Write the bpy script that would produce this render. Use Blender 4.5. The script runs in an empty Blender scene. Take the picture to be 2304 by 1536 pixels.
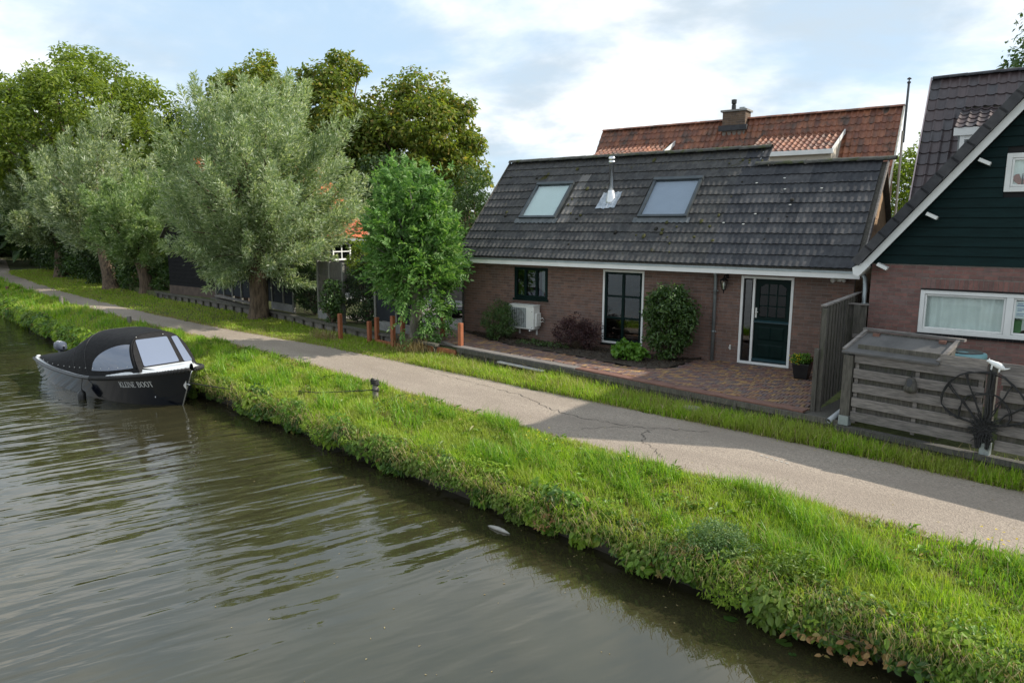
import bpy, math, random
import numpy as np
from mathutils import Matrix, Vector

SC = bpy.context.scene
COL = SC.collection
RNG = np.random.default_rng(7)
random.seed(7)

# ---------------------------------------------------------------- camera
CAMZ = 3.2406
yaw, pitch, roll = math.radians(35.894), math.radians(9.2006), math.radians(0.2506)
fw = Vector((-math.sin(yaw) * math.cos(pitch), math.cos(yaw) * math.cos(pitch), -math.sin(pitch)))
rt0 = Vector((math.cos(yaw), math.sin(yaw), 0))
up0 = rt0.cross(fw)
rt = rt0 * math.cos(roll) + up0 * math.sin(roll)
up = -rt0 * math.sin(roll) + up0 * math.cos(roll)
cd = bpy.data.cameras.new('camera')
cd.sensor_width = 36.0
cd.lens = 36.0 * 1600.26 / 2304.0
cd.clip_start, cd.clip_end = 0.05, 6000
cam = bpy.data.objects.new('camera', cd)
COL.objects.link(cam)
cam.matrix_world = Matrix(((rt.x, up.x, -fw.x, 0), (rt.y, up.y, -fw.y, 0), (rt.z, up.z, -fw.z, CAMZ), (0, 0, 0, 1)))
SC.camera = cam
CAMP = np.array([0, 0, CAMZ])

# ---------------------------------------------------------------- world, sun, exposure
SUN_EL, SUN_AZ = math.radians(36.2), math.atan2(0.804, 1.106)       # azimuth from +X towards +Y
sun_dir = Vector((math.cos(SUN_EL) * math.cos(SUN_AZ), math.cos(SUN_EL) * math.sin(SUN_AZ), math.sin(SUN_EL)))
W = bpy.data.worlds.new('World')
SC.world = W
W.use_nodes = True
nt = W.node_tree
nt.nodes.clear()
N = nt.nodes.new
L = nt.links.new


def mth(tree, op, a, b=None, clamp=False):
    n = tree.nodes.new('ShaderNodeMath')
    n.operation = op
    n.use_clamp = clamp
    for i, v in ((0, a), (1, b)):
        if v is None:
            continue
        if isinstance(v, (int, float)):
            n.inputs[i].default_value = v
        else:
            tree.links.new(v, n.inputs[i])
    return n.outputs[0]


def maprange(tree, v, a, b, c=0.0, d=1.0, smooth=True):
    n = tree.nodes.new('ShaderNodeMapRange')
    n.interpolation_type = 'SMOOTHSTEP' if smooth else 'LINEAR'
    n.inputs[1].default_value, n.inputs[2].default_value = a, b
    n.inputs[3].default_value, n.inputs[4].default_value = c, d
    tree.links.new(v, n.inputs[0])
    return n.outputs[0]


def mixc(tree, f, a, b):
    n = tree.nodes.new('ShaderNodeMix')
    n.data_type = 'RGBA'
    for sock, v in ((n.inputs[0], f), (n.inputs[6], a), (n.inputs[7], b)):
        if isinstance(v, (int, float)):
            sock.default_value = v
        elif isinstance(v, tuple):
            sock.default_value = (*v, 1.0) if len(v) == 3 else v
        else:
            tree.links.new(v, sock)
    return n.outputs[2]


SKY_STRENGTH = 0.1
SUN_STRENGTH = 4.0
EXPOSURE = 0.66
sky = N('ShaderNodeTexSky')
sky.sky_type = 'NISHITA'
sky.sun_disc = False
sky.sun_elevation = SUN_EL
sky.sun_rotation = math.pi / 2 - SUN_AZ
sky.air_density, sky.dust_density, sky.ozone_density = 1.0, 1.2, 1.0
tc = N('ShaderNodeTexCoord')
sep = N('ShaderNodeSeparateXYZ')
L(tc.outputs['Generated'], sep.inputs[0])
den = mth(nt, 'ADD', mth(nt, 'MAXIMUM', sep.outputs[2], 0.0), 0.22)
comb = N('ShaderNodeCombineXYZ')
L(mth(nt, 'DIVIDE', sep.outputs[0], den), comb.inputs[0])
L(mth(nt, 'DIVIDE', sep.outputs[1], den), comb.inputs[1])


def noise(tree, vec, scale, detail=5, rough=0.55, dist=0.0, off=None):
    n = tree.nodes.new('ShaderNodeTexNoise')
    n.inputs['Scale'].default_value = scale
    n.inputs['Detail'].default_value = detail
    n.inputs['Roughness'].default_value = rough
    n.inputs['Distortion'].default_value = dist
    if off is not None:
        m = tree.nodes.new('ShaderNodeMapping')
        m.inputs[1].default_value = off
        tree.links.new(vec, m.inputs[0])
        vec = m.outputs[0]
    if vec is not None:
        tree.links.new(vec, n.inputs['Vector'])
    return n.outputs['Fac']


n1 = noise(nt, comb.outputs[0], 0.75, 8, 0.6, 0.25, (3.1, 0.7, 0))
n2 = noise(nt, comb.outputs[0], 1.5, 7, 0.55, 0.2, (8.3, 2.2, 0))
cover = maprange(nt, n1, 0.33, 0.60)
shade = maprange(nt, n2, 0.42, 0.64)
cloud = mixc(nt, shade, (8.0, 8.15, 8.2), (4.2, 4.9, 5.5))
veil = mixc(nt, 0.75, sky.outputs[0], (4.2, 5.6, 7.0))
skyc = mixc(nt, cover, veil, cloud)
bg = N('ShaderNodeBackground')
bg.inputs[1].default_value = SKY_STRENGTH
L(skyc, bg.inputs[0])
wo = N('ShaderNodeOutputWorld')
L(bg.outputs[0], wo.inputs[0])

sd = bpy.data.lights.new('sun', 'SUN')
sd.energy = SUN_STRENGTH
sd.angle = math.radians(0.6)
sd.color = (1.0, 0.93, 0.82)
sun = bpy.data.objects.new('sun', sd)
COL.objects.link(sun)
sun.rotation_mode = 'QUATERNION'
sun.rotation_quaternion = sun_dir.to_track_quat('Z', 'Y')
SC.view_settings.view_transform = 'Standard'
SC.view_settings.look = 'None'
SC.view_settings.exposure = EXPOSURE
SC.view_settings.gamma = 1.0
SC.view_settings.use_curve_mapping = False
SC.render.engine = 'CYCLES'
SC.cycles.max_bounces = 6
SC.cycles.diffuse_bounces = 3
SC.cycles.glossy_bounces = 3
SC.cycles.transmission_bounces = 4
SC.cycles.transparent_max_bounces = 8
SC.cycles.use_denoising = True
SC.cycles.denoiser = 'OPENIMAGEDENOISE'
SC.cycles.denoising_input_passes = 'RGB_ALBEDO_NORMAL'
SC.cycles.denoising_prefilter = 'ACCURATE'
SC.cycles.sample_clamp_indirect = 6.0

# ---------------------------------------------------------------- object helpers
WM = {}


def link(o, parent=None):
    COL.objects.link(o)
    if parent is not None:
        o.parent = parent
        o.matrix_parent_inverse = WM.get(parent.name, Matrix()).inverted()
    return o


def tag(o, label=None, cat=None, group=None, kind=None):
    if label:
        o['label'] = label
    if cat:
        o['category'] = cat
    if group:
        o['group'] = group
    if kind:
        o['kind'] = kind
    return o


def thing(name, loc, label, cat, group=None):
    o = bpy.data.objects.new(name, None)
    o.empty_display_size = 0.2
    o.location = loc
    COL.objects.link(o)
    WM[o.name] = Matrix.Translation(loc)
    return tag(o, label, cat, group)


def mesh_np(name, V, F, mat, smooth=False):
    """V (n,3) array, F (m,k) array of equal sized faces or a list of faces"""
    me = bpy.data.meshes.new(name)
    V = np.asarray(V, dtype=np.float32)
    if isinstance(F, np.ndarray):
        m, k = F.shape
        idx = F.astype(np.int32).ravel()
        start = np.arange(0, m * k, k, dtype=np.int32)
        tot = np.full(m, k, dtype=np.int32)
    else:
        m = len(F)
        tot = np.array([len(f) for f in F], dtype=np.int32)
        start = np.concatenate(([0], np.cumsum(tot)[:-1])).astype(np.int32) if m else np.zeros(0, np.int32)
        idx = np.array([i for f in F for i in f], dtype=np.int32)
    me.vertices.add(len(V))
    me.vertices.foreach_set('co', V.ravel())
    me.loops.add(len(idx))
    me.loops.foreach_set('vertex_index', idx)
    me.polygons.add(m)
    me.polygons.foreach_set('loop_start', start)
    me.polygons.foreach_set('loop_total', tot)
    me.polygons.foreach_set('use_smooth', np.full(m, bool(smooth)))
    me.update(calc_edges=True)
    if mat is not None:
        me.materials.append(mat)
    return me


class MB:
    """collects shapes and links them as one mesh object"""

    def __init__(s):
        s.v, s.f = [], []

    def add(s, vs, fs):
        o = len(s.v)
        s.v += [tuple(v) for v in vs]
        s.f += [tuple(i + o for i in f) for f in fs]
        return s

    def box(s, c, d, rz=0.0, M=None):
        x, y, z = d[0] / 2, d[1] / 2, d[2] / 2
        vs = [Vector(p) for p in ((-x, -y, -z), (x, -y, -z), (x, y, -z), (-x, y, -z), (-x, -y, z), (x, -y, z), (x, y, z), (-x, y, z))]
        R = M if M is not None else Matrix.Rotation(rz, 4, 'Z')
        vs = [R @ v + Vector(c) for v in vs]
        return s.add(vs, [(0, 3, 2, 1), (4, 5, 6, 7), (0, 1, 5, 4), (1, 2, 6, 5), (2, 3, 7, 6), (3, 0, 4, 7)])

    def bx(s, x0, x1, y0, y1, z0, z1):
        return s.box(((x0 + x1) / 2, (y0 + y1) / 2, (z0 + z1) / 2), (abs(x1 - x0), abs(y1 - y0), abs(z1 - z0)))

    def beam(s, a, b, w, h, upv=(0, 0, 1)):
        """box from point a to b, w sideways, h along up"""
        a, b = Vector(a), Vector(b)
        d = (b - a)
        ln = d.length
        d.normalize()
        u = Vector(upv)
        sd_ = d.cross(u)
        if sd_.length < 1e-4:
            sd_ = Vector((1, 0, 0))
        sd_.normalize()
        u = sd_.cross(d)
        R = Matrix((d, sd_, u)).transposed().to_4x4()
        return s.box((a + b) / 2, (ln, w, h), M=R)

    def tube(s, pts, r, n=8, cap=True):
        pts = [Vector(p) for p in pts]
        rs = r if isinstance(r, (list, tuple, np.ndarray)) else [r] * len(pts)
        rings = []
        prev = None
        for i, p in enumerate(pts):
            d = (pts[min(i + 1, len(pts) - 1)] - pts[max(i - 1, 0)])
            if d.length < 1e-9:
                d = Vector((0, 0, 1))
            d.normalize()
            a = prev if prev is not None else (Vector((1, 0, 0)) if abs(d.x) < 0.9 else Vector((0, 1, 0)))
            a = (a - d * a.dot(d)).normalized()
            prev = a
            b = d.cross(a)
            rings.append([p + (a * math.cos(2 * math.pi * k / n) + b * math.sin(2 * math.pi * k / n)) * rs[i] for k in range(n)])
        vs = [v for rg in rings for v in rg]
        fs = []
        for i in range(len(pts) - 1):
            for k in range(n):
                fs.append((i * n + k, i * n + (k + 1) % n, (i + 1) * n + (k + 1) % n, (i + 1) * n + k))
        if cap:
            fs.append(tuple(range(n - 1, -1, -1)))
            fs.append(tuple((len(pts) - 1) * n + k for k in range(n)))
        return s.add(vs, fs)

    def lathe(s, c, prof, n=20, sx=1.0, sy=1.0):
        vs, fs = [], []
        for r, z in prof:
            for k in range(n):
                a = 2 * math.pi * k / n
                vs.append((c[0] + r * sx * math.cos(a), c[1] + r * sy * math.sin(a), c[2] + z))
        for i in range(len(prof) - 1):
            for k in range(n):
                fs.append((i * n + k, i * n + (k + 1) % n, (i + 1) * n + (k + 1) % n, (i + 1) * n + k))
        fs.append(tuple(range(n - 1, -1, -1)))
        fs.append(tuple((len(prof) - 1) * n + k for k in range(n)))
        return s.add(vs, fs)

    def poly(s, pts):
        return s.add(pts, [tuple(range(len(pts)))])

    def prism(s, pts, vec):
        """extrude a polygon (list of 3d points) along vec"""
        n = len(pts)
        v = Vector(vec)
        a = [Vector(p) for p in pts]
        b = [p + v for p in a]
        fs = [tuple(range(n - 1, -1, -1)), tuple(range(n, 2 * n))]
        for i in range(n):
            j = (i + 1) % n
            fs.append((i, j, n + j, n + i))
        return s.add(a + b, fs)

    def mesh(s, name, mat, smooth=False):
        return mesh_np(name, np.array(s.v, dtype=np.float32).reshape(-1, 3), s.f, mat, smooth)

    def build(s, name, mat, parent=None, smooth=False, bevel=0.0):
        o = bpy.data.objects.new(name, s.mesh(name, mat, smooth))
        link(o, parent)
        if bevel:
            m = o.modifiers.new('bevel', 'BEVEL')
            m.width = bevel
            m.segments = 1
            m.limit_method = 'ANGLE'
        return o


def obj_np(name, V, F, mat, parent=None, smooth=False):
    o = bpy.data.objects.new(name, mesh_np(name, V, F, mat, smooth))
    return link(o, parent)


def pieces(name, mesh, mats, parent, limit=300, mat=None, stuff_name=None):
    """mats: list of 4x4 matrices (world). The ones nearest the camera become parts, the rest one joined part"""
    order = sorted(range(len(mats)), key=lambda i: (mats[i].translation - cam.matrix_world.translation).length)
    for i in order[:limit]:
        o = bpy.data.objects.new(name, mesh)
        link(o, parent)
        o.matrix_basis = mats[i]
    rest = order[limit:]
    if rest:
        nv = len(mesh.vertices)
        co = np.zeros(nv * 3, dtype=np.float32)
        mesh.vertices.foreach_get('co', co)
        co = np.c_[co.reshape(-1, 3), np.ones(nv)]
        fs = [tuple(p.vertices) for p in mesh.polygons]
        V = np.concatenate([(co @ np.array(mats[i]).T)[:, :3] for i in rest])
        ks = set(len(f) for f in fs)
        if len(ks) == 1:
            F0 = np.array(fs)
            F = np.concatenate([F0 + k * nv for k in range(len(rest))])
        else:
            F = [tuple(j + k * nv for j in f) for k in range(len(rest)) for f in fs]
        o = obj_np(stuff_name or (name + 's'), V, F, mesh.materials[0], parent, smooth=bool(mesh.polygons[0].use_smooth))
        o['kind'] = 'stuff'
        return o


# ---------------------------------------------------------------- materials
def new_mat(name):
    m = bpy.data.materials.new(name)
    m.use_nodes = True
    t = m.node_tree
    b = t.nodes['Principled BSDF']
    return m, t, b


def rnd_node(t):
    oi = t.nodes.new('ShaderNodeObjectInfo')
    ge = t.nodes.new('ShaderNodeNewGeometry')
    a = mth(t, 'ADD', oi.outputs['Random'], ge.outputs['Random Per Island'])
    return mth(t, 'FRACT', a)


def ramp(t, fac, cols, const=False):
    r = t.nodes.new('ShaderNodeValToRGB')
    if const:
        r.color_ramp.interpolation = 'CONSTANT'
    e = r.color_ramp.elements
    while len(e) < len(cols):
        e.new(0.5)
    for i, (p, c) in enumerate(cols):
        e[i].position = p
        e[i].color = (*c, 1)
    t.links.new(fac, r.inputs[0])
    return r.outputs[0]


def wpos(t):
    return t.nodes.new('ShaderNodeNewGeometry').outputs['Position']


def stretch(t, vec, sc, rot=(0, 0, 0), loc=(0, 0, 0)):
    m = t.nodes.new('ShaderNodeMapping')
    m.inputs['Scale'].default_value = sc
    m.inputs['Rotation'].default_value = rot
    m.inputs['Location'].default_value = loc
    t.links.new(vec, m.inputs[0])
    return m.outputs[0]


def bump(t, b, h, strength=0.3, dist=0.02):
    n = t.nodes.new('ShaderNodeBump')
    n.inputs['Strength'].default_value = strength
    n.inputs['Distance'].default_value = dist
    t.links.new(h, n.inputs['Height'])
    t.links.new(n.outputs[0], b.inputs['Normal'])
    return n


def surf(name, c1, c2=None, rough=0.7, scale=5.0, detail=6, pal=None, bs=0.0, bscale=60.0, bdist=0.01, metal=0.0,
         sc=(1, 1, 1), spec=0.5, dirt=None, dscale=1.5, dlo=0.55, dhi=0.7, pvar=1.0):
    """noise-mottled surface; pal = colours picked per piece; dirt = stain colour laid on in patches"""
    m, t, b = new_mat(name)
    P = stretch(t, wpos(t), sc)
    f = noise(t, P, scale, detail, 0.6)
    f = maprange(t, f, 0.3, 0.7)
    if pal:
        base = ramp(t, rnd_node(t), pal)
        lo = mixc(t, 1.0, base, base)
        mul = t.nodes.new('ShaderNodeMix')
        mul.data_type = 'RGBA'
        mul.blend_type = 'MULTIPLY'
        mul.inputs[0].default_value = pvar
        t.links.new(base, mul.inputs[6])
        t.links.new(mixc(t, f, c1, c2 or c1), mul.inputs[7])
        col = mul.outputs[2]
    else:
        col = mixc(t, f, c1, c2 or c1)
    if dirt:
        d = maprange(t, noise(t, P, dscale, 8, 0.65, 0.3, (4.4, 1.7, 9.1)), dlo, dhi)
        col = mixc(t, d, col, dirt)
    t.links.new(col, b.inputs['Base Color'])
    b.inputs['Roughness'].default_value = rough
    b.inputs['Metallic'].default_value = metal
    b.inputs['Specular IOR Level'].default_value = spec
    if bs:
        bump(t, b, noise(t, P, bscale, 5, 0.6), bs, bdist)
    return m


def leaf_mat(name, pal, trans=0.35, gloss=0.35, rough=0.45, hue_noise=None, nscale=0.8):
    m, t, b = new_mat(name)
    col = ramp(t, rnd_node(t), pal)
    if hue_noise:
        col = mixc(t, maprange(t, noise(t, wpos(t), nscale, 3), 0.4, 0.62), col, hue_noise)
    t.links.new(col, b.inputs['Base Color'])
    b.inputs['Roughness'].default_value = rough
    b.inputs['Specular IOR Level'].default_value = gloss
    tr = t.nodes.new('ShaderNodeBsdfTranslucent')
    br = t.nodes.new('ShaderNodeMix')
    br.data_type = 'RGBA'
    br.blend_type = 'MULTIPLY'
    br.inputs[0].default_value = 1.0
    t.links.new(col, br.inputs[6])
    br.inputs[7].default_value = (1.5, 1.5, 0.7, 1)
    t.links.new(br.outputs[2], tr.inputs[0])
    mx = t.nodes.new('ShaderNodeMixShader')
    mx.inputs[0].default_value = trans
    t.links.new(b.outputs[0], mx.inputs[1])
    t.links.new(tr.outputs[0], mx.inputs[2])
    t.links.new(mx.outputs[0], t.nodes['Material Output'].inputs[0])
    return m


def glass_mat(name, tint=(0.92, 0.96, 0.95), ior=1.5, refl=1.0):
    m, t, b = new_mat(name)
    t.nodes.remove(b)
    fr = t.nodes.new('ShaderNodeFresnel')
    fr.inputs[0].default_value = ior
    gl = t.nodes.new('ShaderNodeBsdfGlossy')
    gl.inputs['Roughness'].default_value = 0.015
    tp = t.nodes.new('ShaderNodeBsdfTransparent')
    tp.inputs[0].default_value = (*tint, 1)
    mx = t.nodes.new('ShaderNodeMixShader')
    bk = t.nodes.new('ShaderNodeNewGeometry')
    front = mth(t, 'SUBTRACT', 1.0, bk.outputs['Backfacing'])
    t.links.new(mth(t, 'MULTIPLY', mth(t, 'MULTIPLY', fr.outputs[0], 2.0 * refl, True), front), mx.inputs[0])
    t.links.new(tp.outputs[0], mx.inputs[1])
    t.links.new(gl.outputs[0], mx.inputs[2])
    t.links.new(mx.outputs[0], t.nodes['Material Output'].inputs[0])
    return m


BRICK_PAL = [(0.0, (0.125, 0.079, 0.064)), (0.35, (0.165, 0.100, 0.079)), (0.7, (0.20, 0.116, 0.089)), (1.0, (0.15, 0.106, 0.094))]
MT = {}
MT['brick'] = surf('brick', (0.85, 0.85, 0.85), (1.15, 1.12, 1.1), 0.85, 9, pal=BRICK_PAL, dirt=(0.095, 0.07, 0.06), dscale=1.1, dlo=0.5, dhi=0.85, bs=0.4, bscale=90, bdist=0.004)
MT['brick_red'] = surf('brick_red', (0.85, 0.85, 0.85), (1.15, 1.12, 1.1), 0.85, 9,
                       pal=[(0, (0.155, 0.09, 0.08)), (0.5, (0.225, 0.113, 0.096)), (1, (0.185, 0.12, 0.11))], bs=0.4, bscale=90, bdist=0.004)
MT['brick_tan'] = surf('brick_tan', (0.85, 0.85, 0.85), (1.15, 1.12, 1.1), 0.85, 9,
                       pal=[(0, (0.26, 0.17, 0.09)), (0.5, (0.32, 0.21, 0.12)), (1, (0.22, 0.14, 0.09))], bs=0.4, bscale=90, bdist=0.004)
MT['mortar'] = surf('mortar', (0.17, 0.15, 0.13), (0.25, 0.225, 0.20), 0.95, 14, bs=0.3, bscale=150, bdist=0.003)
MT['white'] = surf('white_paint', (0.70, 0.71, 0.69), (0.78, 0.78, 0.76), 0.4, 3, dirt=(0.5, 0.5, 0.46), dscale=5, dlo=0.62, dhi=0.85)
MT['green_paint'] = surf('dark_green_paint', (0.004, 0.012, 0.011), (0.006, 0.018, 0.016), 0.4, 4, spec=0.08)
MT['black_paint'] = surf('black_paint', (0.008, 0.008, 0.009), (0.014, 0.014, 0.014), 0.5, 6, spec=0.2)
MT['zinc'] = surf('zinc', (0.26, 0.30, 0.31), (0.36, 0.40, 0.41), 0.45, 6, metal=0.6, dirt=(0.2, 0.22, 0.22), dscale=3)
MT['steel'] = surf('stainless_steel', (0.6, 0.6, 0.6), (0.7, 0.7, 0.69), 0.22, 4, metal=1.0)
MT['alu'] = surf('lead_flashing', (0.28, 0.31, 0.34), (0.45, 0.48, 0.51), 0.4, 12, metal=0.7, bs=0.5, bscale=25, bdist=0.01)
MT['tile'] = surf('concrete_tile', (0.75, 0.75, 0.77), (1.25, 1.25, 1.22), 0.92, 7, spec=0.2,
                  pal=[(0, (0.058, 0.058, 0.059)), (0.4, (0.068, 0.067, 0.066)), (0.8, (0.080, 0.078, 0.076)), (1, (0.062, 0.063, 0.065))],
                  dirt=(0.045, 0.042, 0.012), dscale=2.2, dlo=0.62, dhi=0.70, bs=0.4, bscale=130, bdist=0.004)
MT['tile_pale'] = surf('pale_new_tile', (0.9, 0.9, 0.9), (1.1, 1.1, 1.1), 0.8, 8, pal=[(0, (0.11, 0.105, 0.10)), (1, (0.15, 0.14, 0.13))], bs=0.3, bscale=130, bdist=0.003)
MT['tile_dark'] = surf('dark_tile', (0.8, 0.8, 0.82), (1.2, 1.2, 1.2), 0.85, 6, spec=0.25,
                       pal=[(0, (0.042, 0.044, 0.049)), (0.6, (0.058, 0.059, 0.063)), (1, (0.078, 0.077, 0.079))], bs=0.3, bscale=130, bdist=0.003)
MT['pantile_red'] = surf('red_pantile', (0.7, 0.7, 0.7), (1.2, 1.2, 1.2), 0.5, 2.5,
                         pal=[(0, (0.16, 0.06, 0.036)), (0.35, (0.22, 0.082, 0.045)), (0.7, (0.28, 0.11, 0.055)), (1, (0.13, 0.065, 0.046))],
                         dirt=(0.06, 0.045, 0.035), dscale=2.2, dlo=0.48, dhi=0.72)
MT['pantile_dark'] = surf('purple_pantile', (0.85, 0.85, 0.85), (1.15, 1.15, 1.15), 0.42, 4,
                          pal=[(0, (0.052, 0.040, 0.042)), (0.5, (0.075, 0.052, 0.052)), (1, (0.058, 0.052, 0.056))])
MT['pantile_orange'] = surf('orange_pantile', (0.8, 0.8, 0.8), (1.15, 1.15, 1.15), 0.65, 4,
                            pal=[(0, (0.40, 0.10, 0.04)), (0.5, (0.50, 0.135, 0.05)), (1, (0.33, 0.10, 0.05))])
MT['wood_grey'] = surf('weathered_wood', (0.62, 0.62, 0.62), (1.25, 1.23, 1.2), 0.85, 5, sc=(1, 1, 9),
                       pal=[(0, (0.17, 0.155, 0.145)), (0.5, (0.215, 0.195, 0.18)), (1, (0.14, 0.128, 0.122))], bs=0.4, bscale=30, bdist=0.006,
                       dirt=(0.05, 0.048, 0.04), dscale=2.0, dlo=0.55, dhi=0.8)
MT['wood_old'] = surf('old_dark_wood', (0.6, 0.6, 0.6), (1.2, 1.2, 1.2), 0.9, 5, sc=(7, 7, 1),
                      pal=[(0, (0.085, 0.078, 0.066)), (0.5, (0.11, 0.10, 0.082)), (1, (0.07, 0.066, 0.058))], bs=0.4, bscale=30, bdist=0.006,
                      dirt=(0.05, 0.06, 0.03), dscale=1.8, dlo=0.5, dhi=0.8)
MT['wood_black'] = surf('tarred_black_board', (0.004, 0.015, 0.015), (0.006, 0.022, 0.022), 0.6, 3, sc=(1, 1, 6), bs=0.2, bscale=30, bdist=0.004, spec=0.12)
MT['wood_barn'] = surf('barn_black_board', (0.007, 0.007, 0.008), (0.015, 0.015, 0.016), 0.8, 3, sc=(1, 1, 6), spec=0.15)
MT['wood_red'] = surf('red_hardwood', (0.24, 0.075, 0.032), (0.34, 0.115, 0.05), 0.6, 4, sc=(6, 6, 1), bs=0.2, bscale=40, bdist=0.003)
MT['wood_deck_red'] = surf('worn_red_plank', (0.13, 0.062, 0.045), (0.20, 0.10, 0.072), 0.7, 4, sc=(1, 5, 5), dirt=(0.10, 0.075, 0.065), dscale=1.5)
MT['wood_deck_grey'] = surf('worn_grey_plank', (0.12, 0.105, 0.095), (0.19, 0.17, 0.155), 0.8, 4, sc=(1, 6, 6))
MT['panel_blue'] = surf('slate_blue_panel', (0.012, 0.015, 0.019), (0.02, 0.025, 0.031), 0.7, 2, spec=0.2)
MT['concrete'] = surf('concrete', (0.17, 0.17, 0.16), (0.25, 0.25, 0.24), 0.9, 6, bs=0.3, bscale=60, bdist=0.004)
MT['asphalt'] = None
MT['soil'] = surf('soil', (0.028, 0.02, 0.014), (0.06, 0.045, 0.03), 0.95, 12, bs=0.8, bscale=40, bdist=0.03)
MT['rope'] = surf('black_rope', (0.012, 0.012, 0.012), (0.03, 0.03, 0.03), 0.8, 40)
MT['plastic_white'] = surf('white_casing', (0.62, 0.62, 0.58), (0.70, 0.70, 0.66), 0.4, 3)
MT['plastic_dark'] = surf('black_plastic', (0.01, 0.01, 0.011), (0.018, 0.018, 0.018), 0.35, 5)
MT['glass'] = glass_mat('window_glass')
MT['glass_dark'] = glass_mat('dark_window_glass', (0.55, 0.6, 0.6), 1.6)
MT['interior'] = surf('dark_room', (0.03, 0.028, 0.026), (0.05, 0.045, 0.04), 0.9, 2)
MT['curtain'] = surf('curtain', (0.78, 0.79, 0.77), (0.84, 0.85, 0.83), 0.9, 4)
MT['canvas'] = surf('black_canvas', (0.006, 0.006, 0.007), (0.011, 0.011, 0.012), 0.75, 12, bs=0.5, bscale=7, bdist=0.03, spec=0.25)
MT['bark'] = surf('bark', (0.06, 0.042, 0.03), (0.19, 0.135, 0.09), 0.95, 3.5, sc=(3, 3, 0.7), bs=1.0, bscale=9, bdist=0.05)
MT['bark_ash'] = surf('grey_bark', (0.10, 0.09, 0.072), (0.20, 0.185, 0.155), 0.95, 4, sc=(2, 2, 1), bs=0.6, bscale=14, bdist=0.02)
MT['twig'] = surf('twig', (0.07, 0.05, 0.03), (0.12, 0.09, 0.055), 0.9, 8)
# ================================================================ THE SETTING
# edges of the bank, path and retaining wall as functions of X (metres, patio level = 0, water = -1)
WATER_Z, PATH_Z, YARD_Z = -1.0, -0.35, -0.06
EDGE = [(-600, 120), (-200, 47), (-90, 25), (-60, 18.0), (-41.5, 13.75), (-33.7, 12.1), (-27.7, 11.05), (-21, 10.05), (-15.7, 9.5), (-11.8, 9.05), (-10.4, 8.78), (-7.0, 8.3),
        (-3.2, 7.75), (-1.87, 7.56), (-0.5, 7.36), (3, 6.8), (10, 5.6), (40, 0.5), (300, -46), (600, -100)]
PLO = [(-600, 124), (-200, 51), (-90, 28), (-60, 19.3), (-50, 16.9), (-36.2, 14.56), (-26.9, 13.05), (-20.6, 12.43), (-17.3, 12.0), (-14.85, 11.63), (-13.3, 11.3), (-12, 11.08), (-9.9, 10.73),
       (-8.7, 10.45), (-6.4, 10.0), (-3.93, 9.69), (-2.27, 9.53), (-0.63, 9.33), (0.27, 9.24), (3, 8.85), (10, 7.8), (40, 2.9), (300, -43), (600, -97)]
PHI = [(-600, 127), (-200, 53.5), (-90, 30.5), (-60, 20.6), (-41.7, 16.75), (-30.8, 15.0), (-24.5, 14.28), (-19.9, 13.98), (-16.5, 13.8), (-14, 13.52), (-11.2, 13.2), (-8.95, 12.9), (-6.9, 12.7),
       (-5.4, 12.53), (-3.6, 12.35), (-2.1, 12.15), (-0.87, 11.96), (0.24, 11.77), (3, 11.35), (10, 10.2), (40, 5.2), (300, -40), (600, -94)]
WALL = [(-600, 135), (-200, 58), (-90, 35), (-60, 24.3), (-45, 20.2), (-34, 17.95), (-29.2, 17.4), (-23.7, 16.7), (-18.45, 15.6), (-15.1, 15.0), (-12.25, 14.48), (-8.14, 13.86), (-5.1, 13.28),
        (-2.85, 12.95), (0.2, 12.36), (3, 11.9), (10, 10.7), (40, 5.7), (300, -39), (600, -93)]


def cur(c, x):
    c = np.array(c)
    return np.interp(x, c[:, 0], c[:, 1])


def wob(x, y, s=1.0, seed=0.0):
    return (np.sin(x * 1.7 * s + y * 0.9 * s + seed) + np.sin(x * 0.63 * s - y * 1.9 * s + 2.1 + seed) + np.sin(x * 3.1 * s + 4.7 * y * s + seed * 2)) / 3


def ground_z(x, y):
    """height of the turf between water and retaining wall"""
    e, lo, hi, w = cur(EDGE, x), cur(PLO, x), cur(PHI, x), cur(WALL, x)
    t = np.clip((y - e) / np.maximum(lo - e, 0.1), 0, 1)
    z = -0.58 + 0.21 * np.clip(t / 0.75, 0, 1) ** 0.8 + 0.03 * wob(x, y, 1.3) * (t < 0.9) * (t > 0.02)
    z = np.where(y > lo, PATH_Z - 0.012, z)
    z = np.where(y > hi, PATH_Z - 0.01 + 0.03 * np.clip((y - hi) / 0.5, 0, 1), z)
    return z


xs = np.unique(np.concatenate([np.linspace(-600, -60, 28), np.arange(-60, 4.01, 0.4), np.linspace(4, 40, 16), np.linspace(40, 600, 12)]))
rows = []
e, lo, hi, w = cur(EDGE, xs), cur(PLO, xs), cur(PHI, xs), cur(WALL, xs)
sections = [(e + 0.02, np.full_like(xs, -1.9)), (e, np.full_like(xs, -0.66))]
for t in (0.06, 0.2, 0.35, 0.5, 0.65, 0.8, 0.92):
    yy = e + (lo - e) * t
    sections.append((yy, ground_z(xs, yy)))
for t in (0.0, 0.5, 1.0):
    yy = lo + (hi - lo) * t
    sections.append((yy, np.full_like(xs, PATH_Z - 0.014)))
for t in (0.25, 0.6, 1.0):
    yy = hi + (w - hi) * t
    sections.append((yy, ground_z(xs, yy)))
sections.append((w + 0.05, np.full_like(xs, YARD_Z - 0.02)))
sections.append((w + 4, np.full_like(xs, YARD_Z - 0.02)))
sections.append((w + 40, np.full_like(xs, YARD_Z - 0.02)))
sections.append((w + 1800, np.full_like(xs, YARD_Z)))
V = np.concatenate([np.c_[xs, y, z] for y, z in sections])
n = len(xs)
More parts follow.
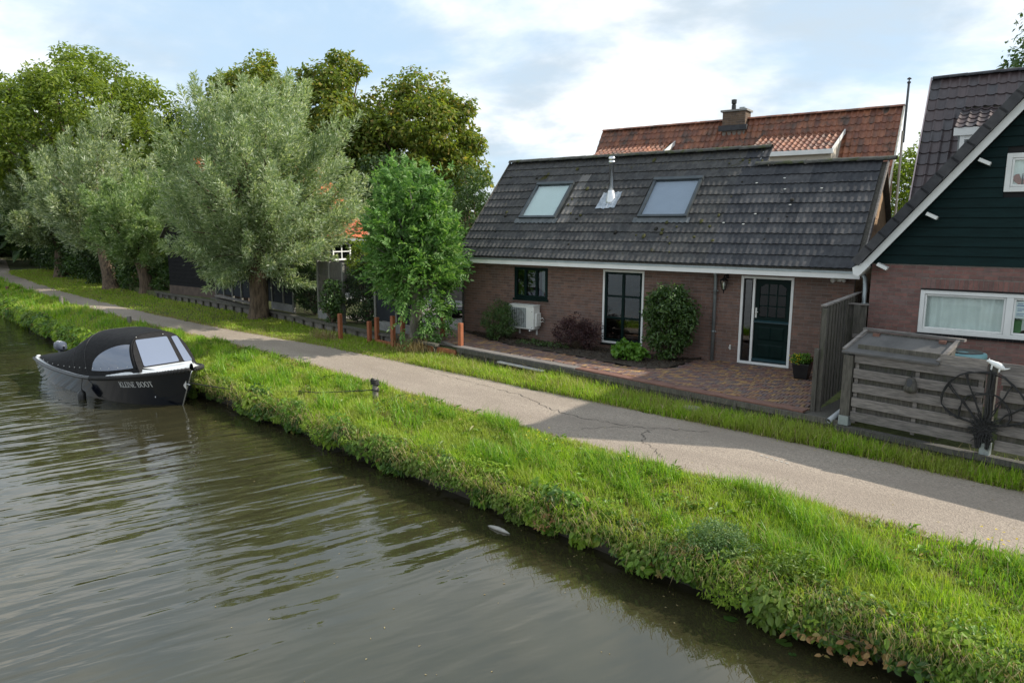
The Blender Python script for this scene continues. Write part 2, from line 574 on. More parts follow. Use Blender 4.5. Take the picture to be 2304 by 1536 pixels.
i = np.arange(n - 1)
F = np.concatenate([np.c_[k * n + i, k * n + i + 1, (k + 1) * n + i + 1, (k + 1) * n + i] for k in range(len(sections) - 1)])

m, t, b = new_mat('turf_ground')
P = wpos(t)
c = mixc(t, maprange(t, noise(t, P, 2.2, 6), 0.35, 0.65), (0.045, 0.055, 0.016), (0.085, 0.10, 0.026))
c = mixc(t, maprange(t, noise(t, P, 0.9, 7, 0.65, 0.4, (5, 5, 0)), 0.56, 0.7), c, (0.15, 0.115, 0.065))
t.links.new(c, b.inputs['Base Color'])
b.inputs['Roughness'].default_value = 0.95
bump(t, b, noise(t, P, 30, 5), 0.8, 0.04)
ground = tag(obj_np('ground', V, F, m, smooth=True), kind='structure')

# the far bank behind the camera and the canal floor
fb = MB()
fb.poly([(-600, 80, -0.4), (600, -140, -0.4), (600, -900, -0.4), (-600, -700, -0.4)])
fbo = fb.build('ground', m)
tag(fbo, kind='structure')
fbo.location = (0, -62, 0)

# ---- water
mw, t, b = new_mat('canal_water')
P = wpos(t)
ang = math.radians(72)
r1 = noise(t, stretch(t, stretch(t, P, (1, 1, 1), (0, 0, -ang)), (0.40, 2.0, 1)), 1.7, 1.5, 0.45, 0.3)
r2 = noise(t, stretch(t, stretch(t, P, (1, 1, 1), (0, 0, -ang + 0.2), (7, 3, 0)), (0.5, 2.2, 1)), 3.8, 2, 0.5, 0.3)
r3 = noise(t, stretch(t, stretch(t, P, (1, 1, 1), (0, 0, -ang)), (0.8, 1.8, 1)), 9, 2, 0.5)
mod = maprange(t, noise(t, P, 0.16, 3, 0.5, 0.0, (2, 9, 0)), 0.35, 0.65, 0.35, 1.0)
sepw = t.nodes.new('ShaderNodeSeparateXYZ')
t.links.new(P, sepw.inputs[0])
calm = maprange(t, sepw.outputs[0], -10.0, -2.0, 1.0, 0.30)                  # the sheltered water by the near bank lies almost still
h = mth(t, 'ADD', mth(t, 'MULTIPLY', r1, 1.0), mth(t, 'MULTIPLY', r2, 0.15))
h = mth(t, 'ADD', h, mth(t, 'MULTIPLY', r3, 0.006))
h = mth(t, 'MULTIPLY', mth(t, 'MULTIPLY', h, mod), calm)
bump(t, b, h, 1.0, 0.054)
wc = mixc(t, maprange(t, noise(t, P, 0.5, 5, 0.6), 0.35, 0.65), (0.028, 0.026, 0.0125), (0.038, 0.035, 0.017))
t.links.new(wc, b.inputs['Base Color'])
b.inputs['Roughness'].default_value = 0.02
b.inputs['IOR'].default_value = 1.85
b.inputs['Specular Tint'].default_value = (1.0, 0.965, 0.87, 1)
gx = np.linspace(-600, 600, 61)
V = np.concatenate([np.c_[gx, cur(EDGE, gx) + 0.6, np.full_like(gx, WATER_Z)], np.c_[gx, cur(EDGE, gx) - 70, np.full_like(gx, WATER_Z)]])
gx2 = np.unique(np.concatenate([gx, np.array(EDGE)[:, 0]]))
V = np.concatenate([np.c_[gx2, cur(EDGE, gx2) + 0.6, np.full_like(gx2, WATER_Z)], np.c_[gx2, cur(EDGE, gx2) - 70, np.full_like(gx2, WATER_Z)]])
n = len(gx2)
i = np.arange(n - 1)
water = tag(obj_np('water', V, np.c_[i, n + i, n + i + 1, i + 1][:, ::-1], mw), kind='structure')

# ---- asphalt path
ma, t, b = new_mat('worn_asphalt')
P = wpos(t)
vor = t.nodes.new('ShaderNodeTexVoronoi')
vor.inputs['Scale'].default_value = 55
t.links.new(P, vor.inputs['Vector'])
st = t.nodes.new('ShaderNodeSeparateColor')
t.links.new(vor.outputs['Color'], st.inputs[0])
c = mixc(t, maprange(t, st.outputs[0], 0.0, 1.0, smooth=False), (0.205, 0.169, 0.135), (0.365, 0.302, 0.242))
c = mixc(t, maprange(t, noise(t, P, 160, 3), 0.55, 0.75), c, (0.46, 0.40, 0.33))
big = maprange(t, noise(t, stretch(t, P, (0.5, 1.4, 1), (0, 0, 0.16)), 0.8, 6, 0.6), 0.35, 0.7)
c = mixc(t, mth(t, 'MULTIPLY', big, 0.6), c, (0.21, 0.17, 0.135))
t.links.new(c, b.inputs['Base Color'])
b.inputs['Roughness'].default_value = 0.9
bump(t, b, vor.outputs['Distance'], 0.5, 0.012)
MT['asphalt'] = ma
px_ = np.unique(np.concatenate([np.linspace(-600, -60, 24), np.arange(-60, 6, 0.15), np.linspace(6, 600, 40)]))
jl = 0.05 * np.sin(px_ * 2.3) + 0.04 * np.sin(px_ * 5.9 + 1) + 0.03 * np.sin(px_ * 13.1 + 2) + RNG.normal(0, 0.012, len(px_))
jh = 0.05 * np.sin(px_ * 1.9 + 3) + 0.04 * np.sin(px_ * 6.7) + 0.03 * np.sin(px_ * 11.1) + RNG.normal(0, 0.012, len(px_))
yl, yh = cur(PLO, px_) + jl, cur(PHI, px_) + jh
rowsP = [np.c_[px_, yl + 0.0, np.full_like(px_, PATH_Z - 0.06)]]
for tt in (0.0, 0.25, 0.5, 0.75, 1.0):
    rowsP.append(np.c_[px_, yl + (yh - yl) * tt, np.full_like(px_, PATH_Z + 0.02 * (1 - (2 * tt - 1) ** 2))])
rowsP.append(np.c_[px_, yh, np.full_like(px_, PATH_Z - 0.06)])
V = np.concatenate(rowsP)
n = len(px_)
i = np.arange(n - 1)
F = np.concatenate([np.c_[k * n + i, k * n + i + 1, (k + 1) * n + i + 1, (k + 1) * n + i] for k in range(len(rowsP) - 1)])
path = tag(obj_np('path', V, F, ma, smooth=False), kind='structure')


def path_z(x, y):
    lo_, hi_ = cur(PLO, x), cur(PHI, x)
    tt = np.clip((y - lo_) / (hi_ - lo_), 0, 1)
    return PATH_Z + 0.02 * (1 - (2 * tt - 1) ** 2)


def strip(pts, wd, zoff, name, mat, parent, jit=0.03, fn=path_z):
    """a thin ragged strip lying on a surface"""
    P_ = []
    for (a, b_) in zip(pts[:-1], pts[1:]):
        for k in range(8):
            P_.append(np.array(a) + (np.array(b_) - np.array(a)) * k / 8)
    P_.append(np.array(pts[-1]))
    P_ = np.array(P_, dtype=float)
    P_[1:-1] += RNG.normal(0, jit, P_[1:-1].shape)
    d = np.gradient(P_, axis=0)
    d /= np.linalg.norm(d, axis=1)[:, None] + 1e-9
    nrm = np.c_[-d[:, 1], d[:, 0]]
    ww = wd * RNG.uniform(0.4, 1.4, len(P_))[:, None]
    A, B = P_ + nrm * ww / 2, P_ - nrm * ww / 2
    z = fn(P_[:, 0], P_[:, 1]) + zoff
    V_ = np.concatenate([np.c_[A, z], np.c_[B, z]])
    k = len(P_)
    j = np.arange(k - 1)
    return obj_np(name, V_, np.c_[k + j, k + j + 1, j + 1, j], mat, parent)


crack_m = surf('crack_filler', (0.05, 0.044, 0.037), (0.085, 0.074, 0.062), 0.95, 20)
strip([(-9.3, 12.3), (-8.6, 12.25), (-7.8, 11.75), (-7.15, 11.45), (-6.3, 11.35), (-5.4, 11.45), (-4.8, 11.7), (-4.3, 11.9)], 0.014, 0.006, 'crack', crack_m, path)
strip([(-5.15, 11.5), (-5.2, 11.1), (-5.0, 10.7), (-4.6, 10.35), (-4.4, 10.1)], 0.012, 0.006, 'crack', crack_m, path)
strip([(-5.4, 11.45), (-5.9, 11.05), (-6.2, 10.7)], 0.010, 0.0066, 'crack', crack_m, path)
strip([(-12.0, 12.9), (-10.7, 12.6), (-9.4, 12.35)], 0.009, 0.006, 'crack', crack_m, path)
chalk = surf('worn_white_paint', (0.36, 0.34, 0.30), (0.46, 0.44, 0.39), 0.9, 30)
mk = MB()
for k in range(6):
    x0 = -3.17 + k * 0.085
    y0 = 11.10 - k * 0.028
    mk.poly([(x0, y0, path_z(x0, y0) + 0.005), (x0 + 0.05, y0 - 0.02, path_z(x0, y0) + 0.005), (x0 + 0.055, y0 + 0.012, path_z(x0, y0) + 0.005), (x0 + 0.01, y0 + 0.03, path_z(x0, y0) + 0.005)])
mk.build('paint_mark', chalk, path)
mk = MB()
for k in range(4):
    x0 = -7.2 + k * 0.07
    y0 = 11.52 - k * 0.02
    mk.poly([(x0, y0, path_z(x0, y0) + 0.0075), (x0 + 0.04, y0 - 0.015, path_z(x0, y0) + 0.0075), (x0 + 0.045, y0 + 0.01, path_z(x0, y0) + 0.0075)])
mk.build('paint_mark', chalk, path)

# ---- gravel yard beside the small house
mg, t, b = new_mat('gravel')
P = wpos(t)
vor = t.nodes.new('ShaderNodeTexVoronoi')
vor.inputs['Scale'].default_value = 22
t.links.new(P, vor.inputs['Vector'])
st = t.nodes.new('ShaderNodeSeparateColor')
t.links.new(vor.outputs['Color'], st.inputs[0])
t.links.new(mixc(t, st.outputs[1], (0.10, 0.092, 0.08), (0.30, 0.28, 0.25)), b.inputs['Base Color'])
b.inputs['Roughness'].default_value = 0.9
bump(t, b, vor.outputs['Distance'], 1.0, 0.03)
gv = MB()
gv.poly([(-20.2, 17.2, YARD_Z), (-14.3, 16.1, YARD_Z), (-14.3, 21.5, YARD_Z), (-20.2, 21.5, YARD_Z)])
tag(gv.build('gravel_yard', mg), kind='structure')
gv = MB()
gv.poly([(-34, 21.5, YARD_Z + 0.004), (-14.3, 21.5, YARD_Z + 0.004), (-14.3, 24.3, YARD_Z + 0.004), (-34, 24.3, YARD_Z + 0.004)])
tag(gv.build('concrete_yard', MT['concrete']), kind='structure')

# ---- patio: sand bed, then pavers in herringbone
PAT_W = [(-13.9, 14.86), (-12.3, 14.62), (-8.14, 13.98), (-5.1, 13.40), (-2.95, 13.08)]     # its front line
BED = [(-14.1, 17.0), (-13.4, 16.6), (-12.97, 16.40), (-11.43, 15.78), (-9.97, 15.55), (-8.65, 15.33), (-7.63, 15.03), (-6.85, 15.07), (-6.45, 15.6), (-6.42, 17.0)]


def patio_front(x):
    return np.interp(x, [p[0] for p in PAT_W], [p[1] for p in PAT_W])


def bed_front(x):
    return np.interp(x, [p[0] for p in BED], [p[1] for p in BED], left=17.0, right=17.0)


px2 = np.linspace(-15.6, -2.96, 60)
V = np.concatenate([np.c_[px2, patio_front(px2) - 0.0, np.full_like(px2, -0.045)], np.c_[px2, np.full_like(px2, 17.2), np.full_like(px2, -0.045)]])
i = np.arange(59)
sand = surf('joint_sand', (0.06, 0.052, 0.042), (0.10, 0.088, 0.07), 0.95, 20)
patio = tag(obj_np('patio', V, np.c_[i, i + 1, 60 + i + 1, 60 + i], sand), kind='structure')
MT['paver'] = surf('clinker_paver', (0.8, 0.8, 0.8), (1.2, 1.2, 1.2), 0.75, 12,
                   pal=[(0, (0.13, 0.072, 0.058)), (0.2, (0.18, 0.092, 0.066)), (0.34, (0.10, 0.082, 0.084)), (0.48, (0.27, 0.145, 0.06)), (0.6, (0.15, 0.085, 0.072)), (0.75, (0.115, 0.09, 0.09)), (0.88, (0.33, 0.20, 0.07)), (1, (0.13, 0.088, 0.08))])
PL, PW = 0.205, 0.066


def paver_mesh(lx, ly):
    x, y, h, bv = lx / 2 - 0.003, ly / 2 - 0.003, 0.045, 0.005
    v = [(-x, -y, -h), (x, -y, -h), (x, y, -h), (-x, y, -h), (-x, -y, -bv), (x, -y, -bv), (x, y, -bv), (-x, y, -bv),
         (-x + bv, -y + bv, 0), (x - bv, -y + bv, 0), (x - bv, y - bv, 0), (-x + bv, y - bv, 0)]
    f = [(0, 1, 5, 4), (1, 2, 6, 5), (2, 3, 7, 6), (3, 0, 4, 7), (4, 5, 9, 8), (5, 6, 10, 9), (6, 7, 11, 10), (7, 4, 8, 11), (8, 9, 10, 11)]
    return mesh_np('paver', np.array(v), np.array(f), MT['paver'])


pm = paver_mesh(PL, PW)
mats = []
w3 = PL / 3.0
# 90 degree herringbone with 3:1 bricks on a grid of side w3 (two pieces per step, the lattice (1,1),(3,-3))
for aa in range(-80, 260):
    for bb in range(-60, 60):
        ox = -15 + (aa + 3 * bb) * w3 * 1.0
        oy = 13.0 + (aa - 3 * bb) * w3 * 1.0
        for hor in (0, 1):
            if hor:
                cx, cy, r = ox + 1.5 * w3, oy + 0.5 * w3, 0.0
            else:
                cx, cy, r = ox + 0.5 * w3 - 0.0, oy + 2.5 * w3, math.pi / 2
            if cx < -15.2 or cx > -3.03 or cy < float(patio_front(cx)) + 0.26 or cy > 16.9:
                continue
            if -14.05 < cx < -6.38 and cy > float(bed_front(cx)) - 0.1:
                continue
            mats.append(Matrix.Translation((cx, cy, random.uniform(-0.003, 0.003) - 0.004)) @ Matrix.Rotation(r + random.uniform(-0.012, 0.012), 4, 'Z')
                        @ Matrix.Rotation(random.uniform(-0.012, 0.012), 4, 'X'))
pieces('paver', pm, mats, patio, 300, stuff_name='pavers')

# soil bed along the facade, edged with a mound
bx_ = np.linspace(-14.1, -6.42, 40)
yb = bed_front(bx_)
rowsB = []
for tt in (0, 0.15, 0.4, 0.7, 1.0):
    yy = yb + (16.93 - yb) * tt
    zz = -0.02 + 0.06 * math.sin(math.pi * min(1, tt * 1.4 + 0.05)) * np.ones_like(bx_) + 0.02 * wob(bx_, yy, 3)
    rowsB.append(np.c_[bx_, yy, zz])
V = np.concatenate(rowsB)
i = np.arange(39)
F = np.concatenate([np.c_[k * 40 + i, k * 40 + i + 1, (k + 1) * 40 + i + 1, (k + 1) * 40 + i] for k in range(4)])
tag(obj_np('soil_bed', V, F, MT['soil'], smooth=True), kind='structure')
# ================================================================ BUILDING HELPERS
COURSE, BL, BH = 0.077, 0.222, 0.066


def frame_mat(O, u, n):
    """matrix: x along u, y = -n (into the wall), z up"""
    u, n = Vector(u).normalized(), Vector(n).normalized()
    z = Vector((0, 0, 1))
    return Matrix(((u.x, -n.x, z.x, O[0]), (u.y, -n.y, z.y, O[1]), (u.z, -n.z, z.z, O[2]), (0, 0, 0, 1)))


def wall_panel(parent, O, u, n, width, height, opens, mat, thick=0.1, name='wall', topfn=None):
    """backing panel, made of rectangles round the openings (u0,u1,z0,z1)"""
    us = sorted({0.0, width, *[o[0] for o in opens], *[o[1] for o in opens]})
    zs = sorted({0.0, height, *[o[2] for o in opens], *[o[3] for o in opens]})
    FM = frame_mat(O, u, n)
    mb = MB()
    for a, b_ in zip(us[:-1], us[1:]):
        run = None
        for c_, d in zip(zs[:-1], zs[1:]):
            if any(o[0] < (a + b_) / 2 < o[1] and o[2] < (c_ + d) / 2 < o[3] for o in opens):
                continue
            vs = [FM @ Vector(p) for p in ((a, 0, c_), (b_, 0, c_), (b_, 0, d), (a, 0, d), (a, thick, c_), (b_, thick, c_), (b_, thick, d), (a, thick, d))]
            mb.add(vs, [(0, 1, 2, 3), (4, 7, 6, 5), (0, 4, 5, 1), (3, 2, 6, 7), (0, 3, 7, 4), (1, 5, 6, 2)])
    return mb.build(name, mat, parent)


def unit_brick(mat, name='brick'):
    x, y, z, bv = 0.5, 1.0, 0.5, 0.0
    v = [(-x, 0, -z), (x, 0, -z), (x, 0, z), (-x, 0, z), (-x, y, -z), (x, y, -z), (x, y, z), (-x, y, z)]
    f = [(0, 1, 2, 3), (0, 4, 5, 1), (3, 2, 6, 7), (0, 3, 7, 4), (1, 5, 6, 2)]
    return mesh_np(name, np.array(v), np.array(f), mat)


def bricks(parent, O, u, n, width, height, opens, mat, limit=300, soldiers=(), topfn=None, umax=None):
    FM = frame_mat(O, u, n)
    out = []
    nz = int(height / COURSE)

    def put(a, b_, z0, z1):
        w_, h_ = b_ - a - 0.010, z1 - z0
        if w_ < 0.03 or h_ < 0.02:
            return
        d = 0.006 + random.uniform(-0.0015, 0.0015)
        out.append(FM @ Matrix.Translation(((a + b_) / 2, -d, (z0 + z1) / 2)) @ Matrix.Diagonal((w_, d + 0.01, h_, 1)))

    blocks = list(opens) + list(soldiers)
    for r in range(nz):
        z0 = r * COURSE + 0.005
        z1 = z0 + BH
        zm = (z0 + z1) / 2
        w_ = width
        cuts = sorted([(o[0], o[1]) for o in blocks if o[2] - 0.012 < zm < o[3] + 0.012])
        spans, x = [], 0.0
        for a, b_ in cuts:
            if a > x:
                spans.append((x, a))
            x = max(x, b_)
        if x < w_:
            spans.append((x, w_))
        for a, b_ in spans:
            k = math.floor(a / BL) - 1
            off = (r % 2) * BL / 2
            while True:
                s0, s1 = k * BL + off, (k + 1) * BL + off
                k += 1
                if s1 <= a + 0.02:
                    continue
                if s0 >= b_ - 0.02:
                    break
                put(max(s0, a), min(s1, b_), z0, z1)
    for o in soldiers:
        x = o[0]
        while x < o[1] - 0.03:
            put(x, min(x + COURSE, o[1]), o[2] + 0.006, o[3] - 0.006)
            x += COURSE
    if topfn:
        out = [m_ for m_ in out if topfn(m_.translation)]
    return pieces('brick', unit_brick(mat), out, parent, limit, stuff_name='bricks')


def wave_tile(name, mat, width, length, amp, waves, thick=0.018, lift=0.03, seg=12, skew=0.0, over=0.06):
    """one roof tile: x across, y up the slope, z out of the roof; lower edge lifted so rows overlap"""
    xs_ = np.linspace(0, width + 0.012, seg + 1)
    ph = 2 * math.pi * waves * xs_ / width
    zz = amp * (np.cos(ph + skew * np.sin(ph)))
    top0 = np.c_[xs_, np.zeros_like(xs_), zz + lift]
    top1 = np.c_[xs_, np.full_like(xs_, length + over), zz * 0.95 + 0.002]
    bot0 = np.c_[xs_, np.full_like(xs_, 0.004), zz + lift - thick]
    V_ = np.concatenate([top0, top1, bot0, top0])
    n_ = seg + 1
    j = np.arange(seg)
    F_ = np.concatenate([np.c_[j, j + 1, n_ + j + 1, n_ + j], np.c_[2 * n_ + j, 2 * n_ + j + 1, 3 * n_ + j + 1, 3 * n_ + j]])
    # side lip
    a_, b_, c_ = V_[seg].copy(), V_[2 * n_ + seg].copy(), V_[n_ + seg].copy()
    o_ = len(V_)
    V_ = np.concatenate([V_, [a_, b_, [width + 0.012, length + over, -thick + 0.002], c_]])
    F_ = np.concatenate([F_, [[o_, o_ + 1, o_ + 2, o_ + 3]]])
    return mesh_np(name, V_, F_, mat, smooth=True)


def roof_frame(O, xdir, updir):
    x, y = Vector(xdir).normalized(), Vector(updir).normalized()
    z = x.cross(y)
    return Matrix(((x.x, y.x, z.x, O[0]), (x.y, y.y, z.y, O[1]), (x.z, y.z, z.z, O[2]), (0, 0, 0, 1)))


def tile_roof(parent, RF, mesh, ncol, nrow, width, rowl, keep=None, limit=300, jit=0.006, special=None, stagger=0.0):
    out, sp = [], []
    for r in range(nrow):
        for c_ in range(ncol):
            x, y = c_ * width + (stagger * width if r % 2 else 0), r * rowl
            if keep and not keep(x + width / 2, y + rowl / 2):
                continue
            M_ = RF @ Matrix.Translation((x, y + random.uniform(-jit, jit), random.uniform(0, 0.004))) @ Matrix.Rotation(random.uniform(-0.008, 0.008), 4, 'Z')
            if special and special(x + width / 2, y + rowl / 2):
                sp.append(M_)
            else:
                out.append(M_)
    pieces('roof_tile', mesh, out, parent, limit, stuff_name='roof_tiles')
    return sp


def window_frame(parent, x0, x1, z0, z1, y, wd, dp, mat, name='window_frame', fwd=0.012):
    """four sided frame in a wall facing -Y, front at y - fwd"""
    mb = MB()
    a, b_ = y - fwd, y + dp
    mb.bx(x0, x0 + wd, a, b_, z0, z1)
    mb.bx(x1 - wd, x1, a, b_, z0, z1)
    mb.bx(x0 + wd, x1 - wd, a, b_, z1 - wd, z1)
    mb.bx(x0 + wd, x1 - wd, a, b_, z0, z0 + wd)
    return mb.build(name, mat, parent, bevel=0.004)


def curtain(parent, x0, x1, y, z0, z1, mat, folds=9, amp=0.035, name='curtain'):
    n_ = folds * 8
    xs_ = np.linspace(x0, x1, n_)
    ph = np.linspace(0, folds * 2 * math.pi, n_) + 0.8 * np.sin(np.linspace(0, 7, n_))
    top = np.c_[xs_, y + amp * 0.7 * np.sin(ph), np.full(n_, z1)]
    bot = np.c_[xs_ + 0.02 * np.sin(ph * 0.3), y + amp * 1.2 * np.sin(ph + 0.4), np.full(n_, z0)]
    j = np.arange(n_ - 1)
    return obj_np(name, np.concatenate([bot, top]), np.c_[j, j + 1, n_ + j + 1, n_ + j], mat, parent, smooth=True)


def pipe_clip(parent, x, y, z, r, mat):
    mb = MB()
    mb.lathe((x, y, z), [(r + 0.012, -0.015), (r + 0.014, 0), (r + 0.012, 0.015)], 12)
    mb.bx(x - 0.008, x + 0.008, y, y + 0.09, z - 0.008, z + 0.008)
    mb.bx(x + r, x + r + 0.035, y - 0.008, y + 0.008, z - 0.012, z + 0.012)
    return mb.build('clip', mat, parent)


# ================================================================ SMALL BRICK HOUSE
YF = 16.968
HX0, HX1 = -14.15, -3.05
EY, EZ = 16.62, 2.36                     # eaves line of the tiles
SLP = Vector((0, 0.7026, 0.7116))
house = thing('brick_house', (-8.6, 19.4, 0), 'low brown brick house with grey tiled roof behind the patio', 'house')
D_op = (-5.525 - HX0, -4.315 - HX0, 0.0, 2.105)
W2_op = (-9.255 - HX0, -8.05 - HX0, 0.13, 2.105)
W1_op = (-12.19 - HX0, -11.03 - HX0, 1.175, 2.07)
ops = [D_op, W2_op, W1_op]
wall_panel(house, (HX0, YF, -0.3), (1, 0, 0), (0, -1, 0), HX1 - HX0, 2.75, [(a, b_, c_ + 0.3 if c_ > 0 else 0.3, d + 0.3) for a, b_, c_, d in ops], MT['mortar'], 0.12)
bricks(house, (HX0, YF, -0.3), (1, 0, 0), (0, -1, 0), HX1 - HX0, 2.62, [(a, b_, c_ + 0.3 if c_ > 0 else 0.0, d + 0.3) for a, b_, c_, d in ops], MT['brick'], 300)
# right gable wall (tan bricks) and left gable, back
RIDGE_U = (19.447, 5.30)
RIDGE_L = (19.041, 4.83)
gw = MB()
gw.prism([(HX1, YF + 0.06, -0.3), (HX1, 21.9, -0.3), (HX1, 21.9, 2.2), (HX1, RIDGE_L[0], RIDGE_L[1] - 0.12), (HX1, YF + 0.06, 2.55)], (-0.12, 0, 0))
gw.build('gable_wall', MT['brick_tan'], house)
gw = MB()
gw.prism([(HX0, YF + 0.06, -0.3), (HX0, 21.9, -0.3), (HX0, 21.9, 2.4), (HX0, RIDGE_U[0], RIDGE_U[1] - 0.12), (HX0, YF + 0.06, 2.55)], (0.12, 0, 0))
gw.build('gable_wall', MT['brick'], house)
gw = MB()
gw.bx(HX0, HX1, 21.9, 22.0, -0.3, 2.4)
gw.build('back_wall', MT['brick'], house)
# bricks of the sunlit right gable, following the roof slope
bricks(house, (HX1, YF + 0.1, 1.6), (0, 1, 0), (1, 0, 0), 2.0, 3.2, [], MT['brick_tan'], 120,
       topfn=lambda p: p.z < EZ + (p.y - EY) * 1.0128 - 0.14)
# roof boarding under the tiles
X_STEP = -5.96
rb = MB()
for (x0, x1, (ry, rz)) in ((-14.14, X_STEP, RIDGE_U), (X_STEP, -2.93, RIDGE_L)):
    rb.prism([(x0, EY + 0.02, EZ - 0.03), (x0, ry, rz - 0.06), (x0, ry, rz - 0.11), (x0, EY + 0.02, EZ - 0.08)], (x1 - x0, 0, 0))
    rb.prism([(x0, ry + 0.001, rz - 0.06), (x0, 22.3, rz - 0.06 - (22.3 - ry)), (x0, 22.3, rz - 0.11 - (22.3 - ry)), (x0, ry + 0.001, rz - 0.11)], (x1 - x0, 0, 0))
rb.build('roof_boarding', MT['wood_old'], house)
# tiles
TW, TR = 0.30, 0.339
tm = wave_tile('roof_tile', MT['tile'], TW, TR, 0.0085, 2, 0.022, 0.036, 16, 0.0)
RF = roof_frame((-14.14, EY, EZ), (1, 0, 0), SLP)
NC = 37
SKY1 = (-12.53 + 14.14, -11.24 + 14.14, 1.50, 2.96)
SKY2 = (-8.64 + 14.14, -7.25 + 14.14, 1.52, 2.98)


def keep_tile(x, y):
    X = x - 14.14
    if X > X_STEP + 0.1 and y > 3.42:
        return False
    for s in (SKY1, SKY2):
        if s[0] - 0.02 < x < s[1] + 0.02 and s[2] + 0.05 < y < s[3] - 0.02:
            return False
    return True


sp = tile_roof(house, RF, tm, NC, 12, TW, TR, keep_tile, 300, special=lambda x, y: (SKY1[1] < x < SKY1[1] + 0.33 and 1.3 < y < 3.3) or x - 14.14 > -6.3)
tp = wave_tile('roof_tile', MT['tile_pale'], TW, TR, 0.0085, 2, 0.022, 0.036, 16, 0.0)
td = wave_tile('roof_tile', MT['tile_dark'], TW, TR, 0.0085, 2, 0.022, 0.036, 16, 0.0)
pieces('roof_tile', tp, [m_ for m_ in sp if m_.translation.x < -9], house, 300)
pieces('roof_tile', td, [m_ for m_ in sp if m_.translation.x >= -9], house, 300)
# ridge tiles
def ridge_tiles(parent, x0, x1, y, z, ln, r, mat, limit=300, up_=0.04):
    n_ = 8
    vs, fs = [], []
    for k, (xx, rr) in enumerate(((0, r), (ln + 0.04, r * 0.9))):
        for a in range(n_ + 1):
            th = math.pi * a / n_
            vs.append((xx, rr * math.cos(th), rr * math.sin(th) * 0.75))
    for a in range(n_):
        fs.append((a, a + 1, n_ + 1 + a + 1, n_ + 1 + a))
    for a in range(n_ - 1):
        pass
    # end lip
    o = len(vs)
    for a in range(n_ + 1):
        th = math.pi * a / n_
        vs.append((0.004, (r - 0.02) * math.cos(th), (r - 0.02) * math.sin(th) * 0.75))
    for a in range(n_):
        fs.append((o + a, o + a + 1, a + 1, a))
    me = mesh_np('ridge_tile', np.array(vs), np.array(fs), mat, smooth=False)
    out = []
    k = 0
    while x0 + k * ln < x1 - 0.02:
        out.append(Matrix.Translation((x0 + k * ln, y, z + up_ - 0.06 + random.uniform(-0.006, 0.006))) @ Matrix.Rotation(random.uniform(-0.015, 0.015), 4, 'Z') @ Matrix.Rotation(-0.035, 4, 'Y'))
        k += 1
    pieces('ridge_tile', me, out, parent, limit)


MT['ridge_moss'] = surf('mossy_ridge', (0.05, 0.05, 0.045), (0.085, 0.085, 0.075), 0.9, 6, dirt=(0.05, 0.058, 0.02), dscale=3, dlo=0.5, dhi=0.62, bs=0.8, bscale=25, bdist=0.02)
ridge_tiles(house, -14.16, X_STEP, RIDGE_U[0], RIDGE_U[1], 0.40, 0.13, MT['ridge_moss'])
ridge_tiles(house, X_STEP - 0.02, -2.92, RIDGE_L[0], RIDGE_L[1], 0.40, 0.13, MT['ridge_moss'])
# moss cushions on the tiles
moss_m = surf('moss', (0.045, 0.05, 0.012), (0.085, 0.08, 0.022), 1.0, 30, bs=1.0, bscale=60, bdist=0.03)
blk_m = surf('dark_lichen', (0.008, 0.008, 0.007), (0.02, 0.018, 0.012), 1.0, 30)
for k in range(46):
    a, b_ = RNG.uniform(0.3, 10.8), RNG.uniform(0.3, 4.0)
    if k < 16:
        a, b_ = RNG.normal(6.9, 0.55), RNG.normal(0.95, 0.28)
    elif k < 22:
        a, b_ = RNG.normal(7.9, 0.25), RNG.uniform(3.5, 3.95)
    if not keep_tile(a, b_) or a > 11 or b_ < 0.1:
        continue
    s_ = RNG.uniform(0.02, 0.06)
    mb = MB()
    prof = [(s_, 0), (s_ * 0.85, s_ * 0.3), (s_ * 0.4, s_ * 0.5)]
    mb.lathe((0, 0, 0), prof, 7, 1.0, RNG.uniform(0.8, 1.8))
    o = mb.build('moss_cushion', moss_m if (k < 22 or k % 2) else blk_m, house, smooth=True)
    o.matrix_basis = RF @ Matrix.Translation((a, b_, 0.035))
lich = surf('pale_droppings', (0.5, 0.5, 0.46), (0.6, 0.6, 0.56), 0.9, 30)
for (a, b_) in ((8.35, 2.75), (9.1, 2.5), (9.95, 2.5), (9.35, 1.95), (8.6, 1.65), (7.9, 1.35), (8.4, 1.3), (9.0, 2.9)):
    mb = MB()
    mb.lathe((0, 0, 0), [(0.026, 0), (0.018, 0.006)], 7, 1.3, 0.8)
    o = mb.build('dropping', lich, house)
    o.matrix_basis = RF @ Matrix.Translation((a, b_, 0.04))
# the little sunlit gable at the step of the ridge
st_ = MB()
st_.prism([(X_STEP + 0.02, RIDGE_L[0] - 0.1, RIDGE_L[1] - 0.12), (X_STEP + 0.02, RIDGE_U[0] + 0.5, RIDGE_L[1] - 0.12), (X_STEP + 0.02, RIDGE_U[0] + 0.05, RIDGE_U[1] - 0.12), (X_STEP + 0.02, RIDGE_U[0] - 0.05, RIDGE_U[1] - 0.1)], (0.05, 0, 0))
st_.build('step_board', MT['white'], house)
st_ = MB()
st_.beam((X_STEP + 0.06, RIDGE_U[0] + 0.03, RIDGE_U[1] - 0.02), (X_STEP + 0.06, RIDGE_U[0] + 0.62, RIDGE_U[1] - 0.62), 0.06, 0.12)
st_.build('verge_board', MT['wood_old'], house)
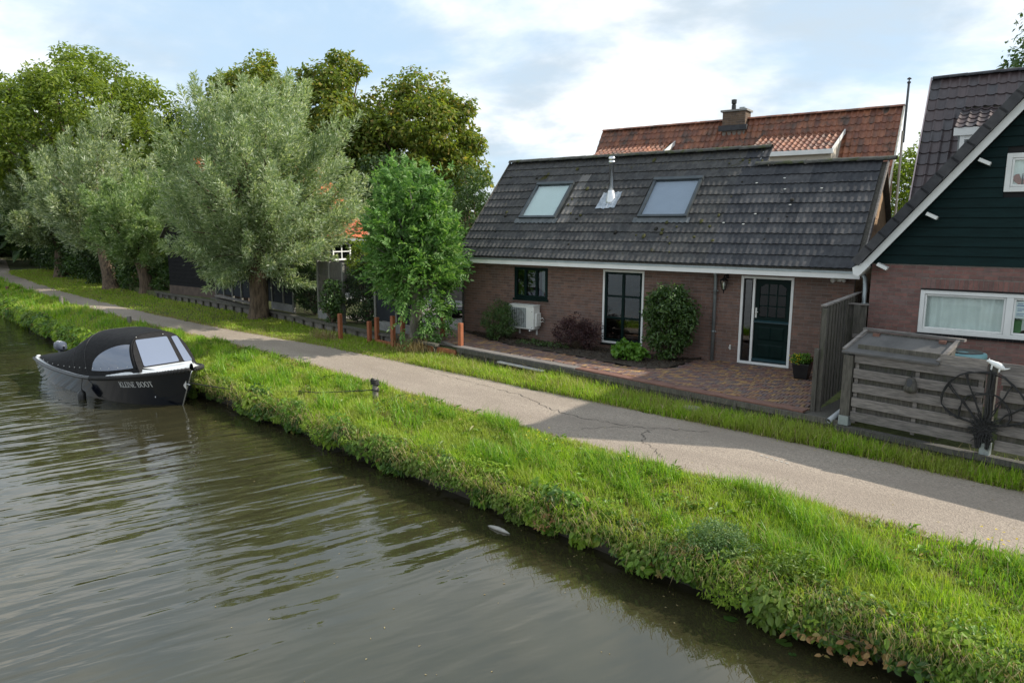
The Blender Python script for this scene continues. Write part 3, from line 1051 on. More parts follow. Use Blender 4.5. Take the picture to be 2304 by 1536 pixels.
# right verge edging
vb = MB()
vb.beam((-2.90, EY + 0.05, EZ - 0.02), (-2.90, RIDGE_L[0], RIDGE_L[1] - 0.02), 0.03, 0.13)
vb.build('verge_board', MT['wood_grey'], house)
vb = MB()
vb.beam((-14.155, EY + 0.03, EZ - 0.02), (-14.155, RIDGE_U[0], RIDGE_U[1] - 0.02), 0.03, 0.1)
vb.build('verge_board', MT['wood_old'], house)
# white box gutter with zinc lip
gt = MB()
gt.bx(-14.22, -2.88, EY - 0.10, YF - 0.02, EZ - 0.20, EZ - 0.055)
gt.build('gutter_board', MT['white'], house, bevel=0.006)
gt = MB()
gt.bx(-14.24, -2.86, EY - 0.118, EY - 0.098, EZ - 0.085, EZ - 0.042)
gt.bx(-14.24, -2.86, EY - 0.10, EY + 0.02, EZ - 0.054, EZ - 0.046)
gt.build('gutter_lip', MT['zinc'], house)
# downpipe
DPX = -6.13
dp = MB()
dp.tube([(DPX, YF - 0.16, 2.17), (DPX, YF - 0.10, 2.08), (DPX, YF - 0.075, 2.0), (DPX, YF - 0.075, 0.0)], 0.04, 12)
dpo = dp.build('downpipe', MT['zinc'], house, smooth=True)
for z in (1.72, 0.72):
    pipe_clip(dpo, DPX, YF - 0.075, z, 0.04, MT['zinc'])
# corner trim and dark plinth at the left end
ct = MB()
ct.bx(HX0 - 0.03, HX0 + 0.04, YF - 0.03, YF + 0.1, -0.1, 2.2)
ct.build('corner_trim', MT['wood_old'], house)


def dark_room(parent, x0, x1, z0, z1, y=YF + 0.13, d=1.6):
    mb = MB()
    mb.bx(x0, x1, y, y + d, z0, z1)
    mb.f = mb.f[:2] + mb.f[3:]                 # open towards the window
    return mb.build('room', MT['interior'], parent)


# tall divided window, white outer frame, dark green sashes
wx0, wx1, wz0, wz1 = -9.255, -8.05, 0.13, 2.105
wn = window_frame(house, wx0, wx1, wz0, wz1, YF, 0.055, 0.09, MT['white'], fwd=0.02)
sash = window_frame(wn, wx0 + 0.058, wx1 - 0.058, wz0 + 0.058, wz1 - 0.058, YF, 0.06, 0.07, MT['green_paint'], 'sash', fwd=0.008)
cx = (wx0 + wx1) / 2
mb = MB()
mb.bx(cx - 0.035, cx + 0.035, YF + 0.0, YF + 0.06, wz0 + 0.12, wz1 - 0.12)
mb.build('mullion', MT['green_paint'], wn)
hgt = (wz1 - wz0 - 0.24) / 3
for k in (1, 2):
    for (a, b_) in ((wx0 + 0.12, cx - 0.036), (cx + 0.036, wx1 - 0.12)):
        mb = MB()
        mb.bx(a, b_, YF + 0.002, YF + 0.058, wz0 + 0.12 + k * hgt - 0.025, wz0 + 0.12 + k * hgt + 0.025)
        mb.build('glazing_bar', MT['green_paint'], wn)
for k in range(3):
    for (a, b_) in ((wx0 + 0.11, cx - 0.03), (cx + 0.03, wx1 - 0.11)):
        mb = MB()
        mb.bx(a, b_, YF + 0.03, YF + 0.036, wz0 + 0.11 + k * hgt, wz0 + 0.13 + (k + 1) * hgt)
        mb.build('pane', MT['glass_dark'], wn)
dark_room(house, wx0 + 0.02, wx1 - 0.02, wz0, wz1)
sl = MB()
sl.bx(wx0 - 0.03, wx1 + 0.03, YF - 0.05, YF + 0.02, wz0 - 0.05, wz0 - 0.003)
sl.build('window_sill', MT['black_paint'], house)
# three light dark window
wx0, wx1, wz0, wz1 = -12.19, -11.03, 1.175, 2.07
wn = window_frame(house, wx0, wx1, wz0, wz1, YF, 0.085, 0.09, MT['green_paint'], fwd=0.02)
for k in (1, 2):
    xx = wx0 + (wx1 - wx0) * k / 3
    mb = MB()
    mb.bx(xx - 0.035, xx + 0.035, YF - 0.012, YF + 0.06, wz0 + 0.085, wz1 - 0.085)
    mb.build('mullion', MT['green_paint'], wn)
for k in range(3):
    a, b_ = wx0 + 0.06 + (wx1 - wx0 - 0.08) * k / 3, wx0 + (wx1 - wx0) * (k + 1) / 3 - 0.01
    mb = MB()
    mb.bx(a, b_, YF + 0.03, YF + 0.036, wz0 + 0.07, wz1 - 0.07)
    mb.build('pane', MT['glass_dark'], wn)
sl = MB()
sl.bx(wx0 - 0.03, wx1 + 0.03, YF - 0.06, YF + 0.02, wz0 - 0.06, wz0 - 0.003)
sl.build('window_sill', MT['green_paint'], house)
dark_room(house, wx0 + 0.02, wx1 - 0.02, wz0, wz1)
curtain(house, wx1 - 0.30, wx1 - 0.09, YF + 0.16, wz0, wz1, MT['curtain'], 3, 0.02)
# things standing on the inner sill
for k, (xx, c_, hh) in enumerate(((-12.02, (0.6, 0.6, 0.58), 0.16), (-11.62, (0.35, 0.33, 0.3), 0.07), (-11.22, (0.35, 0.06, 0.04), 0.16), (-11.12, (0.6, 0.6, 0.6), 0.06))):
    mb = MB()
    mb.lathe((xx, YF + 0.14, wz0 + 0.04), [(0.035, 0), (0.04, hh * 0.4), (0.022, hh * 0.8), (0.025, hh)], 10)
    o = mb.build('sill_vase', surf('vase_glaze', c_, c_, 0.4, 3), None, smooth=True)
    tag(o, ['white slim vase at left of the small dark window sill', 'grey low dish in the middle of the small dark window sill',
            'red vase behind the right pane of the small dark window', 'white low cup at the right end of the small window sill'][k], 'vase', 'ornaments on the window sill')
# door with side light
dx0, dx1, dz1 = -5.525, -4.315, 2.105
dr = window_frame(house, dx0, dx1, 0.0, dz1, YF, 0.06, 0.09, MT['white'], 'door_frame', fwd=0.02)
mb = MB()
mb.bx(dx0 + 0.285, dx0 + 0.335, YF - 0.018, YF + 0.08, 0.061, dz1 - 0.061)
mb.build('door_post', MT['white'], dr)
slt = window_frame(dr, dx0 + 0.064, dx0 + 0.281, 0.064, dz1 - 0.064, YF, 0.03, 0.06, MT['black_paint'], 'sash', fwd=-0.01)
mb = MB()
mb.bx(dx0 + 0.08, dx0 + 0.27, YF + 0.03, YF + 0.036, 0.08, dz1 - 0.08)
mb.build('pane', MT['glass_dark'], dr)
ddx0, ddx1 = dx0 + 0.339, dx1 - 0.064
door = MB()
door.bx(ddx0, ddx1, YF + 0.035, YF + 0.07, 0.064, 1.02)
door.bx(ddx0, ddx0 + 0.10, YF + 0.035, YF + 0.07, 1.022, dz1 - 0.064)
door.bx(ddx1 - 0.10, ddx1, YF + 0.035, YF + 0.07, 1.022, dz1 - 0.064)
door.bx(ddx0 + 0.10, ddx1 - 0.10, YF + 0.035, YF + 0.07, 1.022, 1.15)
door.bx(ddx0 + 0.10, ddx1 - 0.10, YF + 0.035, YF + 0.07, dz1 - 0.17, dz1 - 0.064)
dro = door.build('door', MT['green_paint'], house)
# arched head over the nine panes
ar = MB()
xa, xb, za = ddx0 + 0.10, ddx1 - 0.10, dz1 - 0.17
pts = [(xa, YF + 0.034, za)]
for k in range(13):
    tt = k / 12
    xx = xa + (xb - xa) * tt
    s_ = 0.0 if 0.18 < tt < 0.82 else 1 - min(tt, 1 - tt) / 0.18
    pts.append((xx, YF + 0.034, za - 0.09 * s_ ** 0.7 if s_ > 0 else za - 0.002))
pts.append((xb, YF + 0.034, za))
ar.prism(pts[::-1], (0, 0.03, 0))
ar.build('arched_head', MT['green_paint'], dro)
for k in (1, 2):
    xx = xa + (xb - xa) * k / 3
    mb = MB()
    mb.bx(xx - 0.014, xx + 0.014, YF + 0.037, YF + 0.062, 1.15, za)
    mb.build('glazing_bar', MT['green_paint'], dro)
    zz = 1.15 + (za - 1.15) * k / 3
    for q in range(3):
        mb = MB()
        mb.bx(xa + (xb - xa) * q / 3 + 0.0145, xa + (xb - xa) * (q + 1) / 3 - 0.0145, YF + 0.038, YF + 0.061, zz - 0.014, zz + 0.014)
        mb.build('glazing_bar', MT['green_paint'], dro)
yel = glass_mat('amber_glass', (0.35, 0.27, 0.12), 1.4, 0.6)
for r in range(3):
    for q in range(3):
        mb = MB()
        mb.bx(xa + (xb - xa) * q / 3 + 0.01, xa + (xb - xa) * (q + 1) / 3 - 0.01, YF + 0.048, YF + 0.053, 1.15 + (za - 1.15) * r / 3 + 0.01, 1.15 + (za - 1.15) * (r + 1) / 3 - 0.01)
        mb.build('pane', yel, dro)
for (z0, z1) in ((0.60, 0.92), (0.18, 0.50)):
    for (a, b_) in ((ddx0 + 0.10, ddx0 + 0.41), (ddx1 - 0.41, ddx1 - 0.10)):
        mb = MB()
        M_ = [(a, z0), (b_, z0), (b_, z1), (a, z1)]
        i_ = 0.03
        M2 = [(a + i_, z0 + i_), (b_ - i_, z0 + i_), (b_ - i_, z1 - i_), (a + i_, z1 - i_)]
        mb.add([(x, YF + 0.033, z) for x, z in M_] + [(x, YF + 0.020, z) for x, z in M2], [(0, 1, 5, 4), (1, 2, 6, 5), (2, 3, 7, 6), (3, 0, 4, 7), (4, 5, 6, 7)])
        mb.build('panel', MT['green_paint'], dro)
mb = MB()
mb.prism([(ddx0, YF + 0.034, 1.07), (ddx0, YF - 0.02, 1.035), (ddx0, YF - 0.02, 1.015), (ddx0, YF + 0.034, 1.01)], (ddx1 - ddx0, 0, 0))
mb.build('drip_rail', surf('blue_green_paint', (0.012, 0.04, 0.05), (0.02, 0.05, 0.06), 0.3, 4), dro)
mb = MB()
mb.prism([(ddx0, YF + 0.034, 0.15), (ddx0, YF - 0.02, 0.11), (ddx0, YF - 0.02, 0.09), (ddx0, YF + 0.034, 0.08)], (ddx1 - ddx0, 0, 0))
mb.build('drip_rail', surf('blue_green_paint', (0.012, 0.04, 0.05), (0.02, 0.05, 0.06), 0.3, 4), dro)
mb = MB()
mb.bx(ddx0 + 0.015, ddx0 + 0.055, YF + 0.022, YF + 0.034, 1.12, 1.36)
hp = mb.build('handle_plate', MT['plastic_white'], dro, bevel=0.004)
mb = MB()
mb.tube([(ddx0 + 0.035, YF + 0.025, 1.26), (ddx0 + 0.035, YF - 0.03, 1.26), (ddx0 + 0.10, YF - 0.03, 1.262)], 0.011, 8)
mb.build('handle', MT['plastic_white'], dro)
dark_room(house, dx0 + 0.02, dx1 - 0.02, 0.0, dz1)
# roof windows
MT['skyframe'] = surf('roof_window_cladding', (0.045, 0.055, 0.06), (0.065, 0.075, 0.08), 0.4, 5, metal=0.3)
MT['skyglass'] = None
mgl, t, b = new_mat('roof_window_glass')
b.inputs['Base Color'].default_value = (0.30, 0.34, 0.38, 1)
b.inputs['Roughness'].default_value = 0.04
b.inputs['Specular IOR Level'].default_value = 1.0
b.inputs['Coat Weight'].default_value = 1.0
for (s, blind) in ((SKY1, (0.62, 0.66, 0.66)), (SKY2, (0.30, 0.31, 0.40))):
    a, b_, c_, d = s
    fm = MB()
    wv = 0.075
    fm.bx(a, a + wv, c_, d, 0.0, 0.115)
    fm.bx(b_ - wv, b_, c_, d, 0.0, 0.115)
    fm.bx(a + wv, b_ - wv, c_, c_ + wv, 0.0, 0.11)
    fm.bx(a - 0.01, b_ + 0.01, d - wv, d + 0.03, 0.0, 0.135)
    sk = fm.build('roof_window', MT['skyframe'], house)
    sk.matrix_basis = RF
    WM[sk.name] = RF.copy()
    pn = MB()
    pn.bx(a + wv - 0.01, b_ - wv + 0.01, c_ + wv - 0.01, d - wv + 0.01, 0.085, 0.092)
    po = pn.build('pane', MT['glass'], sk)
    po.matrix_parent_inverse = Matrix()
    bl = MB()
    bl.bx(a + wv - 0.01, b_ - wv + 0.01, c_ + wv - 0.01, d - wv + 0.01, 0.03, 0.035)
    bo = bl.build('blind', surf('roof_blind', blind, tuple(min(1, q * 1.06) for q in blind), 0.8, 3), sk)
    bo.matrix_parent_inverse = Matrix()
    sill = MB()
    n_ = 40
    for k in range(n_):
        x0_, x1_ = a - 0.1 + (b_ - a + 0.2) * k / n_, a - 0.1 + (b_ - a + 0.2) * (k + 1) / n_
        z0_, z1_ = [0.045 + 0.016 * math.cos(2 * math.pi * (q / 0.15)) for q in (x0_, x1_)]
        sill.add([(x0_, c_ - 0.17, z0_), (x1_, c_ - 0.17, z1_), (x1_, c_ - 0.0, 0.06), (x0_, c_ - 0.0, 0.06)], [(0, 1, 2, 3)])
    so = sill.build('apron_flashing', surf('pleated_flashing', (0.09, 0.10, 0.105), (0.13, 0.14, 0.145), 0.5, 5, metal=0.3), sk)
    so.matrix_parent_inverse = Matrix()
# stove flue
FX, FY, FZ = -9.76, 18.22, 4.05
fl = MB()
fl.lathe((FX, FY, FZ), [(0.17, -0.22), (0.155, -0.1), (0.10, 0.14), (0.085, 0.2)], 20)
flo = fl.build('flue_cone', surf('bright_aluminium', (0.62, 0.64, 0.66), (0.72, 0.74, 0.75), 0.3, 5, metal=0.8), house, smooth=True)
fl = MB()
fl.lathe((FX, FY, FZ), [(0.072, 0.15), (0.072, 0.93), (0.088, 0.935), (0.09, 0.99), (0.08, 1.0), (0.08, 1.02), (0.092, 1.03), (0.092, 1.09), (0.08, 1.10), (0.075, 1.13)], 20)
fl.build('flue_pipe', MT['steel'], house, smooth=True)
fs_ = MB()
gx_ = np.linspace(-0.30, 0.30, 13)
gy_ = np.linspace(-0.33, 0.30, 9)
vv = [(x + RNG.normal(0, 0.008), y + 0.05 * x + RNG.normal(0, 0.01), 0.05 + 0.013 * math.cos(2 * math.pi * (x + 4.35) / 0.15) + RNG.normal(0, 0.004)) for y in gy_ for x in gx_]
ff = [(r * 13 + c_, r * 13 + c_ + 1, (r + 1) * 13 + c_ + 1, (r + 1) * 13 + c_) for r in range(8) for c_ in range(12)]
fs_.add(vv, ff)
fo = fs_.build('flashing', MT['alu'], house)
fo.matrix_basis = RF @ Matrix.Translation((-9.77 + 14.14, (18.19 - EY) / SLP.y, 0))
# ================================================================ HOUSE WITH BLACK BOARDED GABLE (right)
YR = 15.80
RX0, RX1, PKX = -2.55, 3.55, 0.50
BB_Z = 2.545                                    # where boards start
SL_M = 1.24                                     # roof rise per metre
EAVE_X, EAVE_Z = -2.70, 2.48                    # lower end of the verge
PKZ = EAVE_Z + SL_M * (PKX - EAVE_X)
rhouse = thing('gabled_house', (0.5, 19.5, 0), 'red brick house with black boarded gable and white bargeboard', 'house')
rw = (-1.655 - RX0, 0.62 - RX0, 1.235, 2.065)
ops = [(rw[0], rw[1], rw[2] + 0.4, rw[3] + 0.4)]
wall_panel(rhouse, (RX0, YR, -0.4), (1, 0, 0), (0, -1, 0), RX1 - RX0, BB_Z + 0.4, ops, MT['mortar'], 0.12)
bricks(rhouse, (RX0, YR, -0.4), (1, 0, 0), (0, -1, 0), RX1 - RX0, BB_Z + 0.4, ops, MT['brick_red'], 300, soldiers=[(rw[0] - 0.0, rw[1], rw[3] + 0.402, rw[3] + 0.402 + 0.218)])
sw = MB()
sw.bx(RX0, RX0 + 0.12, YR + 0.121, 24.0, -0.4, 3.0)
sw.bx(RX1 - 0.12, RX1, YR + 0.121, 24.0, -0.4, 3.0)
sw.build('side_wall', MT['brick_red'], rhouse)
# gable backing and boards
gb = MB()
gb.prism([(RX0 - 0.05, YR + 0.02, BB_Z), (RX1 + 0.05, YR + 0.02, BB_Z), (PKX, YR + 0.02, PKZ + 0.02), ], (0, 0.1, 0))
gb2 = MB()
gb2.prism([(RX0 - 0.05, 20.9, BB_Z - 0.3), (RX1 + 0.05, 20.9, BB_Z - 0.3), (PKX, 20.9, PKZ + 0.02)], (0, 0.1, 0))  # unseen, added to keep sun from leaking through the open roof end
gb2.build('rear_light_stop', MT['black_paint'], rhouse)
gbo = gb.build('gable_backing', MT['black_paint'], rhouse)
GW = (-0.51, 0.75, 3.885, 4.56)
bh = 0.178
k = 0
while BB_Z + k * bh < PKZ - 0.35:
    z0, z1 = BB_Z + k * bh, BB_Z + (k + 1) * bh
    xl = max(RX0 - 0.12, EAVE_X + (z0 - EAVE_Z) / SL_M + 0.12)
    xr = 2 * PKX - xl
    xl1 = max(RX0 - 0.12, EAVE_X + (z1 - EAVE_Z) / SL_M + 0.12)
    xr1 = 2 * PKX - xl1
    segs = [(xl, xr, xl1, xr1)]
    if z1 > GW[2] + 0.02 and z0 < GW[3] - 0.02:
        segs = [(xl, GW[0], xl1, GW[0]), (GW[1], xr, GW[1], xr1)]
    for (a, b_, a1, b1) in segs:
        mb = MB()
        f0, f1 = YR - 0.028, YR - 0.004
        g = 0.006
        mb.add([(a, f0, z0), (b_, f0, z0), (b1, f1, z1 - g), (a1, f1, z1 - g), (a, YR + 0.02, z0), (b_, YR + 0.02, z0), (b1, YR + 0.02, z1 - g), (a1, YR + 0.02, z1 - g)],
               [(0, 1, 2, 3), (0, 4, 5, 1), (3, 2, 6, 7), (0, 3, 7, 4), (1, 5, 6, 2)])
        mb.build('board', MT['wood_black'], rhouse)
    k += 1
# roof slopes, verge tiles, bargeboard, purlin ends
FRONT = YR - 0.34
for sgn in (-1, 1):
    ex = PKX + sgn * (PKX - EAVE_X)
    rs = MB()
    rs.prism([(PKX, FRONT + 0.05, PKZ), (ex, FRONT + 0.05, EAVE_Z), (ex, FRONT + 0.05, EAVE_Z + 0.09), (PKX, FRONT + 0.05, PKZ + 0.09)], (0, 6.2, 0))
    rs.build('roof_slope', MT['tile_dark'], rhouse)
    bg_ = MB()
    dz = 0.20
    bg_.prism([(ex - sgn * 0.02, FRONT, EAVE_Z - 0.14), (PKX, FRONT, PKZ - 0.14), (PKX, FRONT, PKZ + 0.06), (ex - sgn * 0.02, FRONT, EAVE_Z + 0.06)], (0, 0.035, 0))
    bg_.build('bargeboard', MT['white'], rhouse)
    d = Vector((PKX - ex, 0, PKZ - EAVE_Z))
    ln = d.length
    d.normalize()
    u = Vector((-d.z, 0, d.x)) if d.x > 0 else Vector((d.z, 0, -d.x))
    nT = int(ln / 0.345)
    vt = MB()
    R_ = Matrix(((d.x, 0, u.x), (0, 1, 0), (d.z, 0, u.z))).to_4x4()
    vt.box((0.19, 0, 0), (0.385, 0.13, 0.17))
    vt.box((0.19, 0.09, 0.078), (0.385, 0.06, 0.02))
    me = vt.mesh('verge_tile', MT['tile_dark'])
    for q in range(nT + 1):
        o = bpy.data.objects.new('verge_tile', me)
        link(o, rhouse)
        p = Vector((ex, FRONT - 0.035, EAVE_Z)) + d * (q * 0.345) + u * 0.12
        tilt = Matrix.Rotation(0.05 * sgn, 4, 'Y')
        o.matrix_basis = Matrix.Translation(p) @ R_ @ Matrix.Rotation(-0.035 if sgn < 0 else 0.035, 4, 'Y')
for (px_c, pz_c) in ((-2.36, 2.58), (-1.60, 3.55), (-0.86, 4.50), (0.0, 5.58)):
    mb = MB()
    d = Vector((1, 0, SL_M)).normalized()
    mb.beam((px_c - 0.06, FRONT + 0.16, pz_c - 0.04), (px_c + 0.12, FRONT + 0.16, pz_c - 0.13), 0.22, 0.06)
    mb.build('purlin_end', MT['white'], rhouse)
# eaves gutter end (white box) and downpipe
mb = MB()
mb.prism([(-2.84, FRONT - 0.04, 2.46), (-2.66, FRONT - 0.04, 2.56), (-2.56, FRONT - 0.04, 2.48), (-2.72, FRONT - 0.04, 2.29), (-2.82, FRONT - 0.04, 2.33)], (0, 5.6, 0))
gtr = mb.build('eaves_gutter', MT['white'], rhouse)
mb = MB()
mb.tube([(-2.76, YR + 0.25, 2.34), (-2.68, YR + 0.15, 2.22), (-2.655, YR + 0.08, 2.02), (-2.655, YR + 0.08, -0.2)], 0.042, 12)
dpo = mb.build('downpipe', MT['zinc'], rhouse, smooth=True)
pipe_clip(dpo, -2.655, YR + 0.08, 1.72, 0.042, MT['zinc'])
# white window with curtains
wx0, wx1, wz0, wz1 = -1.655, 0.62, 1.235, 2.065
wn = window_frame(rhouse, wx0, wx1, wz0, wz1, YR, 0.075, 0.1, MT['white'], fwd=0.02)
mx_ = -0.22
mb = MB()
mb.bx(mx_ - 0.055, mx_ + 0.055, YR - 0.018, YR + 0.09, wz0 + 0.076, wz1 - 0.076)
mb.build('mullion', MT['white'], wn)
for (a, b_) in ((wx0 + 0.06, mx_ - 0.04), (mx_ + 0.04, wx1 - 0.06)):
    window_frame(wn, a + 0.018, b_ - 0.018, wz0 + 0.079, wz1 - 0.079, YR, 0.035, 0.06, MT['white'], 'sash', fwd=-0.012)
    mb = MB()
    mb.bx(a + 0.04, b_ - 0.04, YR + 0.04, YR + 0.046, wz0 + 0.09, wz1 - 0.09)
    mb.build('pane', MT['glass'], wn)
mb = MB()
mb.bx(wx0, wx1, YR - 0.04, YR + 0.0, wz1 + 0.002, wz1 + 0.03)
mb.build('lead_strip', MT['black_paint'], rhouse)
sill_t = MB()
xx = wx0 - 0.02
while xx < wx1:
    sill_t.bx(xx, xx + 0.105, YR - 0.05, YR + 0.02, wz0 - 0.05, wz0 - 0.004)
    xx += 0.112
sill_t.build('window_sill', MT['black_paint'], rhouse)
curtain(rhouse, wx0 + 0.06, mx_ - 0.02, YR + 0.13, wz0, wz1, MT['curtain'], 7, 0.022)
curtain(rhouse, mx_ + 0.12, wx1 - 0.05, YR + 0.2, wz0 + 0.15, wz1, MT['curtain'], 6, 0.03)
dark_room(rhouse, wx0, wx1, wz0, wz1, YR + 0.13)
mb = MB()
mb.bx(-0.13, 0.06, YR + 0.049, YR + 0.0515, 1.62, 1.93)
paper = tag(mb.build('paper_notice', surf('paper', (0.75, 0.76, 0.78), (0.8, 0.8, 0.8), 0.8, 4)), 'white paper notice stuck behind the right pane of the curtained window', 'notice')
ink = surf('blue_ink', (0.05, 0.12, 0.3), (0.06, 0.15, 0.35), 0.8, 4)
mb = MB()
for (z, a, b_, h) in ((1.88, -0.10, -0.02, 0.012), (1.845, -0.11, 0.03, 0.018), (1.80, -0.10, 0.0, 0.010), (1.775, -0.10, 0.03, 0.010), (1.75, -0.10, -0.03, 0.01), (1.70, -0.11, 0.02, 0.012), (1.67, -0.11, 0.0, 0.01)):
    mb.bx(a, b_, YR + 0.0482, YR + 0.0488, z, z + h)
mb.build('print', ink, paper)
mb = MB()
mb.bx(-0.155, -0.01, YR + 0.1, YR + 0.24, wz0 + 0.11, wz0 + 0.33)
o = mb.build('storage_tin', surf('green_tin', (0.05, 0.16, 0.05), (0.06, 0.2, 0.06), 0.5, 3), bevel=0.01)
lid = MB()
lid.bx(-0.16, -0.005, YR + 0.095, YR + 0.245, wz0 + 0.331, wz0 + 0.35)
lid.build('lid', surf('green_tin', (0.05, 0.16, 0.05), (0.06, 0.2, 0.06), 0.5, 3), o)
tag(o, 'green box on the sill behind the right pane of the curtained window', 'box')
# upper gable window
wn = window_frame(rhouse, GW[0], GW[1], GW[2], GW[3], YR - 0.01, 0.085, 0.1, MT['white'], fwd=0.035)
window_frame(wn, GW[0] + 0.089, GW[1] - 0.089, GW[2] + 0.089, GW[3] - 0.089, YR - 0.02, 0.035, 0.04, MT['white'], 'sash', fwd=0.018)
mb = MB()
mb.bx(GW[0] + 0.1, GW[1] - 0.1, YR - 0.034, YR - 0.03, GW[2] + 0.1, GW[3] - 0.1)
mb.build('pane', MT['glass'], wn)
curtain(rhouse, GW[0] + 0.1, GW[1] - 0.1, YR + 0.008, GW[2] + 0.09, GW[3] - 0.09, MT['curtain'], 8, 0.007)
# butterfly shaped ornament on the sill
orn = surf('rust_red_enamel', (0.22, 0.07, 0.05), (0.32, 0.12, 0.09), 0.5, 14)
ob = thing('window_ornament', (-0.25, YR - 0.012, GW[2] + 0.11), 'rust red winged ornament standing in the small gable window', 'ornament')
for s_, a0 in ((-1, 0.0), (1, 0.15)):
    pts = [(-0.25, YR - 0.012, 4.06)]
    for q in range(9):
        th = math.radians(20 + q * 17)
        rr = 0.17 * (0.75 + 0.3 * math.sin(th * 2.2))
        pts.append((-0.25 + s_ * rr * math.sin(th), YR - 0.012, 4.06 + rr * math.cos(th) * 0.9))
    mb = MB()
    mb.prism(pts if s_ > 0 else pts[::-1], (0, 0.006 * 1, 0))
    mb.build('wing', orn, ob)
mb = MB()
mb.tube([(-0.25, YR - 0.012, GW[2] + 0.10), (-0.25, YR - 0.012, 4.0), (-0.25, YR - 0.012, 4.2)], [0.012, 0.014, 0.006], 6)
mb.build('body', MT['black_paint'], ob)
# rear wing with the purple pantile roof
RRY, RRZ, RRX = 23.0, 7.22, -2.61
sl_up = Vector((0, 1, 1.6)).normalized()
RL = 5.2
RF2 = roof_frame((RRX, RRY - RL * sl_up.y, RRZ - RL * sl_up.z), (1, 0, 0), sl_up)
mb = MB()
p0, p1 = RF2 @ Vector((0, 0, -0.03)), RF2 @ Vector((0, RL, -0.03))
mb.prism([p0, p1, p1 + Vector((0, 0, -0.06)), p0 + Vector((0, 0, -0.06))], (9, 0, 0))
q1 = p1 + Vector((0, 2.5, -4.0))
mb.prism([p1 + Vector((0, 0.001, 0)), q1, q1 + Vector((0, 0, -0.06)), p1 + Vector((0, 0.001, -0.06))], (9, 0, 0))
mb.build('roof_boarding', MT['wood_old'], rhouse)
mb = MB()
mb.prism([(RRX + 0.12, p0.y + 0.1, -0.4), (RRX + 0.12, RRY + 2.5, -0.4), (RRX + 0.12, RRY + 2.5, 3.0), (RRX + 0.12, RRY, RRZ - 0.2), (RRX + 0.12, p0.y + 0.1, p0.z)], (8.5, 0, 0))
mb.build('rear_wing_wall', MT['brick_red'], rhouse)
PTW = 0.215
pt = wave_tile('roof_tile', MT['pantile_dark'], PTW, 0.33, 0.022, 1, 0.02, 0.03, 10, 0.9)
DORM = (0.78, 3.4)


def keep2(x, y):
    return x < 3.8 and y > 1.4 and not (DORM[0] < x < DORM[1] and 2.2 < y < 4.02)


tile_roof(rhouse, RF2, pt, 18, 15, PTW, 0.345, keep2, 300)
ridge_tiles(rhouse, RRX, RRX + 4.2, RRY, RRZ, 0.38, 0.12, MT['tile_dark'])
mb = MB()
mb.beam(RF2 @ Vector((-0.03, 0, 0.0)), RF2 @ Vector((-0.03, RL, 0.0)), 0.03, 0.14)
mb.build('verge_board', surf('pinkish_paint', (0.45, 0.36, 0.36), (0.5, 0.4, 0.4), 0.6, 4), rhouse)
# its dormer
dfz, dfy = 5.50, 21.0
d_up = Vector((0, 1.45, 0.62)).normalized()
RF3 = roof_frame((RRX + DORM[0] + 0.02, dfy, dfz + 0.17), (1, 0, 0), d_up)
tile_roof(rhouse, RF3, pt, 12, 5, PTW, 0.345, None, 300)
mb = MB()
mb.bx(RRX + DORM[0], RRX + DORM[1], dfy + 0.02, dfy + 0.06, dfz - 0.02, dfz + 0.17)
mb.build('dormer_fascia', MT['white'], rhouse)
mb = MB()
mb.prism([(RRX + DORM[0] + 0.1, dfy + 0.1, dfz - 1.3), (RRX + DORM[0] + 0.1, dfy + 1.75, dfz - 0.0), (RRX + DORM[0] + 0.1, dfy + 1.75, dfz + 0.7), (RRX + DORM[0] + 0.1, dfy + 0.1, dfz + 0.12)], (2.4, 0, 0))
mb.build('dormer_cheek', surf('grey_boards', (0.2, 0.22, 0.22), (0.27, 0.28, 0.28), 0.7, 4), rhouse)
mb = MB()
mb.bx(RRX + DORM[0] + 0.14, RRX + DORM[0] + 0.24, dfy + 0.06, dfy + 0.11, dfz - 1.2, dfz - 0.02)
mb.bx(RRX + DORM[0] + 0.24, RRX + DORM[0] + 1.2, dfy + 0.07, dfy + 0.11, dfz - 0.12, dfz - 0.02)
mb.build('dormer_window_frame', MT['white'], rhouse)
mb = MB()
mb.bx(RRX + DORM[0] + 0.25, RRX + DORM[0] + 1.2, dfy + 0.085, dfy + 0.095, dfz - 1.2, dfz - 0.13)
mb.build('pane', MT['glass_dark'], rhouse)
# white meter box on the wall
mb = MB()
mb.bx(-1.15, -1.02, YR - 0.09, YR - 0.008, 0.93, 1.06)
mb.bx(-1.11, -1.06, YR - 0.06, YR - 0.03, 0.86, 0.93)
tag(mb.build('junction_box', MT['plastic_white'], bevel=0.006), 'small white junction box on red brick wall above the blue barrel', 'box')

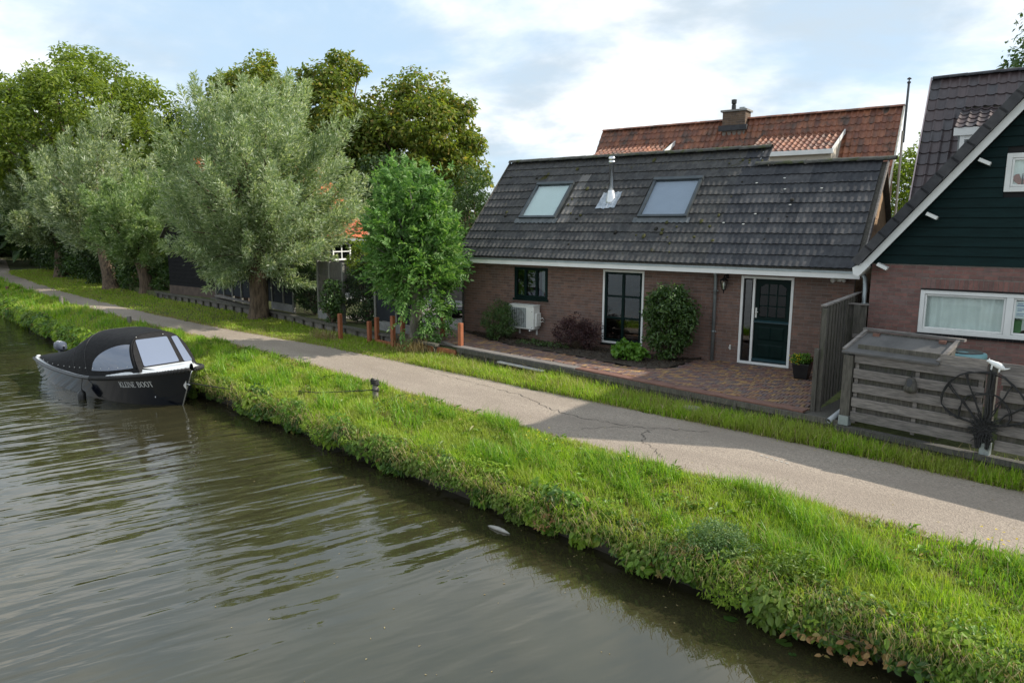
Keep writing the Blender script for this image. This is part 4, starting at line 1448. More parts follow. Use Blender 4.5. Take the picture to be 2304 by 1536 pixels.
# ================================================================ RED ROOFED HOUSE BEHIND
RY, RZ = 29.0, 7.43
QX0, QX1 = -16.0, -4.11
red = thing('red_roofed_house', (-10, 28, 0), 'house with weathered red pantile roof and chimney behind the low house', 'house')
su = Vector((0, 1, 1.63)).normalized()
SLN = 5.0
RF4 = roof_frame((QX0, RY - SLN * su.y, RZ - SLN * su.z), (1, 0, 0), su)
p0, p1 = RF4 @ Vector((0, 0, -0.03)), RF4 @ Vector((0, SLN, -0.03))
mb = MB()
mb.prism([p0, p1, p1 + Vector((0, 0, -0.08)), p0 + Vector((0, 0, -0.08))], (QX1 - QX0, 0, 0))
mb.build('roof_boarding', MT['wood_old'], red)
mb = MB()
mb.prism([(QX1 - 0.15, p0.y + 0.2, -0.1), (QX1 - 0.15, RY + 0.05, -0.1), (QX1 - 0.15, RY + 0.05, RZ - 0.12), (QX1 - 0.15, RY - 0.05, RZ - 0.12), (QX1 - 0.15, p0.y + 0.2, p0.z + 0.1)], (-(QX1 - QX0) + 0.3, 0, 0))
mb.build('wall', MT['brick_tan'], red)
DW1 = (-8.75 - QX0, -5.85 - QX0, 2.55, 4.12)
DW2 = (-15.6 - QX0, -12.35 - QX0, 2.55, 4.12)
pr_ = wave_tile('roof_tile', MT['pantile_red'], 0.205, 0.31, 0.033, 1, 0.02, 0.032, 8, 0.9)


def keep4(x, y):
    return y > 1.0 and not any(d_[0] + 0.1 < x < d_[1] - 0.1 and d_[2] < y < d_[3] - 0.15 for d_ in (DW1, DW2))


tile_roof(red, RF4, pr_, 58, 16, 0.205, 0.3125, keep4, 300)
ridge_tiles(red, QX0, QX1, RY, RZ, 0.205, 0.11, MT['pantile_red'], up_=0.06)
for d_ in (DW1, DW2):
    top = RF4 @ Vector((d_[0], d_[3], 0.02))
    fy, fz = top.y - 1.75, top.z - 0.78
    du = Vector((0, top.y - fy, top.z - fz))
    ln = du.length
    RFd = roof_frame((QX0 + d_[0], fy, fz), (1, 0, 0), du)
    nco = int((d_[1] - d_[0]) / 0.205)
    tile_roof(red, RFd, pr_, nco, int(ln / 0.31) + 1, 0.205, 0.31, None, 300)
    mb = MB()
    mb.bx(QX0 + d_[0] - 0.03, QX0 + d_[1] + 0.03, fy - 0.09, fy + 0.03, fz - 0.17, fz - 0.01)
    mb.build('dormer_gutter', MT['white'], red, bevel=0.01)
    mb = MB()
    mb.prism([(QX0 + d_[0] + 0.06, fy + 0.1, fz - 1.25), (QX0 + d_[0] + 0.06, top.y - 0.8, fz - 1.25), (QX0 + d_[0] + 0.06, top.y - 0.05, top.z - 0.08), (QX0 + d_[0] + 0.06, fy + 0.1, fz - 0.06)], (d_[1] - d_[0] - 0.12, 0, 0))
    mb.build('dormer_wall', surf('cream_boards', (0.5, 0.46, 0.38), (0.56, 0.52, 0.44), 0.6, 4), red)
    mb = MB()
    mb.beam(Vector((QX0 + d_[1], fy - 0.03, fz - 0.05)), Vector((QX0 + d_[1], top.y, top.z - 0.02)), 0.03, 0.15)
    mb.build('dormer_verge', MT['white'], red)
mb = MB()
mb.beam(Vector((QX1 + 0.02, p0.y, p0.z + 0.05)), Vector((QX1 + 0.02, p1.y, p1.z + 0.05)), 0.03, 0.16)
mb.build('verge_board', surf('cream_paint', (0.5, 0.47, 0.4), (0.55, 0.52, 0.45), 0.6, 4), red)
mb = MB()
mb.tube([(QX1 + 0.05, RY - 0.02, 6.6), (QX1 + 0.05, RY - 0.02, 2.0)], 0.04, 8)
mb.build('downpipe', surf('cream_paint', (0.5, 0.47, 0.4), (0.55, 0.52, 0.45), 0.6, 4), red)
# chimney
ch = MB()
ch.bx(-10.45, -9.55, 28.65, 29.3, 6.7, 7.73)
cho = ch.build('chimney', MT['mortar'], red)
bm_ = unit_brick(surf('sooty_brick', (0.8, 0.8, 0.8), (1.2, 1.2, 1.2), 0.9, 9, pal=[(0, (0.11, 0.075, 0.05)), (0.5, (0.15, 0.10, 0.065)), (1, (0.09, 0.065, 0.05))]))
outb = []
FMc = frame_mat((-10.45, 28.65, 7.2), (1, 0, 0), (0, -1, 0))
FMs = frame_mat((-9.55, 28.65, 7.2), (0, 1, 0), (1, 0, 0))
for r in range(7):
    for FM_, wd in ((FMc, 0.9), (FMs, 0.65)):
        x = -0.11 if r % 2 else 0.0
        while x < wd - 0.02:
            a, b_ = max(x, 0), min(x + BL, wd)
            outb.append(FM_ @ Matrix.Translation(((a + b_) / 2, -0.007, r * COURSE + 0.035)) @ Matrix.Diagonal((max(b_ - a - 0.01, 0.02), 0.012, BH, 1)))
            x += BL
for m_ in outb:
    o = bpy.data.objects.new('brick', bm_)
    link(o, cho)
    o.matrix_basis = m_
mb = MB()
mb.bx(-10.52, -9.48, 28.58, 29.37, 7.73, 7.80)
mb.build('chimney_cap', MT['concrete'], cho)
mb = MB()
mb.lathe((-10.12, 28.95, 7.80), [(0.09, 0), (0.085, 0.22), (0.06, 0.24), (0.10, 0.28), (0.105, 0.42), (0.02, 0.44)], 12)
mb.build('chimney_pot', MT['plastic_dark'], cho)
mb = MB()
mb.bx(-9.88, -9.68, 28.9, 29.05, 7.88, 7.91)
for (x, y) in ((-9.87, 28.91), (-9.69, 28.91), (-9.87, 29.04), (-9.69, 29.04)):
    mb.tube([(x, y, 7.80), (x, y, 7.88)], 0.01, 5)
mb.build('chimney_cowl', MT['zinc'], cho)
mb = MB()
mb.bx(-10.56, -9.44, 28.52, 28.64, 7.0, 7.2)
mb.build('flashing', MT['tile_dark'], cho)
# tall thin vent pole at the right end of the red roof
mb = MB()
mb.tube([(QX1 + 0.08, RY + 0.0, 6.2), (QX1 + 0.10, RY + 0.02, 8.25)], [0.045, 0.038], 8)
pole = tag(mb.build('flue_pole', surf('dark_grey_pole', (0.05, 0.06, 0.075), (0.07, 0.08, 0.09), 0.5, 4)), 'tall thin dark pole at the right end of the red roof', 'pole')
mb = MB()
mb.lathe((QX1 + 0.10, RY + 0.02, 8.2), [(0.06, 0), (0.06, 0.05), (0.02, 0.07), (0.02, 0.12), (0.07, 0.13), (0.07, 0.16), (0.01, 0.2)], 10)
mb.build('cap', MT['plastic_dark'], pole)

# ================================================================ BLACK BARN WITH ORANGE TILES behind the willow
barn = thing('barn', (-30.7, 21.8, 0), 'black boarded barn with orange tiled roof behind the big willow', 'barn')
AX0, AX1, AY0, AY1, AE, AR = -33.9, -27.5, 18.35, 25.3, 2.85, 5.95
AXC = (AX0 + AX1) / 2
mb = MB()
mb.prism([(AX0, AY0, -0.1), (AX1, AY0, -0.1), (AX1, AY0, AE), (AXC, AY0, AR - 0.1), (AX0, AY0, AE)], (0, 0.1, 0))
mb.prism([(AX0, AY1 - 0.1, -0.1), (AX1, AY1 - 0.1, -0.1), (AX1, AY1 - 0.1, AE), (AXC, AY1 - 0.1, AR - 0.1), (AX0, AY1 - 0.1, AE)], (0, 0.1, 0))
mb.bx(AX1 - 0.1, AX1, AY0 + 0.1, AY1 - 0.1, -0.1, AE)
mb.bx(AX0, AX0 + 0.1, AY0 + 0.1, AY1 - 0.1, -0.1, AE)
mb.build('wall', MT['black_paint'], barn)
BWIN = (23.05, 24.2, 1.55, 2.40)               # window in the right hand wall, along Y
bsl = (AR - AE) / (AX1 - AXC)
k = 0
while 0.35 + k * 0.19 < AR - 0.3:
    z0, z1 = 0.35 + k * 0.19, 0.35 + (k + 1) * 0.19
    hw = (AX1 - AXC) if z1 <= AE else (AR - z1) / bsl
    a, b_ = AXC - hw, AXC + hw
    if hw > 0.1:
        mb = MB()
        mb.add([(a, AY0 - 0.035, z0), (b_, AY0 - 0.035, z0), (b_, AY0 - 0.012, z1 - 0.005), (a, AY0 - 0.012, z1 - 0.005), (a, AY0, z0), (b_, AY0, z0), (b_, AY0, z1 - 0.005), (a, AY0, z1 - 0.005)],
               [(0, 1, 2, 3), (0, 4, 5, 1), (3, 2, 6, 7), (0, 3, 7, 4), (1, 5, 6, 2)])
        mb.build('board', MT['wood_barn'], barn)
    if z1 < AE:
        spans = [(AY0, AY1)]
        if z1 > BWIN[2] and z0 < BWIN[3]:
            spans = [(AY0, BWIN[0]), (BWIN[1], AY1)]
        for a, b_ in spans:
            mb = MB()
            mb.add([(AX1 + 0.035, a, z0), (AX1 + 0.035, b_, z0), (AX1 + 0.012, b_, z1 - 0.005), (AX1 + 0.012, a, z1 - 0.005), (AX1, a, z0), (AX1, b_, z0), (AX1, b_, z1 - 0.005), (AX1, a, z1 - 0.005)],
                   [(0, 1, 2, 3), (0, 4, 5, 1), (3, 2, 6, 7), (0, 3, 7, 4), (1, 5, 6, 2)])
            mb.build('board', MT['wood_barn'], barn)
    k += 1
mb = MB()
mb.bx(AX0, AX1 + 0.05, AY0 - 0.05, AY0 - 0.003, -0.08, 0.34)
mb.build('plinth', surf('brown_plinth', (0.07, 0.05, 0.04), (0.11, 0.08, 0.062), 0.9, 4), barn)
bu = Vector((-(AX1 - AXC + 0.28), 0, AR - AE + 0.25)).normalized()
ln = math.hypot(AX1 - AXC + 0.28, AR - AE + 0.25)
RFb = roof_frame((AX1 + 0.28, AY0 - 0.2, AE - 0.22), (0, 1, 0), bu)
p0, p1 = RFb @ Vector((0, 0, -0.03)), RFb @ Vector((0, ln, -0.03))
mb = MB()
mb.prism([p0, p1, p1 + Vector((0, 0, -0.06)), p0 + Vector((0, 0, -0.06))], (0, AY1 - AY0 + 0.4, 0))
q1 = p1 + Vector((-3.5, 0, -3.3))
mb.prism([p1, q1, q1 + Vector((0, 0, -0.06)), p1 + Vector((0, 0, -0.06))], (0, AY1 - AY0 + 0.4, 0))
mb.build('roof_boarding', MT['wood_old'], barn)
po_ = wave_tile('roof_tile', MT['pantile_orange'], 0.24, 0.36, 0.026, 1, 0.02, 0.035, 8, 0.9)
tile_roof(barn, RFb, po_, int((AY1 - AY0 + 0.4) / 0.24), int(ln / 0.37) + 1, 0.24, 0.37, lambda x, y: not (2.4 < x < 5.6 and 0.5 < y < 2.6), 300)
mb = MB()
mb.bx(2.4, 5.65, 0.5, 2.6, 0.0, 0.06)
so = mb.build('solar_panel', surf('solar_panel', (0.03, 0.04, 0.06), (0.05, 0.06, 0.085), 0.25, 3), barn)
so.matrix_basis = RFb
mb = MB()
mb.bx(AX1 + 0.27, AX1 + 0.42, AY0 - 0.2, AY1 + 0.25, AE - 0.36, AE - 0.25)
mb.build('gutter', surf('grey_gutter', (0.2, 0.22, 0.23), (0.26, 0.28, 0.29), 0.5, 4), barn)
fx0, fx1 = AX1 - 0.02, AX1 + 0.06
wn = MB()
wn.bx(fx0, fx1, BWIN[0], BWIN[0] + 0.08, BWIN[2], BWIN[3])
wn.bx(fx0, fx1, BWIN[1] - 0.08, BWIN[1], BWIN[2], BWIN[3])
wn.bx(fx0, fx1, BWIN[0] + 0.08, BWIN[1] - 0.08, BWIN[2], BWIN[2] + 0.08)
wn.bx(fx0, fx1, BWIN[0] + 0.08, BWIN[1] - 0.08, BWIN[3] - 0.08, BWIN[3])
wn = wn.build('window_frame', MT['white'], barn)
cy_, cz_ = (BWIN[0] + BWIN[1]) / 2, (BWIN[2] + BWIN[3]) / 2
mb = MB()
mb.bx(fx0, fx1 - 0.01, cy_ - 0.025, cy_ + 0.025, BWIN[2] + 0.081, BWIN[3] - 0.081)
mb.bx(fx0, fx1 - 0.01, BWIN[0] + 0.081, cy_ - 0.026, cz_ - 0.025, cz_ + 0.025)
mb.bx(fx0, fx1 - 0.01, cy_ + 0.026, BWIN[1] - 0.081, cz_ - 0.025, cz_ + 0.025)
mb.build('glazing_bars', MT['white'], wn)
for a, b_ in ((BWIN[0] + 0.07, cy_ - 0.02), (cy_ + 0.02, BWIN[1] - 0.07)):
    for c_, d in ((BWIN[2] + 0.07, cz_ - 0.02), (cz_ + 0.02, BWIN[3] - 0.07)):
        mb = MB()
        mb.bx(AX1 + 0.005, AX1 + 0.011, a, b_, c_, d)
        mb.build('pane', MT['glass_dark'], wn)
# ================================================================ TIMBER EDGES, FENCES, POSTS
def wall_pts(x):
    return float(cur(WALL, x))


def along(x0, x1, step):
    xs_ = [x0]
    while xs_[-1] < x1 - 1e-6:
        xs_.append(min(xs_[-1] + step, x1))
    return xs_


# retaining wall in front of the patio: posts, horizontal boards, cap planks
rwall = thing('retaining_wall', (-7.5, 13.8, PATH_Z), 'low weathered timber retaining wall along the front of the brick patio', 'retaining wall')
for j, x in enumerate(along(-12.1, -2.3, 0.98)):
    mb = MB()
    y = wall_pts(x)
    mb.box((x, y - 0.055, -0.22), (0.07, 0.05, 0.36), -0.155)
    mb.build('post', MT['wood_old'], rwall)
for r, (z0, z1) in enumerate(((-0.46, -0.30), (-0.295, -0.17), (-0.165, -0.05))):
    for x0, x1 in ((-12.25, -8.9), (-8.89, -5.6), (-5.59, -2.2)):
        mb = MB()
        a, b_ = Vector((x0, wall_pts(x0), (z0 + z1) / 2)), Vector((x1, wall_pts(x1), (z0 + z1) / 2))
        mb.beam(a, b_, 0.04 + 0.004 * r, z1 - z0)
        mb.build('board', MT['wood_old'], rwall)
for r, (x0, x1) in enumerate(((-12.25, -7.6), (-7.59, -2.3))):
    mb = MB()
    mb.beam(Vector((x0, wall_pts(x0) - 0.06, -0.052)), Vector((x1, wall_pts(x1) - 0.06, -0.052)), 0.06, 0.10)
    mb.build('rail', MT['wood_old'], rwall)
# cap planks: grey to the left, red to the right
for (x0, x1, mt_, wd, off) in ((-12.4, -8.2, 'wood_deck_grey', 0.26, 0.06), (-8.19, -5.6, 'wood_deck_red', 0.24, 0.08), (-5.59, -2.98, 'wood_deck_red', 0.24, 0.08)):
    mb = MB()
    mb.beam(Vector((x0, wall_pts(x0) + off, 0.018)), Vector((x1, wall_pts(x1) + off, 0.018)), wd, 0.035)
    mb.build('cap_plank', MT[mt_], rwall, bevel=0.004)
mb = MB()
mb.beam(Vector((-10.6, wall_pts(-10.6) - 0.16, -0.13)), Vector((-9.1, wall_pts(-9.1) - 0.15, -0.15)), 0.12, 0.03)
tag(mb.build('plank', surf('pale_plank', (0.35, 0.34, 0.32), (0.45, 0.44, 0.42), 0.8, 5)), 'pale loose plank leaning under the cap of the retaining wall', 'plank')

# dark timber edge of the gardens to the left
lwall = thing('timber_edge', (-22, 16.4, PATH_Z), 'dark timber garden edge with short posts running behind the willow', 'retaining wall')
xsL = along(-34.5, -13.2, 0.72)
for x in xsL:
    mb = MB()
    mb.box((x, wall_pts(x) - 0.075, -0.24), (0.075, 0.055, 0.36), -0.13)
    mb.build('post', MT['wood_old'], lwall)
for x0, x1 in zip(along(-34.7, -13.1, 2.7)[:-1], along(-34.7, -13.1, 2.7)[1:]):
    for r, (z0, z1) in enumerate(((-0.46, -0.27), (-0.265, -0.07))):
        mb = MB()
        mb.beam(Vector((x0, wall_pts(x0), (z0 + z1) / 2)), Vector((x1 - 0.005, wall_pts(x1), (z0 + z1) / 2)), 0.04 + 0.003 * r, z1 - z0)
        mb.build('board', MT['wood_grey'], lwall)
    mb = MB()
    mb.beam(Vector((x0, wall_pts(x0) - 0.06, -0.03)), Vector((x1 - 0.005, wall_pts(x1) - 0.06, -0.03)), 0.16, 0.07)
    mb.build('rail', MT['wood_old'], lwall)

# garden fence behind that edge: posts with panels and wire
gf = thing('garden_fence', (-21, 17.2, 0), 'patchwork garden fence of posts and dark panels behind the willow', 'fence')


def fy(x):
    return wall_pts(x) + 0.55


def fpx(x):
    return x


MT['post_pale'] = surf('pale_post', (0.13, 0.13, 0.11), (0.2, 0.195, 0.17), 0.9, 6, sc=(5, 5, 1))
FP = [-29.3, -28.55, -27.75, -26.95, -24.35, -23.45, -22.6, -20.6, -19.75, -18.85, -16.9, -15.75]
for x in FP:
    mb = MB()
    mb.box((x, fy(x), 0.95), (0.085, 0.085, 2.1), -0.13)
    mb.build('post', MT['post_pale'], gf)


def panel(x0, x1, z0, z1, mt_, nb, dy=0.0):
    h_ = (z1 - z0) / nb
    for k in range(nb):
        mb = MB()
        mb.beam(Vector((x0 + 0.045, fy(x0) + dy, z0 + (k + 0.5) * h_)), Vector((x1 - 0.045, fy(x1) + dy, z0 + (k + 0.5) * h_)), 0.02, h_ - 0.006)
        mb.build('board', MT[mt_], gf)


for a, b_ in ((-29.3, -28.55), (-28.55, -27.75), (-27.75, -26.95), (-24.35, -23.45), (-23.45, -22.6)):
    panel(a, b_, 0.22, 1.95, 'panel_blue', 5)
panel(-26.95, -24.35, 0.22, 1.8, 'panel_blue', 5, 0.02)
for a, b_ in ((-20.6, -19.75), (-19.75, -18.85)):
    panel(a, b_, 0.25, 1.98, 'wood_old', 7)
panel(-16.9, -15.75, 0.25, 1.7, 'panel_blue', 4)
panel(-15.75, -14.75, 0.25, 1.55, 'panel_blue', 4)
for a, b_ in ((-24.35, -22.6), (-20.6, -18.85), (-16.9, -15.0)):
    mb = MB()
    mb.beam(Vector((a, fy(a) - 0.06, 0.09)), Vector((b_, fy(b_) - 0.06, 0.09)), 0.04, 0.28)
    mb.build('base_board', MT['concrete'], gf)
# wire mesh in the open bays
for a, b_ in ((-22.6, -20.6), (-18.85, -16.9)):
    mb = MB()
    n_ = 16
    for k in range(n_ + 1):
        x = a + (b_ - a) * k / n_
        mb.tube([(x, fy(x) - 0.02, 0.05), (x, fy(x) - 0.02, 1.6)], 0.003, 4, False)
    for k in range(14):
        z = 0.1 + k * 0.11
        mb.tube([(a, fy(a) - 0.02, z), (b_, fy(b_) - 0.02, z)], 0.003, 4, False)
    mb.build('wire_mesh', MT['plastic_dark'], gf)
# grey boards dumped at the foot of the fence
for k, (x0, x1, z, mt_) in enumerate(((-28.6, -25.2, 0.20, 'wood_grey'), (-29.0, -25.6, 0.06, 'wood_old'))):
    mb = MB()
    mb.beam(Vector((x0, wall_pts(x0) + 0.22, z)), Vector((x1, wall_pts(x1) + 0.16, z - 0.1)), 0.25, 0.05)
    tag(mb.build('plank', MT[mt_]), ['long grey plank lying on top of the dark garden edge', 'dark plank under the long grey one on the garden edge'][k], 'plank')

# red-brown hardwood posts
RP = [(-17.30, 14.72, 0.87, 'leftmost tall red wooden post standing free at the path verge'),
      (-16.2, 14.92, 0.70, 'shorter shaded red post second from the left'),
      (-15.95, 15.0, 0.83, 'third red post from the left, just right of a shorter one'),
      (-14.98, 14.72, 0.98, 'front one of the two red posts standing close together'),
      (-14.98, 15.12, 0.92, 'rear one of the two red posts standing close together'),
      (-13.95, 15.75, 0.95, 'red post half hidden by the leaves right of the ash trunk'),
      (-12.30, 14.62, 1.0, 'rightmost red post beside the corner of the patio')]
for (x, y, h, lab) in RP:
    mb = MB()
    mb.box((x, y, PATH_Z - 0.1 + (h + 0.1) / 2), (0.115, 0.115, h + 0.1), -0.12)
    tag(mb.build('wooden_post', MT['wood_red'], bevel=0.008), lab, 'post', 'red wooden posts by the path')
mb = MB()
mb.beam(Vector((-13.75, 14.72, -0.21)), Vector((-12.36, 14.5, -0.21)), 0.05, 0.24)
tag(mb.build('plank', MT['wood_red']), 'red hardwood board on edge left of the corner post', 'plank')
mb = MB()
mb.beam(Vector((-15.9, 14.95, -0.26)), Vector((-13.9, 14.62, -0.27)), 0.04, 0.16)
tag(mb.build('plank', MT['wood_red']), 'low red board in the grass by the ash trunk', 'plank')
mb = MB()
mb.beam(Vector((-13.4, 15.1, -0.02)), Vector((-12.45, 14.62, -0.015)), 0.12, 0.03)
tag(mb.build('plank', MT['wood_deck_grey']), 'short grey plank lying behind the red corner post', 'plank')

# mooring posts in the bank
for k, (x, y, h, lab) in enumerate(((-45.4, 15.35, 0.30, 'stubby red-brown mooring stake at the far left of the bank'),
                                    (-35.2, 13.95, 0.38, 'short grey mooring stake in the grass beyond the boat'),
                                    (-26.4, 12.65, 0.30, 'pale topped mooring stake half hidden behind the boat canopy'))):
    mb = MB()
    zz = float(ground_z(np.array([x]), np.array([y]))[0])
    mb.tube([(x, y, zz - 0.1), (x + 0.01, y, zz + h * 0.6), (x + 0.012, y, zz + h)], [0.085, 0.082, 0.078], 10)
    tag(mb.build('mooring_post', MT['wood_grey'] if k else MT['wood_deck_red']), lab, 'post', 'mooring posts in the bank')
mpx, mpy = -11.0, 10.25
mpz = float(ground_z(np.array([mpx]), np.array([mpy]))[0])
mp = thing('mooring_post', (mpx, mpy, mpz), 'mooring post wound with black rope in the near grass', 'post', 'mooring posts in the bank')
mb = MB()
mb.tube([(mpx, mpy, mpz - 0.1), (mpx + 0.005, mpy, mpz + 0.2), (mpx - 0.01, mpy, mpz + 0.42)], [0.062, 0.06, 0.058], 12)
mb.build('stake', MT['wood_grey'], mp, bevel=0.006)
for (z0, turns, rr) in ((0.30, 3, 0.082), (0.17, 1.3, 0.074)):
    pts = []
    for k in range(int(turns * 14) + 1):
        a = k / 14 * 2 * math.pi
        pts.append((mpx - 0.003 + rr * math.cos(a) * (1 + 0.12 * math.sin(a * 2.3)), mpy + rr * math.sin(a), mpz + z0 + 0.04 * k / 14 + 0.012 * math.sin(a * 3)))
    mb = MB()
    mb.tube(pts, 0.017, 6)
    mb.build('rope_coil', MT['rope'], mp, smooth=True)
pts = [(mpx + 0.05 * math.cos(a) - 0.01, mpy - 0.06, mpz + 0.40 + 0.05 * math.sin(a)) for a in np.linspace(-0.5, 4.6, 14)]
mb = MB()
mb.tube(pts, 0.014, 6)
mb.build('rope_loop', MT['rope'], mp, smooth=True)

# mooring line from the bow to that post
bow_eye = Vector((-15.72, 8.80, -0.42))
end = Vector((mpx - 0.08, mpy, mpz + 0.18))
pts = []
for k in range(25):
    t_ = k / 24
    p = bow_eye.lerp(end, t_)
    p.z -= 0.18 * math.sin(math.pi * t_) * (1 - 0.3 * t_)
    pts.append(p)
for p in pts[6:]:
    g = float(ground_z(np.array([p.x]), np.array([p.y]))[0]) + 0.09
    if p.y > float(cur(EDGE, p.x)):
        p.z = max(p.z, g)
mb = MB()
mb.tube(pts, 0.011, 6)
tag(mb.build('mooring_line', MT['rope'], smooth=True), 'thin black mooring line from the boat bow to the near post', 'rope')

# side fence beside the patio, running back to the house
sf = thing('side_fence', (-2.86, 14.6, 0), 'tall grey board fence running back from the right end of the patio', 'fence')
yy = 13.35
k = 0
while yy < 16.6:
    mb = MB()
    front = k % 2
    mb.bx(-2.90 + 0.045 * front, -2.875 + 0.045 * front, yy, yy + 0.15, 0.02, 1.86)
    mb.build('board', MT['wood_old'], sf)
    yy += 0.125
    k += 1
for z in (0.35, 1.5):
    mb = MB()
    mb.bx(-2.874, -2.856, 13.36, 16.7, z, z + 0.07)
    mb.build('rail', MT['wood_old'], sf)
mb = MB()
mb.bx(-2.92, -2.82, 13.34, 16.7, 1.862, 1.89)
mb.build('cap', MT['wood_grey'], sf)
for (x, y, h) in ((-2.82, 13.28, 1.84), (-2.90, 13.22, 1.12), (-2.84, 16.72, 1.9)):
    mb = MB()
    mb.box((x, y, h / 2 - 0.1), (0.075, 0.075, h + 0.2))
    mb.build('post', MT['wood_old'], sf)
# boarded panel between the houses
bf = thing('board_fence', (-2.4, 15.3, 0), 'grey board-on-board fence panel in the gap between the houses', 'fence')
x = -2.83
k = 0
while x < -2.52:
    mb = MB()
    fr = 0.03 if k % 2 else 0.0
    mb.bx(x, x + 0.125, 15.30 - fr, 15.32 - fr, -0.2, 1.74)
    mb.build('board', MT['wood_old'], bf)
    x += 0.105
    k += 1
mb = MB()
mb.bx(-2.70, -1.6, 15.20, 15.248, 1.10, 1.17)
mb.build('rail', MT['wood_grey'], bf)
mb = MB()
mb.bx(-2.83, -2.46, 15.26, 15.34, 1.742, 1.77)
mb.build('cap', MT['wood_grey'], bf)

# slatted fence in front of the red brick house
TH = math.radians(-12.4)
FO = Vector((-2.34, 12.80, 0))
FE = Vector((math.cos(TH), math.sin(TH), 0))
FN = Vector((math.sin(TH), -math.cos(TH), 0))          # towards the path


def fp(u, z, off=0.0):
    return FO + FE * u + FN * off + Vector((0, 0, z))


sfn = thing('slat_fence', FO, 'grey horizontal slat fence below the red brick house', 'fence')


def fbeam(name, u0, u1, z, h, d, off, mt_, parent, tilt=0.0):
    mb = MB()
    mb.beam(fp(u0, z, off), fp(u1, z + tilt, off), d, h)
    return mb.build(name, MT[mt_], parent, bevel=0.003)


mb = MB()
mb.box(fp(0.07, 0.52, 0.02), (0.15, 0.13, 1.26), TH)
mb.build('post', MT['wood_old'], sfn)
mb = MB()
mb.box(fp(0.07, 0.04, 0.03), (0.16, 0.14, 0.16), TH)
mb.build('post_shoe', MT['zinc'], sfn)
for (u0, u1, zo, top) in ((0.16, 2.04, 0.0, 0), (2.24, 4.6, -0.02, 1)):
    for k in range(5):
        z = 0.13 + k * 0.245 + zo
        fbeam('slat', u0, u1, z + random.uniform(-0.006, 0.006), 0.155, 0.022, 0.045, 'wood_grey', sfn, random.uniform(-0.012, 0.012))
        if k < 5:
            fbeam('slat', u0 + 0.01, u1 - 0.01, z + 0.1225, 0.215, 0.018, -0.02, 'wood_old', sfn)  # recessed slats take a darker wood: shade of the gaps put into the colour
fbeam('slat', 1.42, 2.05, 1.255, 0.165, 0.022, 0.035, 'wood_grey', sfn)
fbeam('slat', 2.2, 4.6, 1.245, 0.165, 0.022, 0.035, 'wood_grey', sfn)
for u in (0.20, 1.12, 1.98):
    mb = MB()
    mb.box(fp(u, 0.62, 0.015), (0.06, 0.012, 1.22), TH)
    mb.build('upright', MT['wood_grey'], sfn)
mb = MB()
mb.box(fp(2.12, 0.62, 0.02), (0.11, 0.09, 1.36), TH)
mb.build('post', MT['wood_old'], sfn)
mb = MB()
mb.box(fp(2.13, 0.02, 0.03), (0.13, 0.11, 0.2), TH)
mb.build('post_shoe', MT['zinc'], sfn)
fbeam('sole_plate', -0.05, 4.6, -0.10, 0.09, 0.16, 0.06, 'wood_old', sfn)
fbeam('sole_plate', -0.05, 4.6, -0.20, 0.08, 0.12, 0.04, 'wood_old', sfn)
# timber skirting below the sole plate down to the verge
fbeam('skirting', -0.2, 4.6, -0.36, 0.22, 0.03, -0.02, 'wood_old', sfn)
# lean-to cupboard with sloping lid behind the slats
cb = thing('storage_cupboard', fp(0.7, 0, -0.3), 'weathered cupboard with a sloping grey lid behind the slat fence', 'cupboard')
lidm = surf('grey_roofing_board', (0.075, 0.072, 0.07), (0.115, 0.11, 0.105), 0.85, 3, bs=0.3, bscale=20, bdist=0.01)
mb = MB()
a, b_, c_, d = fp(-0.04, 1.185, 0.10), fp(1.42, 1.175, 0.10), fp(1.52, 1.46, -0.48), fp(0.10, 1.47, -0.48)
mb.prism([a, b_, c_, d], (0, 0, 0.03))
mb.build('lid', lidm, cb)
for (p, q) in ((fp(-0.02, 1.235, 0.06), fp(0.11, 1.515, -0.46)), (fp(1.40, 1.225, 0.06), fp(1.50, 1.505, -0.46))):
    mb = MB()
    mb.beam(p, q, 0.055, 0.05)
    mb.build('lid_batten', MT['wood_grey'], cb)
mb = MB()
mb.beam(fp(0.05, 1.54, -0.50), fp(1.58, 1.52, -0.50), 0.10, 0.04)
mb.build('top_board', MT['wood_grey'], cb)
mb = MB()
mb.beam(fp(0.14, 1.475, -0.45), fp(1.48, 1.46, -0.45), 0.03, 0.06)
mb.build('hinge_rail', MT['wood_old'], cb)
for u in (0.30, 1.30):
    mb = MB()
    mb.box(fp(u, 1.47, -0.40), (0.10, 0.06, 0.05), TH)
    mb.build('block', MT['wood_deck_red'], cb)
for u in (0.05, 1.45):
    mb = MB()
    mb.prism([fp(u, 0.0, -0.03), fp(u, 0.0, -0.46), fp(u, 1.44, -0.46), fp(u, 1.17, 0.0 - 0.03)], FE * 0.02)
    mb.build('side', MT['wood_old'], cb)
# blue barrel behind the fence
bar_c = Vector((-0.74, 13.72, 0.06))
br_ = thing('rain_barrel', bar_c, 'blue-green rain barrel with dark lid behind the slat fence', 'barrel')
mb = MB()
mb.lathe(bar_c, [(0.27, 0.0), (0.30, 0.2), (0.31, 0.6), (0.30, 1.05), (0.325, 1.06), (0.335, 1.11), (0.325, 1.16), (0.28, 1.17)], 28)
mb.build('drum', surf('blue_green_plastic', (0.12, 0.26, 0.28), (0.15, 0.31, 0.33), 0.45, 3), br_, smooth=True)
mb = MB()
mb.lathe(bar_c, [(0.275, 1.165), (0.27, 1.185), (0.08, 1.175), (0.07, 1.16)], 28)
mb.build('lid', MT['plastic_dark'], br_)
